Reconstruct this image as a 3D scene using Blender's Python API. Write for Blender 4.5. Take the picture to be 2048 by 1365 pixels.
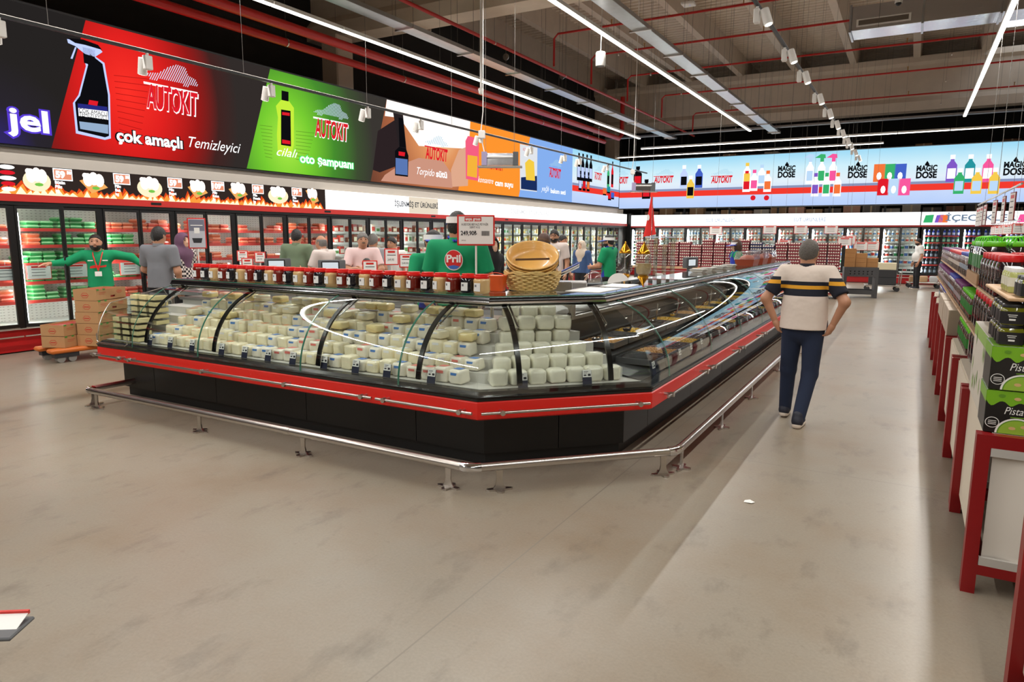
import bpy, bmesh, math, random
import numpy as np
from mathutils import Matrix, Vector
for _o in list(bpy.data.objects): bpy.data.objects.remove(_o)
RND = random.Random(11)
SC = bpy.context.scene
COL = SC.collection
PI = math.pi

# ------------------------------------------------------------------ camera
FPX = 1370.0; CXP, CYP = 1024.0, 682.5; CAMH = 1.7
YAW, PITCH, ROLL = .52265, .15234, .004435
_Rz = Matrix.Rotation(YAW, 3, 'Z')
FWD = _Rz @ Vector((0, math.cos(PITCH), -math.sin(PITCH)))
_rt = _Rz @ Vector((1, 0, 0)); _up = _rt.cross(FWD)
RIGHT = _rt*math.cos(ROLL) + _up*math.sin(ROLL)
UP = -_rt*math.sin(ROLL) + _up*math.cos(ROLL)
cam_data = bpy.data.cameras.new('camera'); cam = bpy.data.objects.new('camera', cam_data); COL.objects.link(cam)
_m = Matrix((RIGHT, UP, -FWD)).transposed().to_4x4(); _m.translation = Vector((0, 0, CAMH)); cam.matrix_world = _m
cam_data.sensor_width = 36.0; cam_data.lens = FPX/2048*36.0; cam_data.clip_start = .05; cam_data.clip_end = 200
SC.camera = cam
# ------------------------------------------------------------------ world, lights, exposure
w = bpy.data.worlds.new('world'); SC.world = w; w.use_nodes = True
w.node_tree.nodes['Background'].inputs[0].default_value = (.9, .92, 1, 1)
w.node_tree.nodes['Background'].inputs[1].default_value = 0.0
SC.view_settings.view_transform = 'Standard'; SC.view_settings.look = 'None'
SC.view_settings.exposure = 0.0; SC.view_settings.gamma = 1.0; SC.view_settings.use_curve_mapping = False
LAMP_Z = 5.2
ROWS = (-8.8, -4.95, 1.05)
def area(name, loc, sx, sy, power, rot=(0, 0, 0), color=(1, .965, .915), spread=None):
    L = bpy.data.lights.new(name, 'AREA'); L.shape = 'RECTANGLE'; L.size = sx; L.size_y = sy; L.energy = power; L.color = color
    if spread: L.spread = spread
    o = bpy.data.objects.new(name, L); o.location = loc; o.rotation_euler = rot; COL.objects.link(o); return o
ROW_W = 24.0                                              # watts per metre of batten
for x, ys_ in zip(ROWS, (7.5, 9.6, 13.0)):                 # each row runs on over the photographer: the part in view, and the part above the frame
    area('row_light', (x, (ys_+25.1)/2, LAMP_Z-.035), .07, 25.1-ys_, ROW_W*(25.1-ys_))
    area('row_light_offscreen', (x, (ys_-7.3)/2, LAMP_Z-.035), .07, ys_+7.3, ROW_W*(ys_+7.3))
area('row_light', (-3.475, 27.3, LAMP_Z-.035), 12.55, .07, 188)
area('row_light', (-5.5, 29.85, LAMP_Z-.035), 11, .07, 73)

# ------------------------------------------------------------------ pixel helpers: a point of a known plane seen through the camera
def ray(px, py): return RIGHT*(px-CXP) - UP*(py-CYP) + FWD*FPX
def on_x(px, py, X):
    v = ray(px, py); return Vector((0, 0, CAMH)) + v*(X/v.x)
def on_y(px, py, Y):
    v = ray(px, py); return Vector((0, 0, CAMH)) + v*(Y/v.y)
def on_z(px, py, Z):
    v = ray(px, py); return Vector((0, 0, CAMH)) + v*((Z-CAMH)/v.z)
def at(px, py, d): return Vector((0, 0, CAMH)) + ray(px, py)*(d/FPX)

# ------------------------------------------------------------------ materials
def lin(c):
    f = lambda u: u/12.92 if u <= .04045 else ((u+.055)/1.055)**2.4
    return (f(c[0]/255), f(c[1]/255), f(c[2]/255), 1)
MATS = {}
def mat(name, rgb=(200, 200, 200), rough=.5, metal=0, spec=.5, var=0, scale=20, bump=0, emit=None, es=1, coat=0, trans=0, sheen=0, ior=None):
    if name in MATS: return MATS[name]
    m = bpy.data.materials.new(name); m.use_nodes = True; N = m.node_tree.nodes; L = m.node_tree.links
    p = N['Principled BSDF']; c = lin(rgb)
    p.inputs['Base Color'].default_value = c; p.inputs['Roughness'].default_value = rough
    p.inputs['Metallic'].default_value = metal; p.inputs['Specular IOR Level'].default_value = spec
    if coat: p.inputs['Coat Weight'].default_value = coat; p.inputs['Coat Roughness'].default_value = .08
    if trans: p.inputs['Transmission Weight'].default_value = trans
    if ior: p.inputs['IOR'].default_value = ior
    if emit: p.inputs['Emission Color'].default_value = lin(emit); p.inputs['Emission Strength'].default_value = es
    if var or bump:
        t = N.new('ShaderNodeTexCoord'); n = N.new('ShaderNodeTexNoise'); n.inputs['Scale'].default_value = scale; n.inputs['Detail'].default_value = 4
        L.new(t.outputs['Object'], n.inputs['Vector'])
        if var:
            mx = N.new('ShaderNodeMix'); mx.data_type = 'RGBA'; L.new(n.outputs['Fac'], mx.inputs[0])
            mx.inputs[6].default_value = [x*(1-var) for x in c[:3]]+[1]; mx.inputs[7].default_value = [min(1, x*(1+var)) for x in c[:3]]+[1]
            L.new(mx.outputs[2], p.inputs['Base Color'])
        if bump:
            b = N.new('ShaderNodeBump'); b.inputs['Strength'].default_value = bump; b.inputs['Distance'].default_value = .01
            L.new(n.outputs['Fac'], b.inputs['Height']); L.new(b.outputs['Normal'], p.inputs['Normal'])
    MATS[name] = m; return m
def emat(name, rgb, s=1.0, lamp=False):
    if name in MATS: return MATS[name]
    m = bpy.data.materials.new(name); m.use_nodes = True; m.cycles.emission_sampling = 'FRONT' if lamp else 'NONE'; N = m.node_tree.nodes; L = m.node_tree.links
    N.remove(N['Principled BSDF']); e = N.new('ShaderNodeEmission'); e.inputs[0].default_value = lin(rgb); e.inputs[1].default_value = s
    L.new(e.outputs[0], N['Material Output'].inputs[0]); MATS[name] = m; return m
def ramp_emat(name, stops, center, radius, s=1.0, squash=(1, 1, 1)):
    """LED picture: colours by distance from a point (object space), optional fine pixel rows"""
    m = bpy.data.materials.new(name); m.use_nodes = True; N = m.node_tree.nodes; L = m.node_tree.links
    N.remove(N['Principled BSDF']); e = N.new('ShaderNodeEmission'); e.inputs[1].default_value = s
    t = N.new('ShaderNodeTexCoord'); mp = N.new('ShaderNodeMapping')
    sc = [q/radius for q in squash]; mp.inputs['Scale'].default_value = sc; mp.inputs['Location'].default_value = [-center[i]*sc[i] for i in range(3)]
    L.new(t.outputs['Object'], mp.inputs[0]); g = N.new('ShaderNodeVectorMath'); g.operation = 'LENGTH'; L.new(mp.outputs[0], g.inputs[0])
    r = N.new('ShaderNodeValToRGB'); el = r.color_ramp.elements
    while len(el) < len(stops): el.new(.5)
    for i, (p_, c_) in enumerate(stops): el[i].position = p_; el[i].color = lin(c_)
    L.new(g.outputs['Value'], r.inputs[0]); L.new(r.outputs[0], e.inputs[0]); L.new(e.outputs[0], N['Material Output'].inputs[0])
    m.cycles.emission_sampling = 'FRONT'; MATS[name] = m; return m
def glassmat(name, tint=(255, 255, 255), refl=.06, rough=0.0):
    """thin sheet glass: see-through with a Fresnel reflection"""
    if name in MATS: return MATS[name]
    m = bpy.data.materials.new(name); m.use_nodes = True; N = m.node_tree.nodes; L = m.node_tree.links
    N.remove(N['Principled BSDF']); a = N.new('ShaderNodeBsdfTransparent'); a.inputs[0].default_value = lin(tint)
    g = N.new('ShaderNodeBsdfGlossy'); g.inputs['Roughness'].default_value = rough
    fr = N.new('ShaderNodeLayerWeight'); fr.inputs[0].default_value = .5
    pw = N.new('ShaderNodeMath'); pw.operation = 'POWER'; pw.inputs[1].default_value = 5; L.new(fr.outputs['Facing'], pw.inputs[0])
    mm = N.new('ShaderNodeMath'); mm.operation = 'MULTIPLY_ADD'; mm.inputs[1].default_value = 1-refl; mm.inputs[2].default_value = refl; mm.use_clamp = True
    L.new(pw.outputs[0], mm.inputs[0]); x = N.new('ShaderNodeMixShader'); L.new(mm.outputs[0], x.inputs[0]); L.new(a.outputs[0], x.inputs[1]); L.new(g.outputs[0], x.inputs[2])
    L.new(x.outputs[0], N['Material Output'].inputs[0]); MATS[name] = m; return m

# ------------------------------------------------------------------ mesh builder
class MB:
    def __init__(s): s.v = []; s.f = []; s.mi = []; s.m = 0
    def add(s, vs, fs):
        o = len(s.v); s.v += [tuple(v) for v in vs]
        for f in fs: s.f.append([i+o for i in f]); s.mi.append(s.m)
        return s
    def box(s, x0, x1, y0, y1, z0, z1):
        return s.add([(x0,y0,z0),(x1,y0,z0),(x1,y1,z0),(x0,y1,z0),(x0,y0,z1),(x1,y0,z1),(x1,y1,z1),(x0,y1,z1)],
                     [(0,3,2,1),(4,5,6,7),(0,1,5,4),(1,2,6,5),(2,3,7,6),(3,0,4,7)])
    def cbox(s, c, d): return s.box(c[0]-d[0]/2, c[0]+d[0]/2, c[1]-d[1]/2, c[1]+d[1]/2, c[2]-d[2]/2, c[2]+d[2]/2)
    def rbox(s, x0, x1, y0, y1, z0, z1, r=.01, seg=1):
        bm = bmesh.new(); bmesh.ops.create_cube(bm, size=1)
        for v in bm.verts: v.co = (x0+(v.co.x+.5)*(x1-x0), y0+(v.co.y+.5)*(y1-y0), z0+(v.co.z+.5)*(z1-z0))
        bmesh.ops.bevel(bm, geom=bm.edges[:], offset=r, segments=seg, profile=.6, affect='EDGES')
        bm.verts.index_update(); s.add([v.co[:] for v in bm.verts], [[v.index for v in f.verts] for f in bm.faces]); bm.free(); return s
    def cyl(s, p, q, r, n=10, r2=None, caps=True):
        p, q = Vector(p), Vector(q); d = (q-p).normalized(); a = d.orthogonal().normalized(); b = d.cross(a); r2 = r if r2 is None else r2
        vs = []; 
        for c, rr in ((p, r), (q, r2)):
            vs += [c+(a*math.cos(2*PI*i/n)+b*math.sin(2*PI*i/n))*rr for i in range(n)]
        fs = [(i, (i+1) % n, n+(i+1) % n, n+i) for i in range(n)]
        if caps: fs += [tuple(reversed(range(n))), tuple(range(n, 2*n))]
        return s.add(vs, fs)
    def tube(s, pts, r, n=8, caps=True):
        pts = [Vector(p) for p in pts]; vs = []; fs = []; a = None
        for i, p in enumerate(pts):
            d = (pts[min(i+1, len(pts)-1)]-pts[max(i-1, 0)]).normalized()
            a = d.orthogonal().normalized() if a is None else (a-d*a.dot(d)).normalized(); b = d.cross(a)
            rr = r[i] if isinstance(r, (list, tuple)) else r
            vs += [p+(a*math.cos(2*PI*k/n)+b*math.sin(2*PI*k/n))*rr for k in range(n)]
        for i in range(len(pts)-1):
            fs += [(i*n+k, i*n+(k+1) % n, (i+1)*n+(k+1) % n, (i+1)*n+k) for k in range(n)]
        if caps: fs += [tuple(reversed(range(n))), tuple(range((len(pts)-1)*n, len(pts)*n))]
        return s.add(vs, fs)
    def lathe(s, prof, n=16, c=(0, 0, 0), sx=1, sy=1, sq=0, cap=True):
        vs = []; fs = []
        for r, z in prof:
            for k in range(n):
                t = 2*PI*k/n; ct, st = math.cos(t), math.sin(t)
                q = 1 if not sq else 1/((abs(ct)**sq+abs(st)**sq)**(1/sq))
                vs.append((c[0]+r*q*ct*sx, c[1]+r*q*st*sy, c[2]+z))
        m = len(prof)
        for i in range(m-1): fs += [(i*n+k, i*n+(k+1) % n, (i+1)*n+(k+1) % n, (i+1)*n+k) for k in range(n)]
        if cap: fs += [tuple(reversed(range(n))), tuple(range((m-1)*n, m*n))]
        return s.add(vs, fs)
    def ball(s, c, r, n=10, m=6):
        if not isinstance(r, (tuple, list)): r = (r, r, r)
        prof = [(max(math.sin(PI*i/m), .02), -math.cos(PI*i/m)) for i in range(m+1)]
        o = len(s.v); s.lathe(prof, n)
        for i in range(o, len(s.v)): v = s.v[i]; s.v[i] = (c[0]+v[0]*r[0], c[1]+v[1]*r[1], c[2]+v[2]*r[2])
        return s
    def prism(s, poly, fn0, fn1):
        n = len(poly); vs = [fn0(*p) for p in poly]+[fn1(*p) for p in poly]
        return s.add(vs, [tuple(reversed(range(n))), tuple(range(n, 2*n))]+[(i, (i+1) % n, n+(i+1) % n, n+i) for i in range(n)])
    def build(s, name, mats, parent=None, smooth=None, loc=None):
        me = bpy.data.meshes.new(name); me.from_pydata(s.v, [], s.f)
        if not isinstance(mats, (list, tuple)): mats = [mats]
        for m in mats: me.materials.append(m)
        if len(mats) > 1: me.polygons.foreach_set('material_index', s.mi)
        if smooth is not None:
            me.polygons.foreach_set('use_smooth', [True]*len(me.polygons)); me.set_sharp_from_angle(angle=math.radians(smooth))
        me.update(); return link(name, me, parent, loc)
def link(name, data, parent=None, loc=None):
    o = bpy.data.objects.new(name, data); COL.objects.link(o)
    if parent is not None: o.parent = parent
    if loc is not None: o.location = loc
    return o
def tag(o, label, cat, group=None):
    o['label'] = label; o['category'] = cat
    if group: o['group'] = group
    return o
def thing(name, label, cat, loc=(0, 0, 0), rz=0, group=None):
    o = link(name, None, None, loc); o.rotation_euler = (0, 0, rz); o.empty_display_size = .1
    return tag(o, label, cat, group)
def struct(o): o['kind'] = 'structure'; return o
def dup(root, loc, rz=0, label=None, group=None, scale=None):
    r = root.copy(); COL.objects.link(r); r.location = loc; r.rotation_euler = (0, 0, rz)
    if scale: r.scale = scale if isinstance(scale, tuple) else (scale,)*3
    if label: r['label'] = label
    if group: r['group'] = group
    for ch in root.children:
        c = ch.copy(); COL.objects.link(c); c.parent = r
        for g in ch.children:
            d = g.copy(); COL.objects.link(d); d.parent = c
    return r
_FONT = {}
def text_mesh(body, size=1, bold=0, shear=0, align='CENTER', extrude=0, spacing=1, res=3):
    cu = bpy.data.curves.new('lettering', 'FONT'); cu.body = body; cu.size = size; cu.offset = bold; cu.shear = shear; cu.align_x = align; cu.align_y = 'CENTER'
    cu.extrude = extrude; cu.space_character = spacing; cu.resolution_u = res
    o = bpy.data.objects.new('lettering', cu); COL.objects.link(o)
    me = bpy.data.meshes.new_from_object(o.evaluated_get(bpy.context.evaluated_depsgraph_get()))
    bpy.data.objects.remove(o); bpy.data.curves.remove(cu); return me
def text(name, body, size, m, parent, origin, xa, ya, w=None, **k):
    """flat lettering: origin, direction of writing xa, up ya, in the parent's space; w squeezes it to a width"""
    me = text_mesh(body, size, **k); me.materials.clear(); me.materials.append(m)
    o = link(name, me, parent); xa, ya = Vector(xa).normalized(), Vector(ya).normalized(); n = xa.cross(ya)
    sx = 1
    if w and len(me.vertices):
        xs = [v.co.x for v in me.vertices]; sx = w/max(1e-6, max(xs)-min(xs))
    mt = Matrix((xa, ya, n)).transposed().to_4x4() @ Matrix.Diagonal((sx, 1, 1, 1)); mt.translation = Vector(origin); o.matrix_local = mt
    return o
class Plane:
    """a flat picture surface: u along the writing, v up; layers stand off by tiny steps"""
    def __init__(s, org, ua, va, parent): s.o = Vector(org); s.u = Vector(ua); s.vv = Vector(va); s.n = s.u.cross(s.vv); s.p = parent
    def P(s, u, v, h=0): return s.o+s.u*u+s.vv*v+s.n*h
    def poly(s, name, pts, m, h=.004, th=.003):
        if sum(a[0]*b[1]-b[0]*a[1] for a, b in zip(pts, pts[1:]+pts[:1])) < 0: pts = pts[::-1]
        b = MB(); b.add([s.P(u, v, h) for u, v in pts], [tuple(range(len(pts)))]); return b.build(name, m, s.p)
    def rect(s, name, u0, u1, v0, v1, m, h=.004): return s.poly(name, [(u0, v0), (u1, v0), (u1, v1), (u0, v1)], m, h)
    def disc(s, name, u, v, ru, rv, m, h=.006, n=20, a0=0):
        return s.poly(name, [(u+ru*math.cos(2*PI*i/n+a0), v+rv*math.sin(2*PI*i/n+a0)) for i in range(n)], m, h)
    def text(s, name, body, u, v, size, m, h=.012, **k): return text(name, body, size, m, s.p, s.P(u, v, h), s.u, s.vv, **k)
    def multi(s, name, polys, m, h=.006):
        b = MB()
        for pts in polys: b.add([s.P(u, v, h) for u, v in pts], [tuple(range(len(pts)))])
        return b.build(name, m, s.p)

# common materials
M_BLACK = mat('black_metal', (16, 16, 17), .35)
M_BLACKM = mat('black_satin', (20, 20, 21), .5)
M_RED = mat('red_lacquer', (208, 28, 22), .35)
M_DRED = mat('dark_red_paint', (140, 8, 14), .4)
M_STEEL = mat('brushed_steel', (196, 190, 184), .28, 1, var=.06, scale=60)
M_CHROME = mat('chrome', (220, 220, 222), .12, 1)
M_WHITE = mat('white_plastic', (238, 236, 232), .45)
M_CREAM = mat('cream_panel', (226, 216, 198), .5)
M_GREY = mat('grey_plastic', (92, 94, 97), .45)
M_DGREY = mat('charcoal_plastic', (48, 49, 52), .5)
M_GLASS = glassmat('sheet_glass', (250, 253, 252), .05)
M_GLASS2 = glassmat('door_glass', (240, 246, 246), .035)
M_GEDGE = mat('glass_edge_green', (60, 120, 100), .15, spec=.8)
M_PAPER = mat('white_paper', (244, 243, 240), .6)
M_TEXT = mat('dark_print', (40, 42, 48), .6)
M_REDP = mat('red_frame_plastic', (214, 44, 36), .4)
E_WHITE = emat('lit_white', (255, 255, 255), 1.7, True)
E_STRIP = emat('led_strip', (255, 253, 250), 9)
E_LAMP = emat('lamp_diffuser', (255, 250, 240), 6)
# ================================================================== SETTING
def floor_material():
    m = bpy.data.materials.new('polished_concrete'); m.use_nodes = True; N = m.node_tree.nodes; L = m.node_tree.links; p = N['Principled BSDF']
    t = N.new('ShaderNodeTexCoord')
    def noise(s, d=6, r=.6, sx=1, sy=1):
        mp = N.new('ShaderNodeMapping'); mp.inputs['Scale'].default_value = (sx, sy, 1); L.new(t.outputs['Object'], mp.inputs[0])
        n = N.new('ShaderNodeTexNoise'); n.inputs['Scale'].default_value = s; n.inputs['Detail'].default_value = d; n.inputs['Roughness'].default_value = r; L.new(mp.outputs[0], n.inputs['Vector']); return n
    def ramp(n, a, b, ca=(0, 0, 0, 1), cb=(1, 1, 1, 1)):
        r = N.new('ShaderNodeValToRGB'); r.color_ramp.elements[0].position = a; r.color_ramp.elements[1].position = b; r.color_ramp.elements[0].color = ca; r.color_ramp.elements[1].color = cb
        L.new(n.outputs['Fac'], r.inputs[0]); return r
    def mix(f, a, b, bl='MIX'):
        x = N.new('ShaderNodeMix'); x.data_type = 'RGBA'; x.blend_type = bl
        if isinstance(f, float): x.inputs[0].default_value = f
        else: L.new(f, x.inputs[0])
        for i, q in ((6, a), (7, b)):
            if isinstance(q, tuple): x.inputs[i].default_value = q
            else: L.new(q, x.inputs[i])
        return x.outputs[2]
    base = ramp(noise(.55), .3, .72, lin((138, 129, 115)), lin((164, 156, 141))).outputs[0]
    stain = ramp(noise(1.1, 8, .6), .42, .85).outputs[0]
    base = mix(stain, base, lin((128, 108, 84)))
    dark = ramp(noise(4.5, 6, .65, 1, .5), .55, .85).outputs[0]
    base = mix(dark, base, lin((106, 97, 86)))
    fine = ramp(noise(70, 3), .25, .8, (.88, .88, .88, 1), (1.06, 1.05, 1.04, 1)).outputs[0]
    base = mix(1.0, base, fine, 'MULTIPLY')
    spk = ramp(noise(16, 3), .66, .85).outputs[0]; base = mix(spk, base, lin((126, 114, 100)))
    sp = N.new('ShaderNodeSeparateXYZ'); L.new(t.outputs['Object'], sp.inputs[0]); acc = None
    for out, off, per in (('X', 1.68, 5.13), ('Y', -5.3, 4.2)):
        a = N.new('ShaderNodeMath'); a.operation = 'ADD'; a.inputs[1].default_value = off; L.new(sp.outputs[out], a.inputs[0])
        b = N.new('ShaderNodeMath'); b.operation = 'PINGPONG'; b.inputs[1].default_value = per/2; L.new(a.outputs[0], b.inputs[0])
        c = N.new('ShaderNodeMath'); c.operation = 'LESS_THAN'; c.inputs[1].default_value = .0045; L.new(b.outputs[0], c.inputs[0])
        if acc is None: acc = c
        else:
            d = N.new('ShaderNodeMath'); d.operation = 'MAXIMUM'; L.new(acc.outputs[0], d.inputs[0]); L.new(c.outputs[0], d.inputs[1]); acc = d
    base = mix(acc.outputs[0], base, lin((128, 120, 108)))
    L.new(base, p.inputs['Base Color'])
    p.inputs['Roughness'].default_value = .33
    p.inputs['Specular IOR Level'].default_value = .5
    bp = N.new('ShaderNodeBump'); bp.inputs['Strength'].default_value = .08; bp.inputs['Distance'].default_value = .004; L.new(noise(45, 4).outputs['Fac'], bp.inputs['Height']); L.new(bp.outputs[0], p.inputs['Normal'])
    return m
XL, XR, YB, YF = -13.0, 9.5, 38.0, -8.5
struct(MB().box(XL, XR, YF, YB, -.1, 0).build('floor', floor_material()))
M_CONC = mat('raw_concrete', (212, 198, 182), .85, var=.1, scale=3, bump=.2)
M_DECK = mat('steel_deck', (216, 202, 186), .6, var=.06, scale=8)
M_DARK = mat('dark_hall_wall', (42, 39, 37), .9, var=.15, scale=2)
M_WALLW = mat('grey_sandwich_panel', (198, 190, 180), .6, var=.04, scale=3)
struct(MB().box(XL-.2, XL, YF, YB, 0, 9.2).build('wall_left', M_DARK))
struct(MB().box(XR, XR+.2, YF, YB, 0, 9.2).build('wall_right', mat('plain_wall', (170, 164, 156), .8)))
struct(MB().box(XL-.2, XR+.2, YB, YB+.2, 0, 9.2).build('wall_back', M_DARK))
struct(MB().box(XL-.2, XR+.2, YF-.2, YF, 0, 9.2).build('wall_front', mat('plain_wall2', (150, 146, 140), .8)))
# corrugated deck
b = MB(); n = 0; y = YF; vs = []
while y < YB:
    for dy, z in ((0, 8.85), (.10, 8.85), (.14, 8.95), (.24, 8.95), (.28, 8.85)):
        vs.append((y+dy, z))
    y += .28
pts = [(XL, yy, zz) for yy, zz in vs]+[(XR, yy, zz) for yy, zz in vs]; k = len(vs)
b.add(pts, [(i, i+1, k+i+1, k+i) for i in range(k-1)]); b.box(XL, XR, YF, YB, 8.97, 9.2)
ceiling = struct(b.build('ceiling', M_DECK))
for i in range(11):
    x = -12.7+2.06*i-.02
    b = MB(); b.prism([(-.17, 8.9), (-.11, 8.15), (.11, 8.15), (.17, 8.9)], lambda u, v, x=x: (x+u, YF, v), lambda u, v, x=x: (x+u, 36, v)); b.build('ceiling_beam', M_CONC, ceiling)
for yy in (-3.5, 12.9, 30.2):
    b = MB(); b.prism([(-.3, 6.3), (.3, 6.3), (.3, 6.62), (.14, 6.8), (.14, 7.9), (.3, 8.0), (.3, 8.2), (-.3, 8.2), (-.3, 8.0), (-.14, 7.9), (-.14, 6.8), (-.3, 6.62)],
                     lambda u, v, yy=yy: (XL, yy+u, v), lambda u, v, yy=yy: (XR, yy+u, v)); b.build('concrete_girder', M_CONC, ceiling)
b = MB()
b.box(2.15, 3.55, 27.9, 29.8, 8.80, 8.845)
b.build('skylight', emat('skylight_lit', (235, 245, 255), 2.2, True), ceiling)
for yy in (12.6, 29.9):
    for xx in (-12.3,):
        o = MB().rbox(xx, xx+.5, yy-.25, yy+.3, 0, 6.3, .03).build('trim_1', M_CONC); struct(o)
# plain wall strip between the fridge headers and the screen on the left
wl = struct(MB().box(-11.7, -11.09, YF+.2, 29.0, 2.66, 2.98).build('wall_upper_left', M_WALLW))

# ------------------------------------------------------------------ LED picture walls
E_FRAME = mat('screen_frame', (14, 14, 16), .5)
LX = -11.0
scr = thing('led_screen', 'long LED picture wall above the left fridges showing car care adverts', 'screen', (LX, 0, 0))
MB().box(-.22, -.02, YF+.3, 28.24, 2.90, 4.91).build('cabinet', E_FRAME, scr)
S = Plane((0, 0, 0), (0, 1, 0), (0, 0, 1), scr)
def LW(px, py): q = on_x(px, py, LX+.01); return (q.y, q.z)
ZT, ZB = 4.875, 2.94
def slant(yt, yb): return (yt, yb)
s1 = LW(172, 41)[0]; s1b = LW(104, 300)[0]; s2 = LW(541, 138)[0]; s2b = LW(494, 333)[0]; s3 = LW(774, 197)[0]; s3b = LW(742, 362)[0]
s4 = LW(941, 242)[0]; s4b = LW(917, 380)[0]; s5 = LW(1061, 273)[0]; s5b = LW(1038, 392)[0]; s6 = LW(1146, 297)[0]
def seg(name, yt0, yb0, yt1, yb1, m): return S.poly(name, [(yb0, ZB), (yb1, ZB), (yt1, ZT), (yt0, ZT)], m, .0)
gl = LW(20, 260)
seg('picture_panel', YF+.3, YF+.3, s1, s1b, ramp_emat('led_dark_violet', [(0, (52, 40, 120)), (.5, (42, 38, 46)), (1, (38, 35, 34))], (0, gl[0]-.3, gl[1]-.3), 1.3))
rc = LW(285, 190)
seg('picture_panel', s1, s1b, s2, s2b, ramp_emat('led_red', [(0, (255, 50, 40)), (.3, (226, 34, 32)), (.6, (150, 26, 24)), (.8, (66, 36, 34)), (1, (50, 44, 42))], (0, rc[0]-.25, rc[1]), 2.1, squash=(1, 1, .75)))
gc = LW(590, 270)
seg('picture_panel', s2, s2b, s3, s3b, ramp_emat('led_green', [(0, (170, 236, 70)), (.25, (120, 206, 50)), (.5, (70, 140, 46)), (.78, (62, 78, 50)), (1, (58, 54, 50))], (0, gc[0]-.2, gc[1]-.2), 2.6, squash=(1, 1, .8)))
cc = LW(880, 250)
seg('picture_panel', s3, s3b, s4, s4b, ramp_emat('led_tan_leather', [(0, (255, 214, 160)), (.3, (226, 150, 96)), (.6, (172, 100, 66)), (1, (110, 66, 50))], (0, cc[0], cc[1]), 3.2))
seg('picture_panel', s4, s4b, s5, s5b, emat('led_orange', (255, 150, 48), 1.0, True))
seg('picture_panel', s5, s5b, s6, s6, emat('led_cornflower', (134, 176, 240), 1.0, True))
def sky_mat(name):
    m = bpy.data.materials.new(name); m.use_nodes = True; N = m.node_tree.nodes; L = m.node_tree.links; N.remove(N['Principled BSDF'])
    e = N.new('ShaderNodeEmission'); t = N.new('ShaderNodeTexCoord'); sp = N.new('ShaderNodeSeparateXYZ'); L.new(t.outputs['Object'], sp.inputs[0])
    mr = N.new('ShaderNodeMapRange'); mr.inputs[1].default_value = ZB; mr.inputs[2].default_value = ZT; L.new(sp.outputs['Z'], mr.inputs[0])
    r = N.new('ShaderNodeValToRGB'); el = r.color_ramp.elements
    st = [(0, (184, 208, 252)), (.2, (196, 216, 252)), (.45, (226, 240, 250)), (.7, (206, 240, 252)), (1, (150, 216, 246))]
    while len(el) < len(st): el.new(.5)
    for i, (q, c) in enumerate(st): el[i].position = q; el[i].color = lin(c)
    L.new(mr.outputs[0], r.inputs[0]); n = N.new('ShaderNodeTexNoise'); n.inputs['Scale'].default_value = .7; L.new(t.outputs['Object'], n.inputs['Vector'])
    mx = N.new('ShaderNodeMix'); mx.data_type = 'RGBA'; mx.blend_type = 'SCREEN'; q = N.new('ShaderNodeMath'); q.operation = 'MULTIPLY_ADD'; q.inputs[1].default_value = .9; q.inputs[2].default_value = -.3; q.use_clamp = True
    L.new(n.outputs['Fac'], q.inputs[0]); L.new(q.outputs[0], mx.inputs[0]); L.new(r.outputs[0], mx.inputs[6]); mx.inputs[7].default_value = (.25, .28, .3, 1)
    L.new(mx.outputs[2], e.inputs[0]); e.inputs[1].default_value = 1.0; L.new(e.outputs[0], N['Material Output'].inputs[0]); m.cycles.emission_sampling = 'FRONT'; return m
M_SKY = sky_mat('led_sky')
seg('picture_panel', s6, s6, 28.2, 28.2, M_SKY)
E_R = emat('led_stripe_red', (244, 60, 48), 1); E_GB = emat('led_stripe_slate', (140, 150, 186), 1); E_W = emat('led_white', (255, 255, 255), 1.15)
E_K = emat('led_black', (14, 14, 18), 1); E_LOGO = emat('led_logo_red', (226, 30, 44), 1); E_PALE = emat('led_pale_blue', (214, 232, 255), 1)
zs = lambda px, py: LW(px, py)[1]
SA, SB_, SC_ = 3.66, 3.57, 3.36
S.rect('stripe', s6, 28.2, SB_, SA, E_GB, .006); S.rect('stripe', s6, 28.2, SC_, SB_, E_R, .006)
def autokit(S, u, v, w, car=True, hh=None, big=False, col=None):
    """car silhouette drawn in slanted rules above the joined block letters"""
    h = hh or w*.36
    if car:
        prof = [(0, .02), (.07, .22), (.22, .3), (.33, .72), (.45, .95), (.62, .9), (.74, .5), (.9, .38), (1, .1)]
        def top(x):
            for (a, p), (c, q) in zip(prof, prof[1:]):
                if a <= x <= c: return p+(q-p)*(x-a)/(c-a)
            return 0
        nL = 26 if big else 14; polys = []
        for i in range(nL):
            x = (i+.5)/nL; bt = .02 if not (.12 < x < .26 or .72 < x < .86) else -.12
            t = top(x)
            if t <= bt: continue
            ww = w*.0075 if big else w*.013
            x0 = u-w/2+x*w; sl = h*.35
            polys.append([(x0+bt*sl-ww, v+h*(.62+bt*.6)), (x0+bt*sl+ww, v+h*(.62+bt*.6)), (x0+t*sl+ww, v+h*(.62+t*.6)), (x0+t*sl-ww, v+h*(.62+t*.6))])
        o = S.multi('car_emblem', polys, E_PALE if big or col else emat('led_car_blue', (170, 214, 236), 1), .012); o['kind'] = 'stuff'
    S.rect('lettering', u-w*.5, u-w*.06, v+h*.38, v+h*.45, E_W if big else E_LOGO, .010)
    S.rect('lettering', u-w*.02, u+w*.5, v+h*.38, v+h*.45, E_W if big else E_LOGO, .010)
    if big: S.text('lettering', 'AUTOKIT', u+w*.01, v-h*.03, h*1.0, E_W, .010, bold=.02, shear=.18, w=w*1.0)
    S.text('lettering', 'AUTOKIT', u, v, h*1.0, E_LOGO, .014, bold=.014, shear=.18, w=w*.97)
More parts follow.
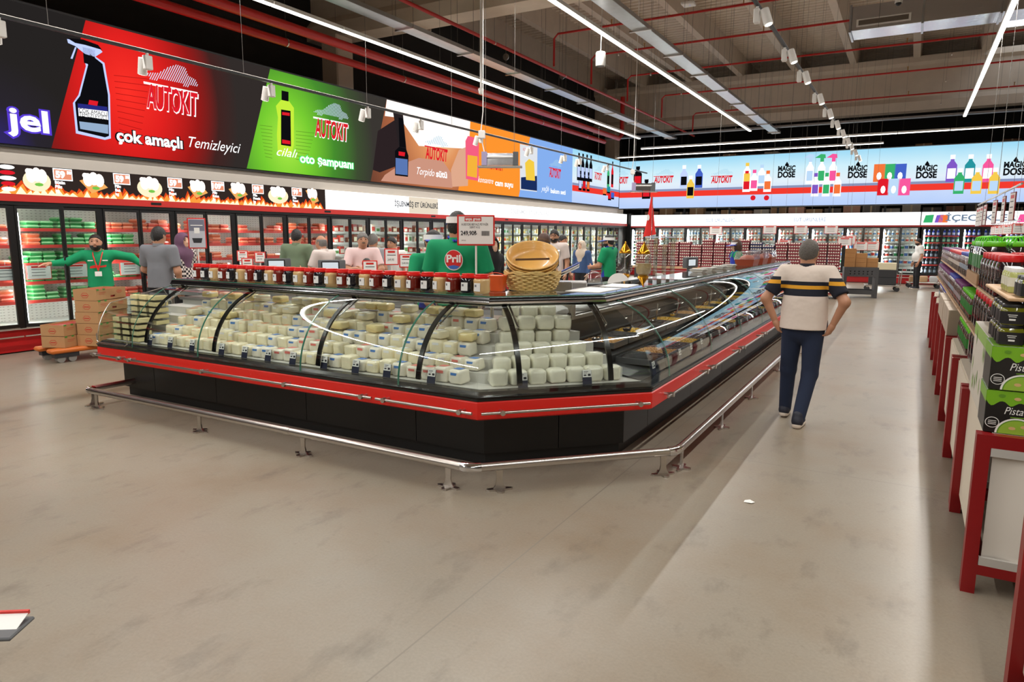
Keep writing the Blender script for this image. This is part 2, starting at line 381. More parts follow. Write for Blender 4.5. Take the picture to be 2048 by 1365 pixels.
def TW(S, F, body, px0, px1, py, size, m, outline=None, **k):
    u0, v0 = F(px0, py); u1, v1 = F(px1, py); bd = k.pop('bold', 0)
    if outline: S.text('lettering', body, (u0+u1)/2, v0, size, outline, .010, w=u1-u0+.05, bold=bd+.012, **k)
    S.text('lettering', body, (u0+u1)/2, v0, size, m, .014, w=u1-u0, bold=bd, **k)
def P2(pts): return [LW(*p) for p in pts]
# violet words at the near end
q0 = LW(36, 240)
S.text('lettering', 'cı jel', q0[0]-.12, q0[1], .42, emat('led_violet', (88, 60, 210), 1.1), .006, bold=.035, w=1.12)
S.text('lettering', 'cı jel', q0[0]-.12, q0[1], .42, E_W, .012, bold=.012, w=1.05)
# trigger spray bottle
E_BL = emat('led_rim_blue', (190, 206, 255), 1.1)
body = [(150, 205), (160, 192), (176, 130), (172, 118), (180, 108), (205, 128), (216, 190), (218, 272), (210, 275), (156, 262)]
S.poly('bottle_picture', P2([(146, 206), (157, 190), (172, 132), (168, 117), (178, 104), (209, 126), (220, 190), (222, 277), (210, 280), (152, 267)]), E_BL, .008)
S.poly('bottle_picture', P2(body), E_K, .011)
S.poly('bottle_picture', P2([(165, 94), (190, 100), (190, 132), (168, 126)]), E_K, .011)
S.poly('bottle_picture', P2([(134, 78), (168, 82), (195, 92), (205, 104), (190, 114), (170, 108), (150, 92), (136, 86)]), E_BL, .011)
S.poly('bottle_picture', P2([(134, 76), (166, 79), (196, 90), (204, 100), (170, 90), (150, 86)]), E_K, .013)
S.poly('bottle_picture', P2([(150, 94), (153, 95), (145, 118), (141, 117)]), E_BL, .011)
S.poly('label_picture', P2([(155, 207), (214, 214), (216, 234), (156, 226)]), emat('led_navy', (40, 44, 130), 1), .014)
S.poly('label_picture', P2([(156, 216), (215, 223), (216, 240), (157, 232)]), E_W, .016)
S.poly('label_picture', P2([(158, 243), (216, 250), (216, 268), (160, 258)]), emat('led_label_photo', (150, 176, 206), 1), .016)
S.poly('label_picture', P2([(178, 200), (196, 203), (194, 212), (176, 209)]), E_LOGO, .016)
for t_, px, py in (('ÇOK AMAÇLI', 186, 225), ('TEMİZLEYİCİ', 186, 233)):
    u, v = LW(px, py); S.text('lettering', t_, u, v, .085, E_K, .019, w=.42)
u, v = LW(345, 203); autokit(S, u, v, LW(397, 210)[0]-LW(290, 200)[0], hh=.52, big=True)
E_RULE = emat('led_rule_dark', (176, 24, 22), 1)
o = S.multi('rules', [P2([(228+i*1.2, 150+i*12), (300-i*2, 158+i*12.6), (300-i*2, 159.2+i*12.6), (228+i*1.2, 151.2+i*12)]) for i in range(10)], E_RULE, .004); o['kind'] = 'stuff'
TW(S, LW, 'çok amaçlı', 233, 364, 271, .26, E_W, E_K, bold=.009)
TW(S, LW, 'Temizleyici', 372, 476, 284, .26, E_W, shear=.4)
# shampoo bottle
E_LIME = emat('led_lime', (196, 236, 60), 1.05)
S.poly('bottle_picture', P2([(552, 212), (562, 200), (578, 202), (588, 216), (588, 290), (582, 312), (556, 308), (554, 270), (556, 235)]), E_LIME, .008)
S.poly('bottle_picture', P2([(563, 181), (577, 184), (577, 203), (563, 200)]), E_K, .011)
S.poly('label_picture', P2([(562, 219), (581, 222), (582, 293), (562, 290)]), E_K, .011)
S.poly('label_picture', P2([(564, 224), (579, 226), (579, 232), (564, 230)]), E_LOGO, .014); S.poly('label_picture', P2([(564, 279), (580, 282), (580, 289), (564, 287)]), E_LOGO, .014)
u, v = LW(663, 262); autokit(S, u, v, LW(698, 265)[0]-LW(629, 258)[0], hh=.50, big=True)
TW(S, LW, 'cilalı', 550, 592, 303, .24, E_W, shear=.4)
TW(S, LW, 'oto şampuanı', 600, 706, 317, .25, E_W, emat('led_green_glow', (60, 230, 110), 1.1), bold=.008)
o = S.multi('rules', [P2([(520+i*1.2, 250+i*7), (545, 253+i*7), (545, 254+i*7), (520+i*1.2, 251+i*7)]) for i in range(10)]+[P2([(592, 262+i*7), (630-i*2, 266+i*7), (630-i*2, 267+i*7), (592, 263+i*7)]) for i in range(9)], emat('led_rule_green', (96, 150, 40), 1), .004); o['kind'] = 'stuff'
# car interior picture
S.poly('window_picture', [(s3, ZT), LW(770, 232), LW(800, 236), LW(838, 292), LW(938, 298), (s4, ZT)], emat('led_daylight', (255, 246, 240), 1.15), .004)
S.poly('dash_picture', P2([(756, 262), (790, 240), (812, 290), (800, 330), (760, 345), (746, 340)]), emat('led_dash', (44, 34, 36), 1), .005)
S.poly('seat_picture', P2([(800, 330), (838, 316), (886, 322), (905, 350), (905, 376), (762, 362), (770, 350)]), emat('led_seat', (206, 150, 128), 1), .006)
S.poly('seat_picture', P2([(918, 300), (938, 292), (936, 372), (905, 374), (902, 340)]), emat('led_seat2', (224, 170, 140), 1), .007)
S.poly('pillar_picture', P2([(786, 224), (806, 228), (813, 300), (800, 305)]), emat('led_pillar', (40, 34, 36), 1), .008)
S.poly('bottle_picture', P2([(790, 302), (798, 294), (812, 297), (817, 312), (816, 354), (790, 351)]), E_K, .010)
S.poly('bottle_picture', P2([(797, 235), (806, 237), (812, 296), (799, 294)]), E_K, .010)
S.poly('label_picture', P2([(791, 316), (815, 319), (815, 351), (791, 348)]), emat('led_label2', (90, 120, 180), 1), .013)
S.poly('label_picture', P2([(797, 303), (810, 305), (809, 313), (797, 311)]), E_LOGO, .014)
u, v = LW(873, 310); autokit(S, u, v, LW(896, 312)[0]-LW(850, 306)[0], car=True, hh=.42)
TW(S, LW, 'Torpido', 832, 867, 342, .26, E_W, shear=.4)
TW(S, LW, 'sütü', 872, 894, 348, .24, E_W, bold=.008)
# orange segment
S.poly('bottle_picture', P2([(931, 282), (936, 272), (952, 276), (958, 288), (957, 362), (932, 358)]), emat('led_pink', (246, 96, 130), 1), .008)
S.poly('label_picture', P2([(935, 310), (955, 313), (954, 356), (934, 352)]), emat('led_label3', (246, 180, 60), 1), .011)
u, v = LW(991, 331); autokit(S, u, v, LW(1007, 334)[0]-LW(974, 328)[0], car=False, hh=.40)
TW(S, LW, 'konsantre', 955, 986, 359, .24, E_W, shear=.4)
TW(S, LW, 'cam suyu', 990, 1026, 366, .24, E_W, bold=.008)
# blue segment
S.poly('package_picture', P2([(1040, 288), (1075, 296), (1074, 384), (1040, 380)]), emat('led_pack_white', (226, 230, 236), 1), .008)
S.poly('package_picture', P2([(1042, 355), (1074, 352), (1074, 382), (1042, 378)]), emat('led_pack_navy', (26, 46, 96), 1), .010)
S.poly('bottle_picture', P2([(1050, 326), (1058, 318), (1068, 324), (1070, 362), (1052, 360)]), emat('led_pack_yellow', (246, 206, 70), 1), .012)
u, v = LW(1051, 300); S.text('lettering', 'AUTOKIT', u, v, .14, E_LOGO, .012, w=.35)
u, v = LW(1110, 348); autokit(S, u, v, LW(1122, 350)[0]-LW(1098, 346)[0], hh=.42)
TW(S, LW, 'yağlı', 1082, 1098, 377, .24, E_W, shear=.4)
TW(S, LW, 'bakım seti', 1101, 1131, 382, .22, E_W, bold=.006)
def mini_bottle(S, u, v, w, h, c1, c2, cap=E_K, h0=.012):
    S.poly('bottle_picture', [(u-w/2, v), (u+w/2, v), (u+w/2, v+h*.62), (u+w*.18, v+h*.78), (u+w*.18, v+h*.86), (u-w*.18, v+h*.86), (u-w*.18, v+h*.78), (u-w/2, v+h*.62)], c1, h0)
    S.rect('label_picture', u-w*.4, u+w*.4, v+h*.12, v+h*.5, c2, h0+.003)
    S.rect('bottle_picture', u-w*.24, u+w*.24, v+h*.84, v+h, cap, h0+.003)
E_TEAL = emat('led_teal', (40, 150, 160), 1); E_ORG = emat('led_org2', (246, 120, 60), 1); E_BLU = emat('led_blue2', (70, 100, 200), 1); E_GRN = emat('led_grn2', (60, 180, 110), 1)
E_YEL = emat('led_yel2', (248, 206, 80), 1); E_PNK = emat('led_pnk2', (250, 90, 160), 1); E_PUR = emat('led_pur2', (130, 90, 200), 1); E_LB = emat('led_lb2', (190, 220, 250), 1)
for i in range(4): u, v = LW(1157+8*i, 361+i); mini_bottle(S, u, v, .3, 1.0, E_K, E_BL)
for i in range(3): u, v = LW(1160+8*i, 381+i); mini_bottle(S, u, v, .28, .72, E_K, (E_BL, E_LOGO, E_ORG)[i])
u, v = LW(1196, 354); autokit(S, u, v, .75, hh=.36)
u, v = LW(1216, 374); mini_bottle(S, u, v, .25, .9, E_GRN, E_K); u, v = LW(1224, 375); mini_bottle(S, u, v, .25, 1.05, E_LOGO, E_K)
for i, (px, py, c) in enumerate(((1209, 388, E_ORG), (1217, 384, E_TEAL), (1219, 398, E_LOGO), (1225, 396, E_BLU))): u, v = LW(px, py); S.rect('can_picture', u-.18, u+.18, v, v+.22, c, .012); S.rect('can_picture', u-.17, u+.17, v-.06, v, E_K, .012)

# screen on the end wall
BY = 28.26
scb = thing('led_screen', 'wide pale blue LED picture wall across the hall end with a red stripe', 'screen', (0, BY, 0))
ZT2, ZB2 = 4.83, 2.88
MB().box(-11.02, 9.2, .02, .22, ZB2-.03, ZT2+.03).build('cabinet', E_FRAME, scb)
S = Plane((0, 0, 0), (1, 0, 0), (0, 0, 1), scb)
def BW(px, py): q = on_y(px, py, BY-.01); return (q.x, q.z)
S.rect('picture_panel', -11.0, 9.1, ZB2, ZT2, M_SKY, 0)
S.rect('stripe', -11.0, 9.1, 3.55, 3.64, E_GB, .006); S.rect('stripe', -11.0, 9.1, 3.33, 3.55, E_R, .006)
u, v = BW(1240, 362); autokit(S, u, v, .75, hh=.36)
for px in (1327, 1443): u, v = BW(px, 360); autokit(S, u, v, .85, hh=.36)
for px, py in ((1275, 372), (1292, 398)):
    u, v = BW(px, py); mini_bottle(S, u, v, .36, .8, E_K, E_LOGO)
for px, py, c in ((1367, 376, E_BL), (1397, 376, E_BLU), (1380, 397, E_YEL)): u, v = BW(px, py); mini_bottle(S, u, v, .3, .9, c, E_K, E_W)
for px, py, c in ((1493, 368, E_YEL), (1507, 382, E_PNK), (1522, 372, E_LB), (1534, 384, E_ORG), (1492, 384, E_LOGO)): u, v = BW(px, py); mini_bottle(S, u, v, .28, .8, E_W, c, c)
for px, py in ((1506, 396), (1533, 396)): u, v = BW(px, py); S.disc('fruit_picture', u, v, .1, .1, E_LOGO, .014, 10)
for px in (1573, 1715, 1853, 2030):
    u, v = BW(px, 343 if px < 1900 else 336)
    S.text('lettering', 'MAGIC', u, v+.1, .26, E_K, .012, bold=.012, w=.62); S.text('lettering', 'DOSE', u, v-.13, .30, E_K, .012, bold=.014, w=.62)
    S.poly('drop_mark', [(u, v+.36), (u+.07, v+.24), (u+.05, v+.19), (u-.05, v+.19), (u-.07, v+.24)], E_K, .012)
cs = (E_LB, E_GRN, E_PNK)
for i in range(3):
    u, v = BW(1618+23*i, 368); mini_bottle(S, u, v, .26, .95, E_W, cs[i], cs[i]); S.poly('bottle_picture', [(u-.25, v+.95), (u+.12, v+.92), (u+.1, v+1.06), (u-.05, v+1.08)], cs[i], .016)
for i in range(3): u, v = BW(1629+22*i, 393); mini_bottle(S, u, v, .26, .85, E_W, (E_PUR, E_GRN, E_ORG)[i], (E_PUR, E_GRN, E_ORG)[i], .016)
for i in range(3): u, v = BW(1757+21*i, 364); S.rect('package_picture', u-.18, u+.18, v, v+.62, (E_ORG, E_GRN, E_BLU)[i], .012); S.disc('package_picture', u, v+.2, .08, .14, E_W, .016, 8)
for i in range(3): u, v = BW(1765+21*i, 391); S.rect('package_picture', u-.18, u+.18, v, v+.58, (E_LOGO, E_LB, E_PNK)[i], .016); S.disc('package_picture', u, v+.2, .08, .14, E_W, .02, 8)
for i in range(3): u, v = BW(1901+36*i, 364); mini_bottle(S, u, v, .3, .9, (E_PUR, E_TEAL, E_PNK)[i], E_W, E_W)
for i in range(3): u, v = BW(1916+35*i, 388); mini_bottle(S, u, v, .3, .85, (E_GRN, E_YEL, E_YEL)[i], E_LB, E_W, .016)
for x0 in (4.2, 6.4): S.text('lettering', 'MAGIC', x0, 3.92, .26, E_K, .012, w=.62); S.text('lettering', 'DOSE', x0, 3.69, .3, E_K, .012, w=.62)
# ================================================================== GLASS DOOR FRIDGES
def perforated():
    m = bpy.data.materials.new('perforated_white'); m.use_nodes = True; N = m.node_tree.nodes; L = m.node_tree.links; p = N['Principled BSDF']
    t = N.new('ShaderNodeTexCoord'); mp = N.new('ShaderNodeMapping'); mp.inputs['Scale'].default_value = (16, 16, 24); L.new(t.outputs['Object'], mp.inputs[0])
    v = N.new('ShaderNodeVectorMath'); v.operation = 'FRACTION'; L.new(mp.outputs[0], v.inputs[0]); s = N.new('ShaderNodeSeparateXYZ'); L.new(v.outputs[0], s.inputs[0])
    a = N.new('ShaderNodeMath'); a.operation = 'LESS_THAN'; a.inputs[1].default_value = .4; L.new(s.outputs['Y'], a.inputs[0])
    c = N.new('ShaderNodeMath'); c.operation = 'LESS_THAN'; c.inputs[1].default_value = .18; L.new(s.outputs['Z'], c.inputs[0])
    d = N.new('ShaderNodeMath'); d.operation = 'MULTIPLY'; L.new(a.outputs[0], d.inputs[0]); L.new(c.outputs[0], d.inputs[1])
    x = N.new('ShaderNodeMix'); x.data_type = 'RGBA'; L.new(d.outputs[0], x.inputs[0]); x.inputs[6].default_value = lin((228, 224, 216)); x.inputs[7].default_value = lin((150, 146, 140)); L.new(x.outputs[2], p.inputs['Base Color'])
    p.inputs['Roughness'].default_value = .4; return m
M_PERF = perforated()
M_FRW = mat('fridge_white', (232, 230, 224), .4)
M_FRD = mat('fridge_dark_liner', (60, 62, 66), .5)
E_FLED = emat('fridge_led', (255, 253, 250), 55, True)
PITCH_D = .612; SHELVES = (.73, 1.0, 1.27, 1.53, 1.77)
def fridge(name, label, group, red_shelf=True, dark=False, low=.42, high=2.05):
    """one two-door case, front at local x=0 facing +x, running along +y from 0"""
    W = 2*PITCH_D; t = thing(name, label, 'fridge', group=group)
    lm = M_FRD if dark else M_FRW
    b = MB(); b.box(-.62, -.56, 0, W, .34, 2.09); b.build('back_panel', M_FRD if dark else M_PERF, t)
    MB().box(-.60, -.02, 0, W, .34, low-.01).build('case_floor', lm, t); MB().box(-.56, -.05, 0, W, high+.02, 2.09).build('case_top', lm, t)
    b = MB(); b.box(-.56, -.07, 0, W, .02, .34); b.build('kick', mat('kick_red', (176, 14, 18), .4), t)
    MB().box(-.5, -.12, 0, W, 0, .02).build('plinth', M_BLACKM, t)
    b = MB(); b.tube([(.0, .01, .24), (.0, W-.01, .24)], .012, 6); b.build('bump_rail', M_STEEL, t)
    for z in SHELVES:
        s = MB().box(-.55, -.09, .03, W-.03, z-.02, z).build('shelf', lm, t)
        MB().box(-.09, -.075, .03, W-.03, z-.035, z+.012).build('price_strip', mat('red_price_strip', (222, 70, 62), .4) if red_shelf else M_FRW, s)
    for a_, c_ in ((0, .037), (W-.037, W)): MB().box(-.05, .0, a_, c_, low-.06, high+.04).build('mullion', M_BLACK, t)
    MB().box(-.07, -.045, .072, .098, low+.04, high-.06).build('led_strip', E_FLED, t)
    for k in (0, 1):
        y0 = k*PITCH_D+.02 if k else .038; y1 = y0+PITCH_D-.03 if not k else W-.038
        b = MB(); f = .028
        b.box(-.02, .012, y0, y0+f, low-.05, high+.04); b.box(-.02, .012, y1-f, y1, low-.05, high+.04)
        b.box(-.02, .012, y0+f, y1-f, low-.05, low); b.box(-.02, .012, y0+f, y1-f, high, high+.04)
        d = b.build('door', M_BLACK, t)
        MB().box(-.006, .0, y0+f, y1-f, low, high).build('pane', M_GLASS2, d)
        hy = y1-f-.01 if k == 0 else y0+f+.01
        MB().rbox(.012, .045, hy-.012, hy+.012, 1.02, 1.38, .006).build('handle', M_BLACKM, d)
    return t
FX = -10.95
GL = 'two-door glass fridges along the left wall'; GB = 'two-door glass fridges along the end wall'
fa = fridge('glass_door_fridge', 'black two-door glass fridge of chicken trays with red shelf edges', GL)
fb = fridge('glass_door_fridge', 'black two-door glass fridge of processed meats with white shelf edges', GL, red_shelf=False)
fc = fridge('glass_door_fridge', 'black two-door glass dairy fridge on the end wall', GB, red_shelf=False)
fd = fridge('glass_door_fridge', 'dark-lined two-door drinks fridge on the end wall beside the dairy fridges', GB, red_shelf=True, dark=True)
used = set()
ORD = 'first second third fourth fifth sixth seventh eighth ninth tenth eleventh twelfth thirteenth fourteenth fifteenth sixteenth seventeenth eighteenth nineteenth twentieth'.split()
def put(src, loc, rz=0, label=None):
    if src.name in used: return dup(src, loc, rz, label)
    used.add(src.name); src.location = loc; src.rotation_euler = (0, 0, rz); src['label'] = label; return src
Y0 = 4.95-2*PITCH_D
LEFT_UNITS = []
for i in range(20):
    y = Y0+i*2*PITCH_D; kind = 'meat' if i < 6 else 'proc'
    LEFT_UNITS.append((y, i)); put(fa if kind == 'meat' else fb, (FX, y, 0), 0, '%s left-wall glass fridge from the hall corner, %s' % (ORD[19-i], 'red-edged shelves of chicken trays' if kind == 'meat' else 'white shelves of packets'))
FBY = 29.2; BACK_UNITS = []
bx = .236-13*2*PITCH_D/2*1.0
nb = 9
for i in range(nb):
    x = .236-(nb-i)*2*PITCH_D; BACK_UNITS.append((x, 'dairy')); put(fc, (x, FBY, 0), -PI/2, '%s dairy fridge on the end wall, counted from the hall corner' % ORD[i])
for i in range(4):
    x = .30+i*2*PITCH_D; BACK_UNITS.append((x, 'drink')); put(fd, (x, FBY, 0), -PI/2, '%s dark drinks fridge on the end wall, counted from the dairy fridges' % ORD[i])
# rotation by -90 deg: local +x -> -y (front), local +y -> +x
# corner post and headers
struct(MB().box(-11.6, .236-nb*2*PITCH_D-.02, FBY+.02, FBY+.3, 0, 2.7).build('trim_2', M_BLACK))
struct(MB().box(-11.58, -10.97, Y0+20*2*PITCH_D+.04, FBY+.0, 0, 2.1).build('trim_3', M_BLACK))
YM = 10.96
hd = thing('header_sign', 'backlit black header with chicken plates, prices and flames above left fridges', 'sign', (FX, 0, 0))
MB().box(-.5, -.002, YF+.3, YM, 2.252, 2.66).build('light_box', M_BLACKM, hd)
Hh = Plane((0, 0, 0), (0, 1, 0), (0, 0, 1), hd)
Hh.rect('picture_panel', YF+.3, YM, 2.252, 2.66, emat('led_header_black', (52, 42, 38), 1), 0)
def HW(px, py): q = on_x(px, py, FX+.005); return (q.y, q.z)
E_FL1 = emat('led_flame_red', (226, 74, 30), 1); E_FL2 = emat('led_flame_orange', (255, 150, 60), 1.15); E_FL3 = emat('led_flame_white', (255, 232, 190), 1.4)
y = 4.3; fl1 = []; fl2 = []; fl3 = []
while y < YM-.1:
    h = RND.uniform(.08, .2); wdt = RND.uniform(.07, .14)
    fl1.append([(y-wdt, 2.252), (y+wdt, 2.252), (min(y+wdt*.5, YM-.01), 2.25+h*.6), (y+RND.uniform(-.03, .03), 2.25+h), (y-wdt*.6, 2.25+h*.5)])
    fl2.append([(y-wdt*.8, 2.252), (y+wdt*.7, 2.252), (y+wdt*.2, 2.25+h*.75), (y-wdt*.4, 2.25+h*.4)])
    if RND.random() < .75: fl3.append([(y-wdt*.6, 2.252), (y+wdt*.5, 2.252), (y+RND.uniform(-.02, .03), 2.25+h*.55)])
    y += .1
cl = lambda L: [[(min(u, YM-.01), v) for u, v in p] for p in L]
for nm, L_, m_, h_ in (('flames', fl1, E_FL1, .004), ('flames', fl2, E_FL2, .007), ('flames', fl3, E_FL3, .010)):
    o = Hh.multi(nm, cl(L_), m_, h_); o['kind'] = 'stuff'
E_TAGW = emat('led_tag_white', (255, 255, 255), 1.6); E_TAGO = emat('led_tag_orange', (238, 150, 116), 1); E_MEAT = emat('led_meat', (255, 244, 236), 1.5); E_PLATE = emat('led_plate', (250, 228, 190), 1.2); E_BOARD = emat('led_board', (236, 170, 96), 1.1); E_HERB = emat('led_herb', (120, 200, 80), 1)
plates = [(73, 358, 0, 56), (187, 366, 1, 56), (299, 373, 0, 50), (395, 378, 1, 40), (476, 382, 1, 38), (556, 389, 0, 40), (624, 392, 2, 26)]
pr = [(125, 350, '59', '50', 'Bütün Piliç kg'), (243, 359, '59', '50', 'Piliç But kg'), (349, 365, '59', '50', 'Piliç Baget kg'), (435, 371, '109', '50', 'Piliç Kalça kg'), (515, 376, '99', '50', 'Piliç Pirzola kg'), (593, 382, '99', '50', 'Piliç Kanat kg'), (653, 385, '', '', '')]
for px, py, kd, wpx in plates:
    u, v = HW(px, py); hw = (HW(px+wpx/2, py)[0]-HW(px-wpx/2, py)[0])/2
    if kd == 0: Hh.disc('plate_picture', u, v-.03, hw, .15, E_PLATE, .013, 24)
    else: Hh.poly('board_picture', [(u-hw, v+.02), (u-hw*.2, v-.16), (u+hw, v-.06), (u+hw*.2, v+.1)] if kd == 1 else [(u-hw, v+.1), (u, v-.17), (u+hw, v-.1), (u+hw*.3, v+.15)], E_BOARD, .013)
    for j in range(3): Hh.disc('chicken_picture', u-hw*.4+j*hw*.4, v+.04+.02*(j % 2), hw*.34, .10, E_MEAT, .016+.002*j, 14, j)
    Hh.disc('chicken_picture', u-hw*.6, v+.1, hw*.2, .04, E_MEAT, .022, 10)
    Hh.disc('herb_picture', u+hw*.1, v-.08, .06, .025, E_HERB, .024, 8)
for px, py, a, c_, nm in pr:
    u, v = HW(px, py); v = 2.565; hw = .135
    if u+hw > YM: continue
    Hh.rect('price_picture', u-hw, u+hw, v-.085, v+.085, E_TAGW, .013); Hh.rect('price_picture', u-hw*.9, u+hw*.9, v-.07, v+.07, E_TAGO, .016)
    Hh.text('lettering', a, u-.04, v-.005, .13, E_TAGW, .02, bold=.008); Hh.text('lettering', c_, u+.085, v+.03, .06, E_TAGW, .02, bold=.004)
    for j, wd in enumerate(nm.split()): Hh.text('lettering', wd, u-hw+.01, v-.12-.06*j, .06, E_TAGW, .02, bold=.003, align='LEFT')
for j, (c_, wd) in enumerate(((E_TAGW, .2), (E_LOGO, .2), (E_TAGW, .22), (E_LOGO, .18), (E_TAGW, .18))):
    u, v = HW(15, 328); Hh.disc('brand_picture', u-.02, 2.615-.075*j, wd/2, .03, c_, .014, 14)
hw_ = thing('header_sign', 'glowing white header reading İŞLENMİŞ ET ÜRÜNLERİ above the left fridges', 'sign', (FX, 0, 0))
MB().box(-.5, -.002, YM+.01, FBY-.1, 2.252, 2.66).build('light_box', M_WHITE, hw_)
Hw = Plane((0, 0, 0), (0, 1, 0), (0, 0, 1), hw_)
Hw.rect('lit_panel', YM+.01, FBY-.1, 2.252, 2.66, E_WHITE, 0)
E_TXT = emat('header_print', (62, 66, 72), 1); E_TXT2 = emat('header_print_faint', (226, 228, 230), 1); E_BEIGE = emat('header_beige', (236, 222, 200), 1)
u0, u1 = HW(818, 408)[0], HW(876, 408)[0]
Hw.rect('picture_panel', u0, u1, 2.255, 2.655, E_BEIGE, .004)
u, v = HW(834, 409); Hw.text('lettering', 'İŞLENMİŞ ET ÜRÜNLERİ', u, 2.46, .17, E_TXT, .012, bold=.004, w=HW(877, 409)[0]-HW(791, 409)[0])
u, v = HW(1061, 427); Hw.text('lettering', 'İŞLENMİŞ ET ÜRÜNLERİ', u, 2.46, .17, E_TXT2, .012, bold=.004, w=2.6)
rb = thing('fascia_band', 'red painted fascia strip under the headers along the left wall', 'fascia', (FX, 0, 0))
MB().box(-.5, .03, YF+.3, FBY-.1, 2.15, 2.25).build('strip', mat('fascia_red', (196, 44, 38), .4), rb)
MB().box(-.5, .015, YF+.3, FBY-.1, 2.10, 2.15).build('top_rail', M_BLACK, rb)
for yy in (7.0, 10.9, 14.7, 18.5, 22.3, 26.1):
    MB().box(.03, .034, yy, yy+.18, 2.18, 2.22).build('maker_plate', M_BLACK, rb)
bxl = .236-nb*2*PITCH_D
hb = thing('header_sign', 'glowing white header reading SÜT ÜRÜNLERİ above the dairy fridges', 'sign', (0, FBY, 0))
MB().box(bxl, .22, .002, .5, 2.152, 2.62).build('light_box', M_WHITE, hb)
Hb = Plane((0, 0, 0), (1, 0, 0), (0, 0, 1), hb)
Hb.rect('lit_panel', bxl, .22, 2.152, 2.62, E_WHITE, 0)
for px in (1441, 1619): q = on_y(px, 440, FBY); Hb.text('lettering', 'SÜT ÜRÜNLERİ', q.x, 2.37, .2, emat('header_blue', (120, 150, 190), 1), .012, w=1.15)
hi = thing('header_sign', 'glowing white header reading İÇECEKLER above the drinks fridges', 'sign', (0, FBY, 0))
MB().box(.25, 5.2, .002, .5, 2.152, 2.62).build('light_box', M_WHITE, hi)
Hi = Plane((0, 0, 0), (1, 0, 0), (0, 0, 1), hi)
Hi.rect('lit_panel', .25, 5.2, 2.152, 2.62, emat('lit_white_soft', (255, 255, 255), 1.25, True), 0)
q = on_y(1960, 438, FBY); Hi.text('lettering', 'İÇECEKLER', q.x, 2.39, .3, emat('header_slate', (112, 132, 156), 1), .012, bold=.006, w=2.05)
for px, c_, dx in ((1857, E_GRN, .16), (1878, E_PUR, .13), (1887, E_ORG, .16), (2046, E_PNK, .16)):
    q = on_y(px, 438, FBY); Hi.poly('drink_picture', [(q.x-dx, 2.24), (q.x+dx*.8, 2.24), (q.x+dx, 2.52), (q.x-dx*.6, 2.5)], c_, .008)
rb2 = thing('fascia_band', 'red painted fascia strip under the headers along the end wall', 'fascia', (0, FBY, 0))
MB().box(bxl, 5.2, -.02, .5, 2.093, 2.15).build('strip', MATS['fascia_red'], rb2)

# ------------------------------------------------------------------ products in the fridges (each pack one thing)
def proto(name, label, cat, group, builder, mats, smooth=None):
    b = MB(); builder(b); o = b.build(name, mats, None, smooth); COL.objects.unlink(o); tag(o, label, cat, group); return o
def spawn(p, loc, rz=0, scale=None):
    o = p.copy(); COL.objects.link(o); o.location = loc; o.rotation_euler = (0, 0, rz)
    if scale: o.scale = scale
    return o
def tray_builder(b):
    b.prism([(-.085, -.11), (.085, -.11), (.085, .11), (-.085, .11)], lambda u, v: (u*.86, v*.88, 0), lambda u, v: (u, v, .026))
    b.m = 1; b.prism([(-.085, -.11), (.085, -.11), (.085, .11), (-.085, .11)], lambda u, v: (u, v, .026), lambda u, v: (u*.8, v*.82, .046))
def meatmat(name, c): return mat(name, c, .25, var=.18, scale=30, coat=.4)
p_or = [proto('chicken_tray', 'orange film-wrapped chicken tray stacked in the red-edged left fridges', 'meat tray', 'orange chicken trays in the left fridges', tray_builder, [mat('tray_orange%d' % i, c, .35), meatmat('film_orange%d' % i, c2)]) for i, (c, c2) in enumerate((((236, 110, 70), (240, 150, 120)), ((220, 70, 52), (232, 120, 100))))]
p_gr = proto('chicken_tray', 'green film-wrapped chicken tray stacked in the near left fridge', 'meat tray', 'green chicken trays in the left fridges', tray_builder, [mat('tray_green', (52, 160, 84), .35), meatmat('film_green', (150, 210, 150))])
TZ = .059; cnt = {'o': 0, 'g': 0}
for (y, i) in LEFT_UNITS[:6]:
    for k in (0, 1):
        for si, z in enumerate((.42,)+SHELVES):
            for c in range(3 if True else 2):
                yy = y+k*PITCH_D+.125+.185*c
                if z == .42 and i < 4: continue
                green = (i == 1 and not (k == 0 and c < 2 and si == 4)) or (i == 2 and k == 0 and si in (2, 4))
                if i == 1 and k == 0 and si != 3 and c == 0: continue
                if green:
                    n = RND.choice((2, 3, 3, 4)) if si in (1, 3) else RND.choice((2, 3))
                    if si in (2,) and k == 0 and c == 1: n = 1
                else:
                    n = RND.choice((0, 1, 2, 2, 3)) if i < 5 else RND.choice((1, 2, 2, 3))
                if not green and cnt['o']+n > 296: continue
                for j in range(n):
                    spawn(p_gr if green else p_or[RND.random() < .45], (FX-.225+RND.uniform(-.012, .012), yy+RND.uniform(-.008, .008), z+TZ*j+.001), RND.uniform(-.05, .05)+PI/2, (1.02, 1, 1.25))
                    cnt['g' if green else 'o'] += 1
def pack_builder(b): b.rbox(-.05, .05, -.07, .07, 0, .16, .012); b.m = 1; b.box(.05, .052, -.05, .05, .03, .11)
cols = [((196, 70, 56), (244, 226, 210)), ((240, 214, 190), (206, 60, 50)), ((150, 84, 60), (250, 236, 200)), ((236, 236, 226), (90, 130, 70))]
p_pr = [proto('deli_pack', 'small sliced meat packet standing on white shelf of the left fridges', 'deli packet', 'meat packets in the processed meat fridges', pack_builder, [mat('deli_a%d' % i, a, .3), mat('deli_b%d' % i, c, .4)]) for i, (a, c) in enumerate(cols)]
cols = [((246, 230, 150), (250, 250, 244)), ((250, 246, 232), (230, 190, 80)), ((240, 200, 130), (210, 70, 50)), ((250, 250, 250), (80, 150, 90))]
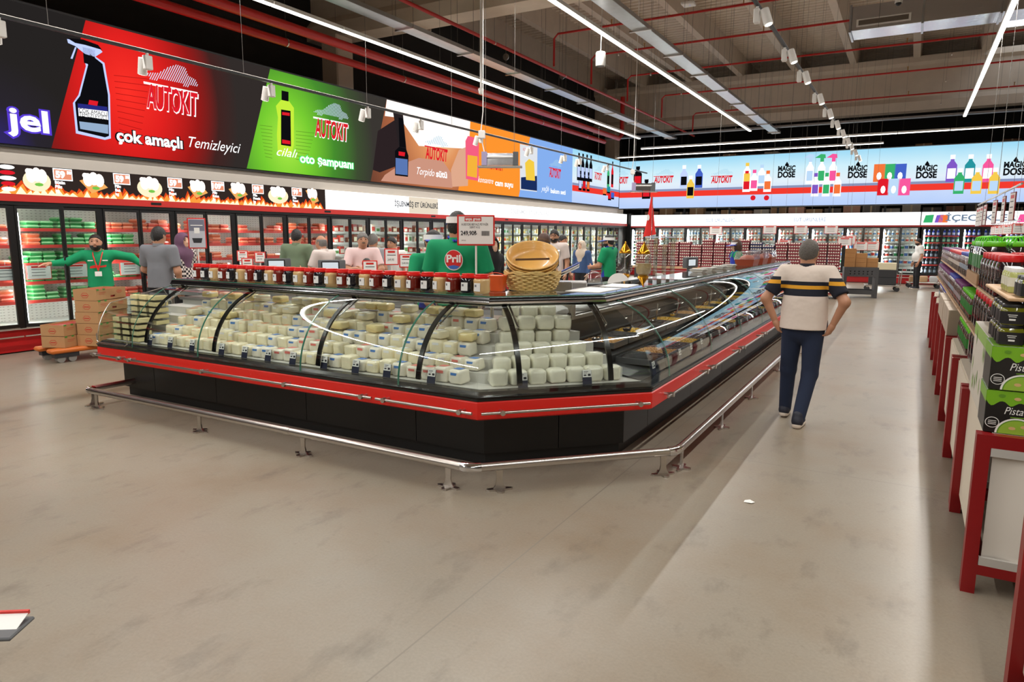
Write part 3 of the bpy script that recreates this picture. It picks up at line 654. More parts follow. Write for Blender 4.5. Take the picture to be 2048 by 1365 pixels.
p_ch = [proto('cheese_pack', 'small pale cheese packet in the far fridges of the left wall', 'cheese packet', 'cheese packets in the far left fridges', pack_builder, [mat('chp_a%d' % i, a, .3), mat('chp_b%d' % i, c, .4)]) for i, (a, c) in enumerate(cols)]
n1 = n2 = 0
for (y, i) in LEFT_UNITS[6:]:
    far = i >= 12
    for k in (0, 1):
        for si, z in enumerate((.42,)+SHELVES):
            for c in range(3):
                yy = y+k*PITCH_D+.125+.175*c+RND.uniform(-.01, .01)
                if far:
                    if n2 < 296: spawn(RND.choice(p_ch), (FX-.16, yy, z+.001), RND.uniform(-.1, .1), (1, 1.05, RND.uniform(.8, 1.2))); n2 += 1
                elif n1 < 296: spawn(RND.choice(p_pr), (FX-.16, yy, z+.001), RND.uniform(-.1, .1), (1, 1.05, RND.uniform(.7, 1.2))); n1 += 1
def tub_builder(b): b.lathe([(.05, 0), (.062, .11), (.066, .112), (.066, .125), (.05, .127)], 10); b.m = 1; b.lathe([(.0535, .02), (.061, .09)], 10)
def bott_builder(b): b.lathe([(.036, 0), (.038, .12), (.034, .15), (.016, .185)], 8); b.m = 1; b.lathe([(.017, .185), (.017, .215)], 8); b.lathe([(.0385, .04), (.0385, .11)], 8)
def cart_builder(b): b.box(-.045, .045, -.045, .045, 0, .17); b.m = 1; b.box(-.046, .046, -.046, .046, .05, .12)
def mk(nm, lb, ct, gr, bl, cs): return [proto(nm, lb, ct, gr, bl, [mat('%s_w%d' % (nm, i), a, .35), mat('%s_c%d' % (nm, i), c, .4)]) for i, (a, c) in enumerate(cs)]
p_tub = mk('yogurt_tub', 'white yogurt tub with coloured label in the end wall dairy fridges', 'tub', 'yogurt tubs in the dairy fridges', tub_builder, [((250, 250, 248), (210, 60, 50)), ((250, 250, 248), (60, 150, 90)), ((250, 250, 248), (40, 44, 52)), ((250, 250, 248), (90, 130, 200))])
p_bot = mk('milk_bottle', 'small milk drink bottle on top shelves of the dairy fridges', 'bottle', 'milk bottles in the dairy fridges', bott_builder, [((250, 246, 238), (226, 120, 70)), ((252, 250, 248), (120, 160, 210)), ((252, 240, 220), (206, 60, 60))])
p_car = mk('milk_carton', 'white milk carton on low shelves of the dairy fridges', 'carton', 'milk cartons in the dairy fridges', cart_builder, [((246, 246, 244), (30, 32, 36)), ((250, 250, 250), (200, 60, 60))])
p_can = mk('drink_can', 'blue or green drink can in the end wall drinks fridges', 'can', 'drinks in the drinks fridges', bott_builder, [((50, 70, 190), (210, 214, 240)), ((40, 130, 100), (180, 220, 190)), ((60, 66, 80), (150, 160, 176))])
for (x, kd) in BACK_UNITS:
    for k in (0, 1):
        for si, z in enumerate((.42,)+SHELVES):
            for c in range(4):
                xx = x+k*PITCH_D+.10+.138*c; yy = FBY+.17; loc = (xx, yy, z+.001); rz = -PI/2
                if kd == 'drink':
                    if x > 3: continue
                    spawn(p_can[0] if si == 5 else p_can[1] if si in (3, 4) and RND.random() < .6 else p_can[2], loc, rz, (1.3, 1.3, 1.05))
                elif si >= 4: spawn(RND.choice(p_bot), loc, rz, (1.3, 1.3, RND.uniform(.9, 1.05)))
                elif si >= 1: spawn(RND.choice(p_tub), loc, rz, (1.05, 1.05, RND.uniform(1.1, 1.5)))
                else: spawn(RND.choice(p_car), loc, rz, (1.3, 1.3, 1.1))
# ================================================================== SERVE-OVER COUNTER
T22 = math.tan(PI/8)
CA = Vector((-2.62, 4.14)); CB = Vector((-1.83, 4.93)); CL = -7.15; CEND = 14.6
class Wing:
    def __init__(s, O, u, L, m0, m1): s.O = Vector(O); s.u = Vector(u).normalized(); s.n = Vector((s.u.y, -s.u.x)); s.L = L; s.m0 = m0; s.m1 = m1; s.p = None
    def P(s, t, q, z): v = s.O+s.u*t+s.n*q; return (v.x, v.y, z)
    def a(s, q): return -T22*q if s.m0 else 0.0
    def b(s, q): return s.L+T22*q if s.m1 else s.L
    def sweep(s, name, prof, m, t0=None, t1=None, parent=None, smooth=None):
        n = len(prof); vs = []
        vs += [s.P(s.a(q) if t0 is None else t0, q, z) for q, z in prof]; vs += [s.P(s.b(q) if t1 is None else t1, q, z) for q, z in prof]
        b = MB().add(vs, [tuple(reversed(range(n))), tuple(range(n, 2*n))]+[(i, (i+1) % n, n+(i+1) % n, n+i) for i in range(n)])
        return b.build(name, m, parent or s.p, smooth)
    def rz(s): return math.atan2(s.u.y, s.u.x)
WL = Wing((CL, CA.y), (1, 0), CA.x-CL, False, True)
WC = Wing(CA, CB-CA, (CB-CA).length, True, True)
WR = Wing(CB, (0, 1), CEND-CB.y, True, False)
GT = math.radians(72)
def gcurve(f): t = f*GT; return (.245-.475*(1-math.cos(t))/(1-math.cos(GT)), .60+.59*math.sin(t)/math.sin(GT))
M_BASE = mat('black_base_sheet', (14, 14, 15), .38, var=.2, scale=3)
M_BAND = mat('red_bumper_band', (226, 34, 24), .38)
M_SILL = mat('black_sill', (10, 10, 11), .22)
M_DECKS = mat('case_deck_steel', (214, 212, 206), .4, .2)
M_DECKB = mat('case_inner', (205, 203, 198), .45)
M_PERFG = mat('perforated_grille', (150, 150, 150), .4, .7, var=.4, scale=220)
def counter(W, name, label, base_seams, glass_seams, struts, decks, glass_from=None, dark=False):
    t = thing(name, label, 'counter'); W.p = t
    e = .003
    ts = [None]+list(base_seams)+[None]
    for a, b_ in zip(ts, ts[1:]):
        W.sweep('base_panel', [(-.05, .10), (0, .10), (0, .418), (-.05, .418)], M_BASE, None if a is None else a+e, None if b_ is None else b_-e)
    W.sweep('kick_plate', [(-.09, .0), (-.045, .0), (-.045, .10), (-.09, .10)], M_BLACKM)
    W.sweep('case_body', [(-.78, .05), (-.05, .05), (-.05, .55), (-.78, .55)], M_BLACKM)
    W.sweep('bumper_band', [(-.05, .42), (.225, .42), (.255, .435), (.255, .55), (.245, .56), (-.05, .56)], M_BAND)
    W.sweep('sill', [(-.05, .56), (.25, .56), (.252, .578), (.262, .585), (.262, .592), (.23, .60), (.2, .618), (.15, .622), (-.05, .60)], M_SILL)
    prof = decks; W.sweep('deck', prof, mat('deck_charcoal', (52, 52, 54), .4) if dark else M_DECKS)
    W.sweep('rear_panel', [(-.78, .05), (-.74, .05), (-.74, 1.0), (-.78, 1.0)], mat('rear_charcoal', (70, 70, 72), .4) if dark else M_DECKB)
    W.sweep('rear_worktop', [(-1.05, .97), (-.70, .97), (-.70, 1.0), (-1.05, 1.0)], mat('worktop_steel', (176, 174, 170), .3, .8))
    can = W.sweep('canopy', [(-.345, 1.178), (-.26, 1.168), (-.222, 1.18), (-.212, 1.205), (-.225, 1.232), (-.25, 1.24), (-.345, 1.24)], M_SILL, glass_from, None, smooth=50)
    W.sweep('trim_strip', [(-.2125, 1.19), (-.207, 1.194), (-.207, 1.206), (-.2125, 1.21)], M_CHROME, glass_from, None, can)
    tg = W.sweep('top_shelf', [(-.68, 1.241), (-.235, 1.241), (-.235, 1.249), (-.68, 1.249)], M_GLASS, glass_from, None)
    W.sweep('shelf_edge', [(-.235, 1.241), (-.233, 1.241), (-.233, 1.249), (-.235, 1.249)], M_GEDGE, glass_from, None, tg)
    for tp in struts:
        b = MB(); b.cyl(W.P(tp, -.66, 1.0), W.P(tp, -.66, 1.24), .014, 8); b.build('shelf_post', M_STEEL, t)
    gs = [glass_from]+list(glass_seams)+[None]
    K = 12
    for a, b_ in zip(gs, gs[1:]):
        out = [gcurve(i/K) for i in range(K+1)]; inn = [(q-.006, z-.002) for q, z in reversed(out)]
        W.sweep('glass_pane', out+inn, M_GLASS, None if a is None else a+.004, None if b_ is None else b_-.004, smooth=40)
        for te in (a, b_):
            if te is None: continue
            b = MB(); sg = .004 if te is a else -.004
            pts = [W.P(te+sg, q-.003, z) for q, z in out]; b.tube(pts, .004, 4); b.build('pane_edge', M_GEDGE, t)
    for tp in struts:
        pts = [(gcurve(i/K)[0]-.05, gcurve(i/K)[1]-.012) for i in range(1, K+1)]
        n = len(pts); vs = []
        for q, z in pts: vs += [W.P(tp-.019, q, z), W.P(tp+.019, q, z), W.P(tp+.019, q-.014, z-.008), W.P(tp-.019, q-.014, z-.008)]
        fs = [(0, 1, 2, 3), (4*n-1, 4*n-2, 4*n-3, 4*n-4)]
        for i in range(n-1):
            for k in range(4): fs.append((4*i+k, 4*i+4+k, 4*i+4+(k+1) % 4, 4*i+(k+1) % 4))
        st = MB().add(vs, fs).build('strut', M_SILL, t, 40)
        p0 = gcurve(1); p1 = gcurve(.66)
        MB().cyl(W.P(tp+.045, p0[0]-.06, p0[1]-.02), W.P(tp+.045, p1[0]-.05, p1[1]-.02), .008, 8).build('gas_spring', M_CHROME, st)
        MB().cyl(W.P(tp+.045, p1[0]-.05, p1[1]-.02), W.P(tp+.01, p1[0]-.062, p1[1]-.06), .006, 6).build('hinge', M_STEEL, st)
    return t
def rail(W, spans):
    """steel handrail on the red band"""
    for a, b_, br in spans:
        r = MB().cyl(W.P(a, .315, .49), W.P(b_, .315, .49), .011, 10).build('hand_rail', M_STEEL, W.p, 40)
        for tb in br:
            b = MB(); b.cyl(W.P(tb, .25, .49), W.P(tb, .31, .49), .012, 8); b.cyl(W.P(tb, .30, .49), W.P(tb, .335, .49), .019, 12); b.build('bracket', M_STEEL, r, 40)
STEP = .15; RISE = .075
dk = [(.15, .56), (.15, .625)]
for k in range(5): dk += [(.12-STEP*k, .625+RISE*k), (.12-STEP*(k+1), .625+RISE*k)]
dk += [(-.74, .625+RISE*4), (-.74, .56)]
tl = lambda X: X-CL
cl_ = counter(WL, 'serve_over_counter', 'long cheese counter with curved glass front and row of jars on top', [tl(-6.62), tl(-5.65), tl(-4.45), tl(-3.25)], [tl(-5.55), tl(-4.24), tl(-3.22)], [tl(-6.42), tl(-5.4), tl(-4.1), tl(-3.08)], dk, tl(-6.56))
rail(WL, [(-.02, tl(-6.62), (.05, tl(-6.68))), (tl(-6.58), tl(-3.42), (tl(-6.5), tl(-5.4), tl(-4.35), tl(-3.52))), (tl(-3.38), tl(-2.52), (tl(-3.3), tl(-2.62)))])
cc_ = counter(WC, 'serve_over_counter', 'angled corner counter of white cheese blocks with curved glass front', [WC.L*.52], [], [.22, .92], dk)
rail(WC, [(-.09, WC.L+.06, (.06, WC.L-.02))])
dko = [(.15, .56), (.15, .625), (.12, .63), (-.25, .66), (-.25, .72), (-.66, .76), (-.74, .78), (-.74, .56)]
tr = lambda Y: Y-CB.y
seamR = [tr(y) for y in (5.28, 6.62, 7.95, 9.25, 10.55, 11.85, 13.15)]
cr_ = counter(WR, 'serve_over_counter', 'long olive counter with curved glass running beside the walking man', [tr(y) for y in (5.5, 6.83, 8.16, 9.5, 10.8, 12.1, 13.4)], seamR, [q+.12 for q in seamR], dko, dark=True)
for k in range(7):
    a = tr(5.02+1.33*k); rail(WR, [(a-(.02 if k else .0), a+1.24, (a+.1, a+1.14))])
# open end module of the cheese counter: low clear side and front
WL.p = cl_
K = 7; out = [gcurve(.55*i/K) for i in range(K+1)]
WL.sweep('end_pane', out+[(q-.006, z-.002) for q, z in reversed(out)], M_GLASS, .02, tl(-6.57), smooth=40)
pr_ = [(q, z) for q, z in out]+[(-.5, out[-1][1]+.12), (-.6, .95), (-.6, .62)]
b = MB(); b.prism(pr_, lambda q, z: WL.P(.0, q, z), lambda q, z: WL.P(.007, q, z)); b.build('end_pane', M_GLASS, cl_)
b = MB(); b.tube([WL.P(.004, q, z) for q, z in pr_[:-1]], .005, 5); b.build('pane_edge', M_STEEL, cl_)
b = MB(); q0 = gcurve(0); b.tube([WL.P(.03, .268, .70), WL.P(.04, .272, .63), WL.P(.07, .272, .612), WL.P(.52, .272, .612), WL.P(.56, .272, .63), WL.P(.56, .268, .70)], .005, 6); b.build('wire_guard', M_STEEL, cl_)

# ------------------------------------------------------------------ floor guard rail
gr = thing('guard_rail', 'low stainless steel bumper rail on posts around the counter', 'guard rail')
def off(q): return (Vector((CA.x+T22*q, CA.y-q)), Vector((CB.x+q, CB.y-T22*q)))
ga, gb = off(.485); GZ = .17; GRD = .03
gl0 = Vector((-6.98, ga.y))
def seg_pipe(p, q): MB().cyl((p.x, p.y, GZ), (q.x, q.y, GZ), GRD, 16).build('pipe', M_STEEL, gr, 40)
def elbow(p, d0, d1):
    pts = [];
    for i in range(7):
        f = i/6; a = p-d0*.07*(1-f)**1.0*(1-f); v = p-d0*.07*(1-f)*(1-f)+d1*.07*f*f; pts.append((v.x, v.y, GZ))
    MB().tube(pts, GRD+.0035, 16).build('elbow', M_CHROME, gr, 40)
d45 = (gb-ga).normalized(); dx = Vector((1, 0)); dy = Vector((0, 1))
seg_pipe(gl0+dx*.04, Vector((-4.15, ga.y))); seg_pipe(Vector((-4.14, ga.y)), ga-dx*.06); seg_pipe(ga+d45*.06, gb-d45*.06); seg_pipe(gb+dy*.06, Vector((gb.x, CEND+.1))); seg_pipe(gl0+dy*.04, gl0+dy*1.5)
MB().cyl((-4.18, ga.y, GZ), (-4.11, ga.y, GZ), GRD+.003, 16).build('sleeve', M_STEEL, gr, 40)
elbow(ga, dx, d45); elbow(gb, d45, dy); elbow(gl0, -dy, dx)
def post(p, d):
    b = MB(); n = Vector((d.y, -d.x)); w_ = .026
    vs = []
    for z, hw_p in ((.012, .045), (.035, .028), (.07, .02), (GZ-.02, .024)):
        for sx, sn in ((-1, -1), (1, -1), (1, 1), (-1, 1)):
            v = p+d*(hw_p*sx)+n*(.006*sn); vs.append((v.x, v.y, z))
    fs = [(3, 2, 1, 0)]+[(4*i+k, 4*i+(k+1) % 4, 4*i+4+(k+1) % 4, 4*i+4+k) for i in range(3) for k in range(4)]+[(12, 13, 14, 15)]
    o = b.add(vs, fs).build('post', M_STEEL, gr)
    b = MB(); pts = []
    for i in range(24):
        a = 2*PI*i/24; r = .05+.022*math.cos(4*a); pts.append((r*math.cos(a), r*math.sin(a)))
    b.prism(pts, lambda u, v: (p.x+d.x*u*1.3+n.x*v, p.y+d.y*u*1.3+n.y*v, .0), lambda u, v: (p.x+d.x*u*1.3+n.x*v, p.y+d.y*u*1.3+n.y*v, .013)); b.build('foot_plate', M_STEEL, o)
for x in (-6.82, -5.24, -3.98, -2.6): post(Vector((x, ga.y)), dx)
for f in (.13, .93): post(ga+(gb-ga)*f, d45)
for y in (4.86, 6.12, 7.45, 9.2, 10.8, 12.4): post(Vector((gb.x, y)), dy)
for f in (.06, 1.0): post(gl0+dy*f, dy)

# ------------------------------------------------------------------ cheese blocks
def cheese_proto(name, label, group, dims, c1, lab, seed):
    r = random.Random(seed); bm = bmesh.new(); bmesh.ops.create_cube(bm, size=1); bmesh.ops.bevel(bm, geom=bm.edges[:], offset=.24, segments=3, profile=.55, affect='EDGES')
    for v in bm.verts:
        v.co = Vector((v.co.x*dims[0], v.co.y*dims[1], (v.co.z+.5)*dims[2]))
        v.co += Vector((r.uniform(-1, 1), r.uniform(-1, 1), r.uniform(-.4, .4)))*.0045
        if v.co.z < .004: v.co.z = 0
    bm.verts.index_update(); b = MB(); b.add([v.co[:] for v in bm.verts], [[v.index for v in f.verts] for f in bm.faces]); bm.free()
    if lab:
        b.m = 1; z = dims[2]+.0022
        b.add([(-.035, -.03, z), (.03, -.034, z), (.036, .03, z), (-.032, .034, z)], [(0, 1, 2, 3)])
        b.add([(-.03, -dims[1]/2-.0022, dims[2]*.62), (.03, -dims[1]/2-.0022, dims[2]*.62), (.03, -dims[1]/2-.0022, dims[2]*.8), (-.03, -dims[1]/2-.0022, dims[2]*.8)], [(0, 1, 2, 3)])
    o = b.build(name, [c1]+([lab] if lab else []), None, 50); COL.objects.unlink(o); tag(o, label, 'cheese', group); return o
def cheesemat(name, c):
    return mat(name, c, .22, var=.06, scale=28, bump=.35, coat=.35)
MC1, MC2, MC3, MC4 = cheesemat('cheese_cream', (250, 239, 206)), cheesemat('cheese_ivory', (247, 240, 222)), cheesemat('cheese_yellow', (242, 222, 160)), cheesemat('cheese_white', (243, 239, 220))
LB = [mat('sticker_blue', (88, 140, 214), .4), mat('sticker_orange', (240, 150, 96), .4), mat('sticker_white', (246, 246, 246), .4), mat('sticker_rose', (236, 130, 120), .4)]
GCH = 'wrapped cheese blocks in the long cheese counter'
pc = [cheese_proto('cheese_block', 'cream block of wrapped cheese stacked in the long cheese counter', GCH, (.128, .125, .105), (MC1, MC1, MC2, MC1, MC3, MC2)[i], (None, LB[2], LB[0], LB[1], None, LB[3])[i], i) for i in range(6)]
GCW = 'white cheese blocks in the angled corner counter'
pw = [cheese_proto('cheese_block', 'round-edged white cheese block stacked in the angled corner counter', GCW, (.135, .125, .108), MC4, None, 20+i) for i in range(4)]
nc = 0
for k in range(5):
    t_ = tl(-6.42)+.03*(k % 2); q = .12-STEP*(k+.5); z = .626+RISE*k
    tend = WL.b(q)-.08
    while t_ < tend:
        f = t_/WL.L
        c = RND.choice([0, 0, 1, 2, 3] if f < .5 else [0, 1, 2, 2, 5])
        o = spawn(pc[c], WL.P(t_, q+RND.uniform(-.008, .008), z), RND.uniform(-.13, .13), (RND.uniform(.93, 1.02), RND.uniform(.9, 1.03), RND.uniform(.86, 1.12))); nc += 1
        if k in (2, 3, 4) and RND.random() < (.5 if k == 4 else .16):
            spawn(pc[RND.choice([1, 3, 4, 4])], WL.P(t_, q-.01, z+.115), RND.uniform(-.2, .2), (1, 1, .62)); nc += 1
        t_ += .134
rzc = WC.rz()
for k in range(5):
    q = .12-STEP*(k+.5); z = .626+RISE*k; t_ = WC.a(q)+.115
    while t_ < WC.b(q)-.09:
        spawn(RND.choice(pw), WC.P(t_, q+RND.uniform(-.006, .006), z), rzc+RND.uniform(-.13, .13), (RND.uniform(.95, 1.02), .98, RND.uniform(.95, 1.08)))
        t_ += .147
# top layer of the corner pile
for k in (3, 4):
    q = .12-STEP*(k+.5); z = .626+RISE*k+.114; t_ = WC.a(q)+.12
    while t_ < WC.b(q)-.1:
        spawn(RND.choice(pw), WC.P(t_, q+RND.uniform(-.01, .01), z), rzc+RND.uniform(-.15, .15)); t_ += .15
# clear tubs of cheese at the open end
M_CLEAR = glassmat('clear_plastic', (253, 254, 254), .05, .05)
def tubbox():
    t = thing('cheese_tub', 'clear plastic tub of grated cheese at the open end of the cheese counter', 'tub', group='clear cheese tubs at the counter end')
    MB().prism([(-.07, -.09), (.07, -.09), (.07, .09), (-.07, .09)], lambda u, v: (u*.86, v*.88, 0), lambda u, v: (u, v, .055)).build('box', M_CLEAR, t)
    MB().rbox(-.073, .073, -.093, .093, .055, .062, .003).build('lid', M_CLEAR, t)
    b = MB(); r = random.Random(3)
    for i in range(26): b.ball((r.uniform(-.045, .045), r.uniform(-.06, .06), r.uniform(.014, .042)), r.uniform(.012, .017), 5, 3)
    b.box(-.055, .055, -.072, .072, .006, .046)
    o = b.build('cheese_pieces', mat('curd_yellow', (250, 234, 176), .45), t); o['kind'] = 'stuff'; return t
tb = tubbox(); first = True
for ix in range(3):
    for iy in range(2):
        for iz in range(5 if iy else 4):
            loc = WL.P(.16+.155*ix, .06-.2*iy, .626+RISE*(iy*1.2)+.063*iz+.012*iy)
            if iy == 1: loc = (loc[0], loc[1], .626+RISE*2+.063*iz)
            if first: tb.location = loc; first = False
            else: dup(tb, loc, RND.uniform(-.04, .04))
# price tags on the deck edge
M_NAVY = mat('tag_navy', (34, 38, 62), .5)
def price_tag():
    t = thing('price_tag', 'white price label on dark card clipped to the front edge of the counter deck', 'price tag', group='price tags along the counter deck edge')
    b = MB(); b.prism([(-.036, 0), (.036, 0), (.036, .10), (-.036, .10)], lambda u, v: (u, v*.22, v), lambda u, v: (u, v*.22+.003, v)); b.build('card', M_NAVY, t)
    b = MB(); b.prism([(-.034, .052), (.034, .052), (.034, .104), (-.034, .104)], lambda u, v: (u, v*.22-.002, v), lambda u, v: (u, v*.22-.001, v)); lb = b.build('label', M_PAPER, t)
    b = MB()
    for i, (x0, x1, z0, z1) in enumerate(((-.026, .01, .09, .094), (-.026, .0, .08, .083), (-.026, -.006, .062, .072), (.006, .028, .06, .076))): b.add([(x0, z0*.22-.0025, z0), (x1, z0*.22-.0025, z0), (x1, z1*.22-.0025, z1), (x0, z1*.22-.0025, z1)], [(0, 1, 2, 3)])
    o = b.build('print', M_TEXT, lb); o['kind'] = 'stuff'; return t
ptg = price_tag(); firstp = [True]
def put_tag(W, t_, q=.16, z=.623):
    loc = W.P(t_, q, z)
    if firstp[0]: ptg.location = loc; ptg.rotation_euler = (0, 0, W.rz()); firstp[0] = False
    else: dup(ptg, loc, W.rz())
for X in (-6.4, -6.08, -5.75, -5.33, -5.02, -4.72, -4.42, -4.06, -3.72, -3.4, -2.98): put_tag(WL, tl(X), .165)
for f in (.18, .62): put_tag(WC, WC.L*f+.05, .165)
for i in range(22): put_tag(WR, .22+.36*i, .165)

# ------------------------------------------------------------------ olives
def olive_pan(kind, c, seed):
    t = thing('olive_pan', '%s olives heaped in a steel pan in the olive counter' % kind, 'olive pan', group='%s olive pans in the olive counter' % kind)
    b = MB(); w_, d_, h_ = .168, .17, .05
    for x0, x1, y0, y1 in ((-w_, w_, -d_, -d_+.006), (-w_, w_, d_-.006, d_), (-w_, -w_+.006, -d_, d_), (w_-.006, w_, -d_, d_)): b.box(x0, x1, y0, y1, 0, h_)
    b.box(-w_, w_, -d_, d_, 0, .006); b.build('pan', mat('pan_steel', (120, 120, 122), .35, .7), t)
    b = MB(); r = random.Random(seed); rr = .0125
    y = -d_+.02; j = 0
    while y < d_-.018:
        x = -w_+.02+(j % 2)*.012
        while x < w_-.018:
            z = .028+.022*(1-(x/w_)**2)*(1-(y/d_)**2)+r.uniform(-.004, .006); b.ball((x+r.uniform(-.004, .004), y+r.uniform(-.004, .004), z), (rr*1.15, rr, rr), 6, 4); x += .0255
        y += .0225; j += 1
    b.box(-w_+.006, w_-.006, -d_+.006, d_-.006, .006, .03)
    o = b.build('olives', c, t, 60); o['kind'] = 'stuff'; return t
M_OB, M_OG, M_OO = mat('olive_black', (26, 20, 22), .15, var=.3, scale=40), mat('olive_yellow', (214, 170, 50), .2, var=.2, scale=40), mat('olive_brown', (196, 146, 84), .25, var=.2, scale=40)
pans = [olive_pan('black', M_OB, 1), olive_pan('yellow', M_OG, 2), olive_pan('brown', M_OO, 3)]
usedp = set()
seq = ([1, 0, 2, 0, 1, 0, 0, 2, 0, 1, 0, 2, 0, 0, 1, 0, 0, 2, 0, 1, 0, 0, 2, 0], [0, 2, 0, 1, 0, 0, 1, 0, 2, 0, 1, 0, 1, 0, 2, 1, 0, 1, 0, 0, 2, 0, 1, 0])
for row, (q, z) in enumerate(((-.065, .655), (-.46, .752))):
    for i in range(24):
        t_ = .19+.365*i+(.1 if row else 0)
        if t_ < WR.a(q)+.19: continue
        k = seq[row][i]; loc = WR.P(t_, q, z)
        if k in usedp: o = dup(pans[k], loc, WR.rz())
        else: o = pans[k]; o.location = loc; o.rotation_euler = (0, 0, WR.rz()); usedp.add(k)
        o.rotation_euler = (0, .0, WR.rz())
def ladle():
    t = thing('ladle', 'steel serving ladle with upright handle in an olive pan', 'ladle', group='ladles in the olive counter')
    MB().tube([(0, .03, .0), (0, .05, .05), (0, .06, .2)], .009, 8).build('handle', M_CHROME, t, 40)
    MB().lathe([(.004, -.008), (.022, -.004), (.034, .012), (.036, .024), (.032, .024), (.02, .004)], 12).build('bowl', M_CHROME, t, 50); return t
ld = ladle()
for i in range(7):
    loc = WR.P(.42+.73*i, -.43, .82)
    if i == 0: ld.location = loc; ld.rotation_euler = (0, 0, -1.3)
    else: dup(ld, loc, -1.3+RND.uniform(-.5, .5))
# ================================================================== UNDER THE ROOF
M_WIRE = mat('thin_wire', (120, 116, 112), .5, .5)
def lamp(label, group):
    t = thing('linear_lamp', label, 'lamp', group=group)
    MB().box(-.045, .045, -.745, .745, .0, .055).build('housing', M_WHITE, t)
    MB().box(-.035, .035, -.742, .742, -.02, .0).build('diffuser', E_LAMP, t)
    b = MB()
    b.cyl((0, .6, .055), (0, .6, 3.0), .003, 4); b.build('wire', M_WIRE, t); return t
RN = ('row beside the red pipes', 'row above the cheese counter', 'row above the jar shelves')
for ri, x in enumerate(ROWS):
    lp = lamp('white LED batten in the long roof %s' % RN[ri], 'LED battens, %s' % RN[ri]); lp.location = (x, -6.5, LAMP_Z)
    for i in range(1, 21): dup(lp, (x, -6.5+1.51*i, LAMP_Z))
lp = lamp('white LED batten in the front cross row near the end wall screen', 'LED battens, front cross row'); lp.location = (-9.0, 27.3, LAMP_Z); lp.rotation_euler = (0, 0, PI/2)
for i in range(1, 9): dup(lp, (-9.0+1.51*i, 27.3, LAMP_Z), PI/2)
lp = lamp('white LED batten in the rear cross row just above the end wall screen', 'LED battens, rear cross row'); lp.location = (-11.0, 29.85, LAMP_Z); lp.rotation_euler = (0, 0, PI/2)
for i in range(1, 7): dup(lp, (-11.0+1.51*i, 29.85, LAMP_Z), PI/2)
M_GALV = mat('galvanised', (176, 180, 184), .3, .9, var=.15, scale=9)
M_PIPE = mat('red_pipe_paint', (190, 26, 22), .38)
def tray(label, x, z, y0, y1, w_=.3):
    t = thing('cable_tray', label, 'cable tray', (x, 0, z))
    for sx in (-1, 1): MB().box(sx*w_/2-.004, sx*w_/2+.004, y0, y1, 0, .07).build('side', M_GALV, t)
    MB().box(-w_/2, w_/2, y0, y1, -.003, .0).build('bottom', M_GALV, t)
    y = y0+.5
    while y < y1:
        h = MB(); h.box(-w_/2-.06, w_/2+.06, y-.02, y+.02, -.03, -.003); b2 = h.build('bracket', M_STEEL, t)
        for sx in (-1, 1): MB().cyl((sx*(w_/2+.05), y, -.03), (sx*(w_/2+.05), y, 8.1-z), .004, 4).build('rod', M_WIRE, b2)
        y += 2.0
    MB().tube([(.05, y0, .03), (.05, y1, .03)], .03, 6).build('cables', M_DGREY, t)
    return t
tray('galvanised cable tray beside the batten row near the red pipes', -8.35, 5.45, -6, 27)
tray('galvanised cable tray beside the batten row above the cheese counter', -4.55, 5.4, -6, 27)
t = thing('cable_tray', 'galvanised cable tray crossing the hall near the end wall', 'cable tray', (0, 26.6, 5.55))
MB().box(-11, 9, -.12, .12, 0, .06).build('bottom', M_GALV, t)
for x in range(-10, 9, 3): MB().cyl((x, 0, .06), (x, 0, 2.9), .004, 4).build('rod', M_WIRE, t)
def pipe(label, pts, r, hang=2.0):
    t = thing('sprinkler_pipe', label, 'pipe'); MB().tube(pts, r, 12).build('pipe', M_PIPE, t, 50)
    p, q = Vector(pts[0]), Vector(pts[-1]); n = max(2, int((q-p).length/hang/1.6))
    for i in range(n):
        v = p.lerp(q, (i+.5)/n)
        b = MB(); b.cyl(v+Vector((0, 0, r)), (v.x, v.y, 8.15), .004, 4); b.build('hanger', M_WIRE, t)
        b = MB(); d = (q-p).normalized(); b.cyl(v-d*.015, v+d*.015, r+.006, 12); b.build('clamp', M_STEEL, t)
    return t
pipe('thick red sprinkler pipe, upper of the pair beside the left screen', [(-10.05, -6, 5.42), (-10.05, 25.6, 5.42), (-10.05, 25.9, 5.6), (-10.05, 25.9, 7.0)], .085)
pipe('thick red sprinkler pipe, lower of the pair beside the left screen', [(-10.55, -6, 5.3), (-10.55, 25.4, 5.3)], .075)
pipe('slim red sprinkler pipe running lengthwise over the cheese counter', [(-8.1, -6, 5.8), (-8.1, 29, 5.8)], .035)
for i, yy in enumerate((15.9, 18.2, 21.0, 24.4, 28.4)):
    pp = pipe('%s slim red sprinkler branch pipe crossing the roof, counted from the near girder' % ORD[i], [(-8.0, yy, 5.85), (-8.0, yy, 6.5), (-7.9, yy, 6.6), (9, yy, 6.6)], .026)
    for k in range(5):
        b = MB(); x = -6.5+3*k; b.cyl((x, yy, 6.62), (x, yy, 6.72), .012, 6); b.lathe([(.02, 6.72), (.03, 6.73), (.004, 6.74)], 8, (x, yy, 0)); o = b.build('sprinkler_head', mat('brass', (176, 130, 60), .3, .8), pp)
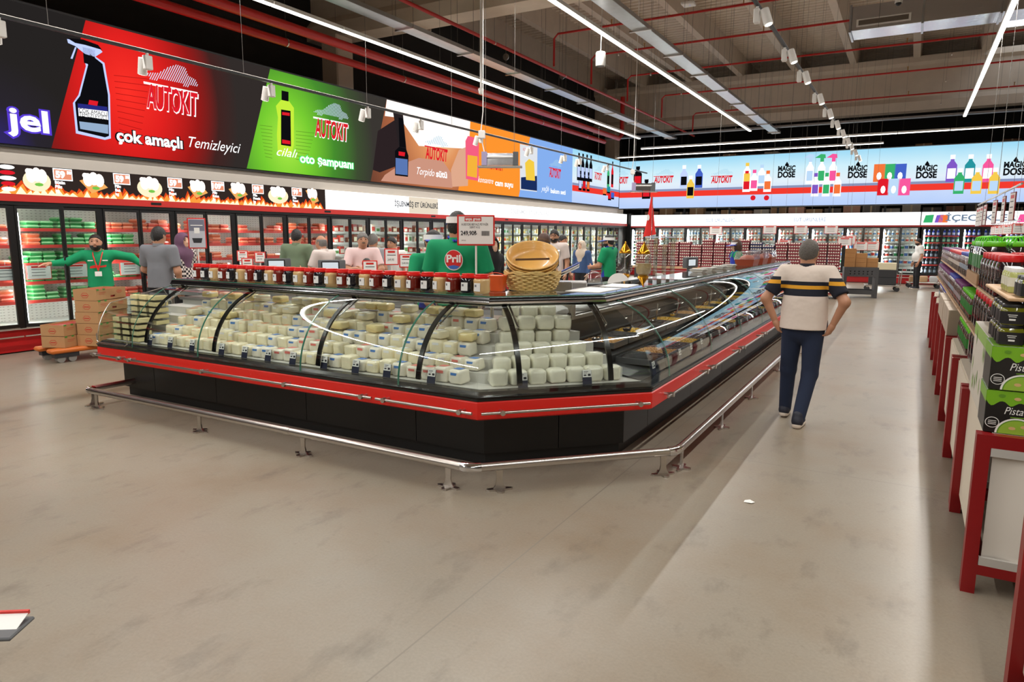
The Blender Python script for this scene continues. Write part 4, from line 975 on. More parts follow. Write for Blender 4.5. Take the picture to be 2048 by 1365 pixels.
# duct
dk_ = thing('air_duct', 'silver rectangular air duct hanging under the roof', 'duct', (0, 16.0, 5.8))
xs_ = [-1.4, -.15, 1.1, 2.35, 3.6, 4.85, 6.1]
for a, b_ in zip(xs_, xs_[1:]):
    o = MB().rbox(a+.01, b_-.01, 0, .75, 0, .46, .006).build('duct_section', mat('duct_foil', (196, 198, 202), .22, .95, bump=.5, scale=6), dk_)
    MB().box(b_-.02, b_+.02, -.03, .78, -.03, .49).build('flange', M_GALV, dk_)
MB().box(-1.43, -1.39, -.03, .78, -.03, .49).build('flange', M_GALV, dk_)
b = MB(); b.box(-1.3, -.35, -.02, -.002, .06, .2); g = b.build('grille_frame', M_WHITE, dk_); MB().box(-1.26, -.39, -.026, -.02, .085, .175).build('grille', mat('grille_dark', (110, 100, 90), .7), g)
for x in (-.9, 1.6, 4.1):
    for yy in (-.02, .77): MB().cyl((x, yy, 0), (x, yy, 2.4), .005, 4).build('rod', M_WIRE, dk_)
# spot tracks
E_SPOT = emat('spot_face', (255, 248, 230), 5)
def track(label, x, z, y0, y1):
    t = thing('lighting_track', label, 'track', (x, 0, z)); MB().box(-.018, .018, y0, y1, 0, .034).build('rail', M_BLACKM, t); MB().box(-.02, .02, y0, y1, .034, .04).build('rail_cap', M_STEEL, t)
    y = y0+.8
    while y < y1: MB().cyl((0, y, .04), (0, y, 8.1-z), .003, 4).build('wire', M_WIRE, t); y += 2.6
    return t
TRX, TRZ, TLX, TLZ = -1.9, 4.55, -8.5, 3.95
track('black lighting track with white spots hanging above the aisle', TRX, TRZ, 2.0, 29.0)
track('black lighting track with white spots hanging before the left screen', TLX, TLZ, 1.0, 24.5)
def spot(label, group):
    t = thing('spot_lamp', label, 'spotlight', group=group)
    MB().cyl((0, 0, -.03), (0, 0, 0), .018, 10).build('stem', M_WHITE, t)
    MB().rbox(-.035, .035, -.05, .05, -.2, -.03, .008).build('driver_box', M_WHITE, t)
    ax = Vector((.35, -.1, -1)).normalized(); p = Vector((.085, 0, -.05)); q = p+ax*.2
    MB().cyl(p, q, .055, 20).build('barrel', M_WHITE, t, 40)
    MB().cyl(q, q+ax*.003, .045, 16).build('lens', E_SPOT, t); t['axis'] = ax[:]; return t
def spot_light(loc, rz, e):
    L = bpy.data.lights.new('spot_beam', 'SPOT'); L.energy = e; L.spot_size = 1.3; L.spot_blend = .9; L.shadow_soft_size = .05; L.color = (1, .95, .87)
    o = link('spot_beam', L); ax = Matrix.Rotation(rz, 3, 'Z') @ Vector((.35, -.1, -1)).normalized(); o.rotation_euler = ax.to_track_quat('-Z', 'Y').to_euler(); o.location = Vector(loc)+(Matrix.Rotation(rz, 3, 'Z') @ Vector((.085, 0, -.05)))+ax*.215
sp1 = spot('white cylinder spotlight on the track above the aisle', 'spotlights on the aisle track')
ys = [on_x(px, py, TRX).y for px, py in ((1515, 12), (1570, 90), (1600, 132), (1630, 180), (1650, 215), (1665, 243), (1677, 265), (1688, 284), (1694, 297), (1703, 312), (1711, 326))]
for i, y in enumerate(ys):
    if i == 0: sp1.location = (TRX, y, TRZ)
    else: dup(sp1, (TRX, y, TRZ), 0)
    spot_light((TRX, y, TRZ), 0, 70)
for y in (2.6, 4.4):
    dup(sp1, (TRX, y, TRZ), 0)
sp1.pop('axis', None)
sp2 = spot('white cylinder spotlight on the track before the left screen', 'spotlights on the left track')
for i, (px, py) in enumerate(((0, 62), (295, 120), (543, 180), (736, 226), (842, 250), (962, 280), (1063, 300), (1130, 315), (1160, 322), (1215, 334))):
    y = on_x(px, py, TLX).y
    if i == 0: sp2.location = (TLX, y, TLZ); sp2.rotation_euler = (0, 0, PI)
    else: dup(sp2, (TLX, y, TLZ), PI+RND.uniform(-.3, .3))
# small roof devices
p = at(1201, 118, 12); t = thing('pendant_speaker', 'white cylindrical pendant hanging on a cable under the roof', 'pendant', (p.x, p.y, p.z-.12))
MB().lathe([(.08, 0), (.085, .01), (.085, .22), (.075, .235)], 20).build('body', M_WHITE, t, 40); MB().cyl((0, 0, -.004), (0, 0, .0), .07, 16).build('grille', M_GREY, t); MB().tube([(0, 0, .235), (.01, 0, .7), (0, .0, 8.1-p.z)], .006, 6).build('cable', M_WHITE, t)
p = at(962, 178, 13); t = thing('cctv_camera', 'white security camera on a long drop pole', 'camera', (p.x, p.y, p.z-.1))
MB().cyl((0, 0, .1), (0, 0, 8.1-p.z), .02, 8).build('pole', M_WHITE, t); MB().lathe([(.05, .06), (.055, .1), (.03, .12)], 14).build('mount', M_WHITE, t, 40); MB().ball((.02, -.03, .03), .045, 12, 8).build('dome', M_WHITE, t, 60)
p = at(1377, 8, 14); t = thing('access_point', 'rounded white wireless access point on a red branch pipe', 'access point', (p.x, p.y, p.z)); MB().rbox(-.13, .13, -.13, .13, -.03, .03, .028, 3).build('shell', M_WHITE, t, 50); MB().cyl((0, 0, .03), (0, 0, 8.1-p.z), .004, 4).build('wire', M_WIRE, t); MB().cyl((.03, 0, -.032), (.03, 0, -.03), .008, 8).build('indicator', emat('led_indicator', (90, 120, 255), 2), t)
p = at(1797, 6, 12); t = thing('cctv_camera', 'dark dome security camera near the silver duct', 'camera', (p.x, p.y, p.z)); MB().lathe([(.06, 0), (.06, .05), (.04, .08)], 14).build('mount', M_WHITE, t, 40); MB().ball((0, 0, 0), .05, 12, 8).build('dome', M_BLACK, t, 60); MB().cyl((0, 0, .08), (0, 0, 8.1-p.z), .012, 6).build('pole', M_WHITE, t)
def trap(label, px, py, d):
    p = at(px, py, d); t = thing('insect_trap', label, 'insect trap', (p.x, p.y, p.z), .5)
    MB().box(-.28, -.2, -.07, .07, -.1, .1).build('end_box', mat('lilac_grey', (170, 160, 196), .4), t); MB().box(.2, .28, -.07, .07, -.1, .1).build('end_box', M_GREY, t)
    MB().box(-.2, .2, .04, .06, -.09, .09).build('back', M_CHROME, t); MB().cyl((-.2, -.01, .03), (.2, -.01, .03), .016, 8).build('tube', M_WHITE, t)
    MB().box(-.34, .34, -.1, .1, -.13, -.11).build('catch_tray', M_STEEL, t)
    for x in (-.22, .22): MB().cyl((x, 0, .1), (x, 0, 8.1-p.z), .003, 4).build('wire', M_WIRE, t)
    MB().tube([(-.24, 0, .1), (-.3, .02, .35), (-.26, 0, .7), (-.25, 0, 8.0-p.z)], .008, 6).build('cable', M_WHITE, t); MB().rbox(-.33, -.23, -.04, .04, .3, .42, .01).build('socket', M_WHITE, t)
trap('hanging metal insect trap before the orange advert', 1000, 318, 10.5); trap('hanging metal insect trap before the end wall screen', 1287, 374, 17)

# ------------------------------------------------------------------ goods stored behind the screens
M_CARD = mat('cardboard', (176, 140, 104), .8, var=.08, scale=6)
k = 0
rk = thing('storage_rack', 'dark storage rack behind the end wall screen', 'rack', (0, 31.2, 0))
for x in range(-11, 9, 2): MB().box(x-.04, x+.04, -.04, .04, 0, 5.0).build('upright', M_DGREY, rk)
for z in (2.35, 4.4): MB().box(-11, 8, -.1, .9, z-.05, z).build('beam', M_DGREY, rk)
def cbx(w_, d_, h_, c): b = MB(); b.rbox(-w_/2, w_/2, -d_/2, d_/2, 0, h_, .008); b.m = 1; b.box(-.03, .03, -d_/2-.002, -d_/2, 0, h_); return b
pbx = []
for i, c in enumerate(((150, 116, 84), (130, 96, 76), (160, 150, 140), (96, 88, 84), (176, 130, 110))):
    o = cbx(.62, .5, .5, 0).build('storage_carton', [mat('carton%d' % i, c, .8), mat('carton_tape', (190, 170, 140), .4)], None); COL.objects.unlink(o); tag(o, 'storage carton on the dark rack behind the end wall screen', 'carton', 'cartons on the rack behind the end wall screen'); pbx.append(o)
x = -10.6
while x < 7.5:
    spawn(RND.choice(pbx), (x, 31.6, 2.351), 0, (1, 1, RND.uniform(.9, 1.3))); x += .7
for px in (1462, 1545, 1848, 2020):
    q = on_y(px, 300, 31.6); spawn(pbx[RND.choice((0, 2) if px < 1600 else (0, 1))], (q.x, 31.6, 4.401), RND.uniform(-.1, .1), (.9, 1, 1.75))
# ================================================================== JAR SHELVES ON RED BINS (right)
SX, SY, SP, BW_, BH = .345, 3.79, 1.25, 1.2, .79
def bin_(label):
    t = thing('steel_bin', label, 'bin', group=None); D = 1.2; p = .05
    for x in (0, BW_-p):
        for y in (0, D-.075): MB().box(x-(.05 if x == 0 else 0), x+(.008 if x == 0 else p), y, y+.08, 0, BH).build('post', M_DRED, t)
    for z0, z1 in ((.10, .15), (BH-.06, BH+.001)):
        for y in (0, D-p): MB().box(.008, BW_-p, y, y+p, z0, z1).build('rail', M_DRED, t)
        for x in (0, BW_-p): MB().box(x, x+p, .075, D-.075, z0, z1).build('rail', M_DRED if z0 < .5 else M_CREAM, t)
    MB().box(-.008, -.001, .078, D-.078, .12, BH-.012).build('side_panel', M_CREAM, t)
    b = MB(); n = 44; vs = []
    for i in range(n+1):
        x = .02+(BW_-p-.05)*i/n; vs.append((x, .022+.012*math.sin(i*2*PI/9)))
    b.add([(x, y, .18) for x, y in vs]+[(x, y, BH-.09) for x, y in vs]+[(x, y+.006, .18) for x, y in vs]+[(x, y+.006, BH-.09) for x, y in vs],
          [(i, i+1, n+2+i, n+1+i) for i in range(n)]+[(2*n+2+i, 3*n+3+i, 3*n+4+i, 2*n+3+i) for i in range(n)])
    fp = b.build('front_panel', mat('white_sheet', (222, 216, 206), .4), t, 60)
    for z0, z1 in ((.15, .19), (BH-.1, BH-.06)): MB().box(.01, BW_-p, .0, .02, z0, z1).build('edge_strip', mat('light_steel', (206, 204, 198), .4, .3), fp)
    MB().box(.012, BW_-.012, .012, D-.012, BH-.02, BH).build('lid_board', M_CREAM, t); return t
b0 = bin_('red-framed white bin under the pistachio boxes'); b0.location = (SX+.045, SY, 0)
names = ('second', 'third', 'fourth', 'fifth', 'sixth', 'seventh', 'eighth')
for i in range(1, 8): dup(b0, (SX+.045+.004*i, SY+SP*i, 0), 0, '%s red-framed bin of the jar row, counted from the pistachio boxes' % names[i-1])
dup(b0, (.49, 1.82, 0), 0, 'red-framed white bin standing alone across the gap from the pistachio boxes')
M_WOOD = mat('chipboard', (196, 160, 122), .6, var=.1, scale=30)
def board(label, x0, x1, y0, y1, z, sup=.38):
    t = thing('shelf_board', label, 'shelf', (0, 0, z)); MB().rbox(x0, x1, y0, y1, -.016, 0, .004).build('board', M_WOOD, t)
    for x in (x0+sup, x1-.05):
        for y in (y0+.25, y1-.03): MB().box(x-.015, x+.015, y-.015, y+.015, -(z-BH), -.016).build('support', M_DGREY, t)
    return t
# pistachio boxes
E1 = [mat('box_black', (22, 21, 20), .35), mat('box_green', (122, 182, 30), .35)]
M_PRW = mat('print_white', (240, 240, 236), .5); M_PRG = mat('print_paste', (150, 190, 60), .4); M_NUT = mat('print_nut', (214, 180, 120), .5); M_LEAF = mat('print_leaf', (96, 150, 30), .5)
def pbox(label):
    t = thing('pistachio_box', label, 'box'); w_, d_, h_ = .42, .3, .205
    MB().rbox(0, w_, 0, d_, 0, h_, .003).build('carton', E1[0], t)
    S = Plane((0, 0, 0), (1, 0, 0), (0, 0, 1), t); n = 40
    pts = [(0, h_-.002)]+[(w_*i/n, h_-.05-.018*abs(math.sin(i*.42))-.012*math.sin(i*.9)) for i in range(n+1)]+[(w_, h_-.002)]
    S.poly('green_drip', pts, E1[1], .0012)
    MB().box(-.0012, 0, .002, d_-.002, h_-.06, h_-.002).build('green_drip', E1[1], t)
    MB().box(.003, w_-.003, .003, d_-.003, h_, h_+.001).build('top_flap', E1[1], t)
    S.text('lettering', 'Pistachio Paste', .19, h_-.095, .05, M_PRW, .002, shear=.3, w=.235)
    S.poly('underline', [(.1, h_-.125), (.28, h_-.121), (.28, h_-.117), (.1, h_-.122)], E1[1], .0016)
    for k, (ru, m_, hh) in enumerate(((.085, M_PRW, .0014), (.077, M_LEAF, .002), (.072, M_PRG, .0026))): S.poly('bowl_picture', [(.13+ru*math.cos(a*PI/20), .0+.002+ru*.9*math.sin(a*PI/20)) for a in range(21)], m_, hh)
    for (x, z, m_) in ((.06, h_-.025, M_LEAF), (.12, h_-.035, M_NUT), (.2, h_-.02, M_LEAF), (.27, h_-.035, M_LEAF), (.34, h_-.024, M_NUT), (.11, .03, M_NUT), (.155, .04, M_NUT)): S.disc('nut_picture', x, z, .014, .008, m_, .0032, 10)
    S.disc('seal_print', .032, .05, .028, .026, M_PRW, .0014, 18); S.disc('seal_print', .032, .05, .025, .023, E1[0], .0018, 18)
    for k in range(3): S.rect('seal_print', .016, .048, .04+.008*k, .043+.008*k, M_PRW, .0022)
    return t
bx0 = pbox('lower pistachio paste box on the front corner of the bin'); bx0.location = (SX+.02, SY+.06, BH+.002)
dup(bx0, (SX+.022, SY+.055, BH+.210), 0, 'upper pistachio paste box under the black-lidded jars')
dup(bx0, (SX+.46, SY+.06, BH+.002), 0, 'lower pistachio paste box beside the front corner box'); dup(bx0, (SX+.462, SY+.06, BH+.210), 0, 'upper pistachio paste box beside the front corner stack')
# pale cartons with leaf print behind them
def carton(label, w_, d_, h_, c, leaf=True):
    t = thing('carton', label, 'carton'); MB().rbox(0, w_, 0, d_, 0, h_, .003).build('carton', mat('carton_c%d_%d' % (c[0], c[2]), c, .6), t)
    if leaf:
        S = Plane((0, d_, 0), (0, -1, 0), (0, 0, 1), t)
        r = random.Random(4)
        for k in range(9): u, v = r.uniform(.05, d_-.05), r.uniform(.05, h_-.05); S.poly('leaf_print', [(u-.02, v), (u, v-.05), (u+.02, v), (u, v+.05)], M_LEAF if k % 2 else mat('leaf_pale', (170, 200, 130), .5), .0012)
        MB().box(-.0012, 0, .002, d_-.002, h_-.07, h_-.002).build('green_band', mat('leaf_band', (150, 190, 96), .5), t)
    return t
ca = carton('tall white carton with green leaf print behind the pistachio boxes', .5, .78, .415, (214, 208, 196)); ca.location = (SX+.03, SY+.37, BH+.002)
# jars
def jar(name, label, group, r, h, body, lid, lab, sq=0, lidh=.035, labh=(.25, .62), prnt=True, handle=False):
    t = thing(name, label, 'jar', group=group); n = 18
    MB().lathe([(r*.9, 0), (r, .012), (r, h*.72), (r*.9, h*.84), (r*.78, h-lidh), (r*.78, h-.004)], n, sq=sq).build('jar_body', body, t, 40)
    l = MB().lathe([(r*.84, h-lidh), (r*.86, h-lidh+.004), (r*.86, h-.005), (r*.82, h)], n, sq=sq).build('lid', lid, t, 40)
    if handle: MB().tube([(-r*.6, 0, h), (-r*.5, 0, h+.03), (0, 0, h+.042), (r*.5, 0, h+.03), (r*.6, 0, h)], .006, 6).build('handle', lid, l, 50)
    if lab:
        lb = MB().lathe([(r+.0012, h*labh[0]), (r+.0012, h*labh[1])], n, sq=sq).build('label', lab, t, 40)
        if prnt:
            b = MB(); z = h*(labh[0]+labh[1])/2; rr = r*(1.19 if sq else 1)+.002
            for k, (w_, dz, hh) in enumerate(((.03, .012, .003), (.024, .004, .003), (.02, -.012, .008))):
                b.add([(rr*math.sin(a)*1.0, -rr*math.cos(a), z+dz+s_*hh) for a in (-w_/r/2, w_/r/2) for s_ in (0, 1)], [(0, 2, 3, 1)])
            o = b.build('print', M_PRW, lb); o['kind'] = 'stuff'
    return t
M_PST = mat('pistachio_cream', (110, 112, 24), .12, coat=.6); M_BLID = mat('black_lid', (18, 18, 19), .4); M_LBK = mat('label_black', (26, 24, 26), .45)
M_OLJ = mat('olive_jar_dark', (40, 28, 30), .08, var=.6, scale=70, coat=1.0); M_OLG = mat('olive_jar_brown', (70, 46, 36), .08, var=.6, scale=70, coat=1.0)
M_RLID = mat('red_lid', (206, 30, 34), .35); M_GLID = mat('green_lid', (96, 196, 24), .35); M_PLID = mat('purple_lid', (110, 40, 110), .4); M_BLL = mat('blue_lid', (40, 60, 160), .4); M_WLID = mat('white_lid', (236, 236, 234), .4)
M_LGR = mat('label_green', (40, 120, 44), .45); M_LWH = mat('label_white', (226, 224, 206), .5)
JG = 'black-lidded pistachio cream jars'
pj = jar('cream_jar', 'squat black-lidded jar of green pistachio cream on the pistachio display', JG, .05, .095, M_PST, M_BLID, M_LBK, sq=5, lidh=.026, labh=(.06, .66))
def place(src, locs):
    for i, (x, y, z) in enumerate(locs):
        if src.get('placed'): dup(src, (x, y, z), RND.uniform(-.12, .12)).pop('placed', None)
        else: src.location = (x, y, z); src['placed'] = 1
    return src
zb = BH+.417; L_ = []
for iz in (0, 1):
    for ix in range(5): L_ += [(SX+.09+.118*ix, SY+.12+.118*iy, zb+.096*iz) for iy in range(4)]
L_ += [(SX+.15+.118*ix, SY+.12+.118*iy, 1.432) for ix in range(4) for iy in range(2)]+[(SX+.27+.118*ix, SY+.14, 1.529) for ix in range(3)]
place(pj, L_)
board('chipboard shelf above the pistachio jars', SX+.06, SX+1.1, SY+.05, SY+1.18, 1.43, .62)
wj = jar('cream_jar', 'small white-lidded jar with pale label behind the pistachio cream jars', 'white-lidded jars on the chipboard shelf', .042, .12, mat('cream_green', (190, 196, 120), .15, coat=.5), M_WLID, M_LWH, lidh=.03)
place(wj, [(SX+.13+.092*ix, SY+.42+.092*iy, 1.432) for ix in range(4) for iy in range(4)]+[(SX+.13+.09*ix, SY+.62+.09*iy, zb) for ix in range(3) for iy in range(4)])
rj = jar('olive_jar', 'large clear jar of dark olives with a red screw lid', 'red-lidded olive jars on the jar shelves', .078, .26, M_OLJ, M_RLID, None, lidh=.04)
gj = jar('olive_jar', 'large square jar of black olives with a bright green lid', 'green-lidded olive jars on the jar shelves', .085, .25, M_OLJ, M_GLID, M_LGR, sq=6, lidh=.035, labh=(.2, .6), prnt=False, handle=True)
sj = jar('olive_jar', 'slim jar of olives with green label and lid', 'green-label slim jars on the jar shelves', .055, .2, M_OLG, M_GLID, M_LGR, lidh=.03, prnt=False)
uj = jar('olive_jar', 'slim jar of olives with a purple lid', 'purple-lidded jars on the jar shelves', .055, .21, M_OLG, M_PLID, mat('label_violet', (150, 136, 140), .5), lidh=.03, labh=(.3, .5), prnt=False)
lj = jar('olive_jar', 'slim jar of olives with a blue lid', 'blue-lidded jars on the jar shelves', .055, .22, M_OLG, M_BLL, mat('label_skyblue', (140, 152, 166), .5), lidh=.03, labh=(.3, .5), prnt=False)
tj = jar('olive_jar', 'slim jar of olives with a red lid and silver label', 'slim red-lidded jars on the jar shelves', .055, .21, M_OLG, M_RLID, mat('label_silver', (190, 180, 170), .4), lidh=.03, labh=(.3, .5), prnt=False)
for i in range(1, 8):
    y0 = SY+SP*i; x0 = SX+.07
    b1 = board('lower chipboard shelf over the %s bin of the jar row' % names[i-1], x0, SX+1.1, y0+.02, y0+1.2, 1.06)
    b2 = board('upper chipboard shelf over the %s bin of the jar row' % names[i-1], x0+.04, SX+1.1, y0+.02, y0+1.2, 1.335)
    row = lambda src, dx, z, n, cols=2, p=.0: place(src, [(x0+dx+p*c, y0+.1+j*(1.04/(n-1)), z) for j in range(n) for c in range(cols)])
    zl, zm, zu = BH+.002, 1.062, 1.337
    if i == 1:
        row(rj, .12, zu, 6, 4, .17); row(rj, .1, zm, 6, 2, .17); row(rj, .1, zl, 6, 2, .17)
    elif i == 2:
        row(gj, .13, zu+.085, 6, 4, .18); row(sj, .07, zm, 8, 2, .12); row(sj, .07, zl, 8, 1, .12)
        t = thing('riser_box', 'flat cardboard riser under the green-lidded olive jars', 'box', (x0+.04, y0+.04, zu)); MB().rbox(0, .95, 0, 1.13, 0, .083, .004).build('carton', M_CARD, t)
    elif i in (3, 4):
        row(uj if i == 3 else lj, .07, zm, 8, 2, .12); row(lj if i == 3 else tj, .1, zu, 8, 3, .12)
        for j in range(3):
            for k in range(1):
                c1 = carton('grey-brown goods carton on the edge of the %s bin, %s along' % (names[i-1], ORD[j]), .3, .37, .24, (176, 160, 142), False); c1.location = (SX+.01, y0+.03+.385*j, BH+.002)
    elif i in (5, 6):
        row(tj if i == 5 else uj, .1, zu, 7, 2, .12); row(uj, .07, zm, 7, 1, .12); row(lj, .07, zl, 7, 1, .12)
    else:
        row(uj, .1, zu, 7, 2, .12); row(uj, .07, zm, 7, 1, .12)
for s_ in (pj, wj, rj, gj, sj, uj, lj, tj): s_.pop('placed', None)
# hanging rail of framed price cards above the jar shelves
hr = thing('sign_rail', 'grey rail hanging above the jar shelves with small framed cards', 'rail', (1.08, 0, 2.34))
MB().cyl((0, 10.2, 0), (0, 16.4, 0), .014, 8).build('rail', M_STEEL, hr)
for y in (11, 13, 15): MB().cyl((0, y, .014), (0, y, 5.7), .003, 4).build('wire', M_WIRE, hr)
def card(label, group, w_, h_, cat='sign'):
    t = thing('price_card', label, cat, group=group)
    MB().rbox(-w_/2, w_/2, -.006, .006, -h_, 0, .004).build('frame', M_DRED if h_ > .3 else M_REDP, t)
    MB().box(-w_/2+.012, w_/2-.012, -.008, .008, -h_+.012, -.012).build('paper', M_PAPER, t)
    b = MB()
    for k in range(3): b.box(-w_*.3, w_*.25, -.0095, -.008, -h_*(.34+.2*k), -h_*(.31+.2*k))
    o = b.build('print', M_TEXT, t); o['kind'] = 'stuff'
    MB().box(-w_*.3, w_*.3, -.0095, -.008, -h_*.22, -h_*.1).build('logo', M_REDP, t)
    MB().cyl((0, 0, 0), (0, 0, .05), .004, 5).build('hook', M_STEEL, t); return t
kc = card('framed card hanging from the grey rail above the jar shelves', 'framed cards on the grey rail', .26, .36)
for i, y in enumerate((10.9, 11.9, 13.1, 14.7, 15.4, 15.9, 16.2)):
    if i == 0: kc.location = (1.08, y, 2.28); kc.rotation_euler = (0, 0, -1.45)
    else: dup(kc, (1.08, y, 2.28), -1.45+RND.uniform(-.08, .08))
h2 = thing('sign_rail', 'thin lower rail with a string of little price cards beyond the jar shelves', 'rail', (1.7, 0, 2.03))
MB().cyl((0, 15.6, 0), (0, 21, 0), .008, 6).build('rail', M_STEEL, h2)
for y in (16.2, 20.4): MB().cyl((0, y, .008), (0, y, 6), .003, 4).build('wire', M_WIRE, h2)
kd_ = card('little red-framed price card strung on the thin lower rail', 'little cards on the thin lower rail', .2, .2)
for i in range(12):
    loc = (1.7, 15.8+.44*i, 1.975)
    if i == 0: kd_.location = loc
    else: dup(kd_, loc, -1.1+RND.uniform(-.3, .3))
# label holders of a stand that just reaches into the picture on the near left
q = on_z(18, 1275, .55)
t = thing('label_holder', 'grey plastic price label holder poking in beside the photographer', 'label holder', (q.x-.09, q.y+.02, .55), .6)
MB().rbox(-.6, .06, -.06, .06, -.02, -.008, .004).build('plate', M_GREY, t); b = MB(); b.prism([(-.05, 0), (.05, 0), (.05, .002), (-.05, .002)], lambda u, v: (-.3, u, v-.006+u*.3), lambda u, v: (.05, u, v-.006+u*.3)); b.build('label', M_PAPER, t); MB().box(-.3, .05, .045, .055, .005, .016).build('red_edge', M_REDP, t)
MB().cyl((-.5, 0, -.55), (-.5, 0, -.02), .015, 8).build('pole', M_STEEL, t); MB().cyl((-.5, 0, -.55), (-.5, 0, -.54), .12, 16).build('base', M_STEEL, t)
# scrap on the floor
q = on_z(1498, 1005, 0); o = MB().add([(q.x-.03, q.y-.02, .002), (q.x+.02, q.y-.025, .006), (q.x+.035, q.y+.01, .003), (q.x, q.y+.03, .008), (q.x-.03, q.y+.015, .003), (q.x, q.y, .012)], [(0, 1, 5), (1, 2, 5), (2, 3, 5), (3, 4, 5), (4, 0, 5)]).build('paper_scrap', M_PAPER); tag(o, 'crumpled white paper scrap lying on the bare floor', 'paper')
# ================================================================== PEOPLE (one continuous skin mesh each, clothes and hair as children)
def surface_nets(F, lo, hi, vox):
    n = np.maximum(np.ceil((hi-lo)/vox).astype(int)+1, 4)
    ax = [lo[i]+vox*np.arange(n[i]) for i in range(3)]
    X, Y, Z = np.meshgrid(*ax, indexing='ij'); P = np.stack([X, Y, Z], -1).reshape(-1, 3).astype(np.float32)
    V = F(P).reshape(n); ins = V < 0
    nx, ny, nz = n; cnt = np.zeros((nx-1, ny-1, nz-1), int)
    C = [(i, j, k) for i in (0, 1) for j in (0, 1) for k in (0, 1)]
    sl = lambda A, c: A[c[0]:nx-1+c[0], c[1]:ny-1+c[1], c[2]:nz-1+c[2]]
    for c in C: cnt += sl(ins, c)
    cells = np.argwhere((cnt > 0) & (cnt < 8))
    if len(cells) == 0: return [], []
    idx = -np.ones((nx-1, ny-1, nz-1), int); idx[tuple(cells.T)] = np.arange(len(cells))
    acc = np.zeros((len(cells), 3)); w_ = np.zeros(len(cells))
    for a in C:
        for d in range(3):
            if a[d]: continue
            b = list(a); b[d] = 1
            va = V[cells[:, 0]+a[0], cells[:, 1]+a[1], cells[:, 2]+a[2]]; vb = V[cells[:, 0]+b[0], cells[:, 1]+b[1], cells[:, 2]+b[2]]
            m = (va < 0) != (vb < 0); t = np.where(m, va/np.where(m, va-vb, 1), 0)
            p = np.array(a, float)[None].repeat(len(cells), 0); p[:, d] += t; acc[m] += p[m]; w_[m] += 1
    verts = lo+vox*(cells+acc/w_[:, None]); faces = []
    for d in range(3):
        e1, e2 = [(1, 2), (2, 0), (0, 1)][d]
        A = ins[:-1] if d == 0 else ins[:, :-1] if d == 1 else ins[:, :, :-1]; B = ins[1:] if d == 0 else ins[:, 1:] if d == 1 else ins[:, :, 1:]
        E = np.argwhere(A != B); ok = (E[:, e1] > 0) & (E[:, e2] > 0) & (E[:, e1] < n[e1]-1) & (E[:, e2] < n[e2]-1); E = E[ok]
        if len(E) == 0: continue
        def q(o1, o2): c = E.copy(); c[:, e1] += o1; c[:, e2] += o2; return idx[tuple(c.T)]
        Q = np.stack([q(-1, -1), q(0, -1), q(0, 0), q(-1, 0)], 1); flip = ~A[tuple(E.T)]
        Q[flip] = Q[flip][:, ::-1]; faces.append(Q)
    Fc = np.concatenate(faces); Fc = Fc[(Fc >= 0).all(1)]
    return verts.tolist(), Fc.tolist()
def sd_cone(P, a, b, ra, rb, sy=1.0):
    a = np.array(a, np.float32); b = np.array(b, np.float32); d = b-a; Q = P-a
    t = np.clip((Q@d)/max(1e-9, float(d@d)), 0, 1); D = Q-t[:, None]*d
    if sy != 1: D = D*np.array([1, 1/sy, 1], np.float32); 
    r = np.sqrt((D*D).sum(1))-(ra+(rb-ra)*t)
    return r*(sy if sy < 1 else 1)
def sd_ell(P, c, r, k=1):
    Q = (P-np.array(c, np.float32))/np.array(r, np.float32); return (np.sqrt((Q*Q).sum(1))-1)*min(r)
def smin(a, b, k):
    h = np.maximum(k-np.abs(a-b), 0)/k; return np.minimum(a, b)-h*h*k*.25
def union(P, prims, k=.03):
    d = None
    for p in prims:
        q = sd_cone(P, *p[1:]) if p[0] == 'c' else sd_ell(P, *p[1:])
        d = q if d is None else smin(d, q, k)
    return d
def bounds(prims, pad):
    lo = np.full(3, 9.); hi = -lo
    for p in prims:
        if p[0] == 'c':
            for c, r in ((p[1], p[3]), (p[2], p[4])): lo = np.minimum(lo, np.array(c)-r); hi = np.maximum(hi, np.array(c)+r)
        else: lo = np.minimum(lo, np.array(p[1])-np.array(p[2])); hi = np.maximum(hi, np.array(p[1])+np.array(p[2]))
    return lo-pad, hi+pad
def grow(p, g): return (p[0], p[1], p[2], p[3]+g, p[4]+g)+tuple(p[5:]) if p[0] == 'c' else (p[0], p[1], tuple(np.array(p[2])+g))
def sdf_obj(name, F, lo, hi, vox, m, parent=None, extra=None):
    v, f = surface_nets(F, lo, hi, vox); b = MB(); b.add(v, f)
    if extra: b.add(*extra)
    return b.build(name, m, parent, 80)
def lerp3(a, b, t): return tuple(a[i]+(b[i]-a[i])*t for i in range(3))
def unit(v): v = np.array(v, float); return v/np.linalg.norm(v)
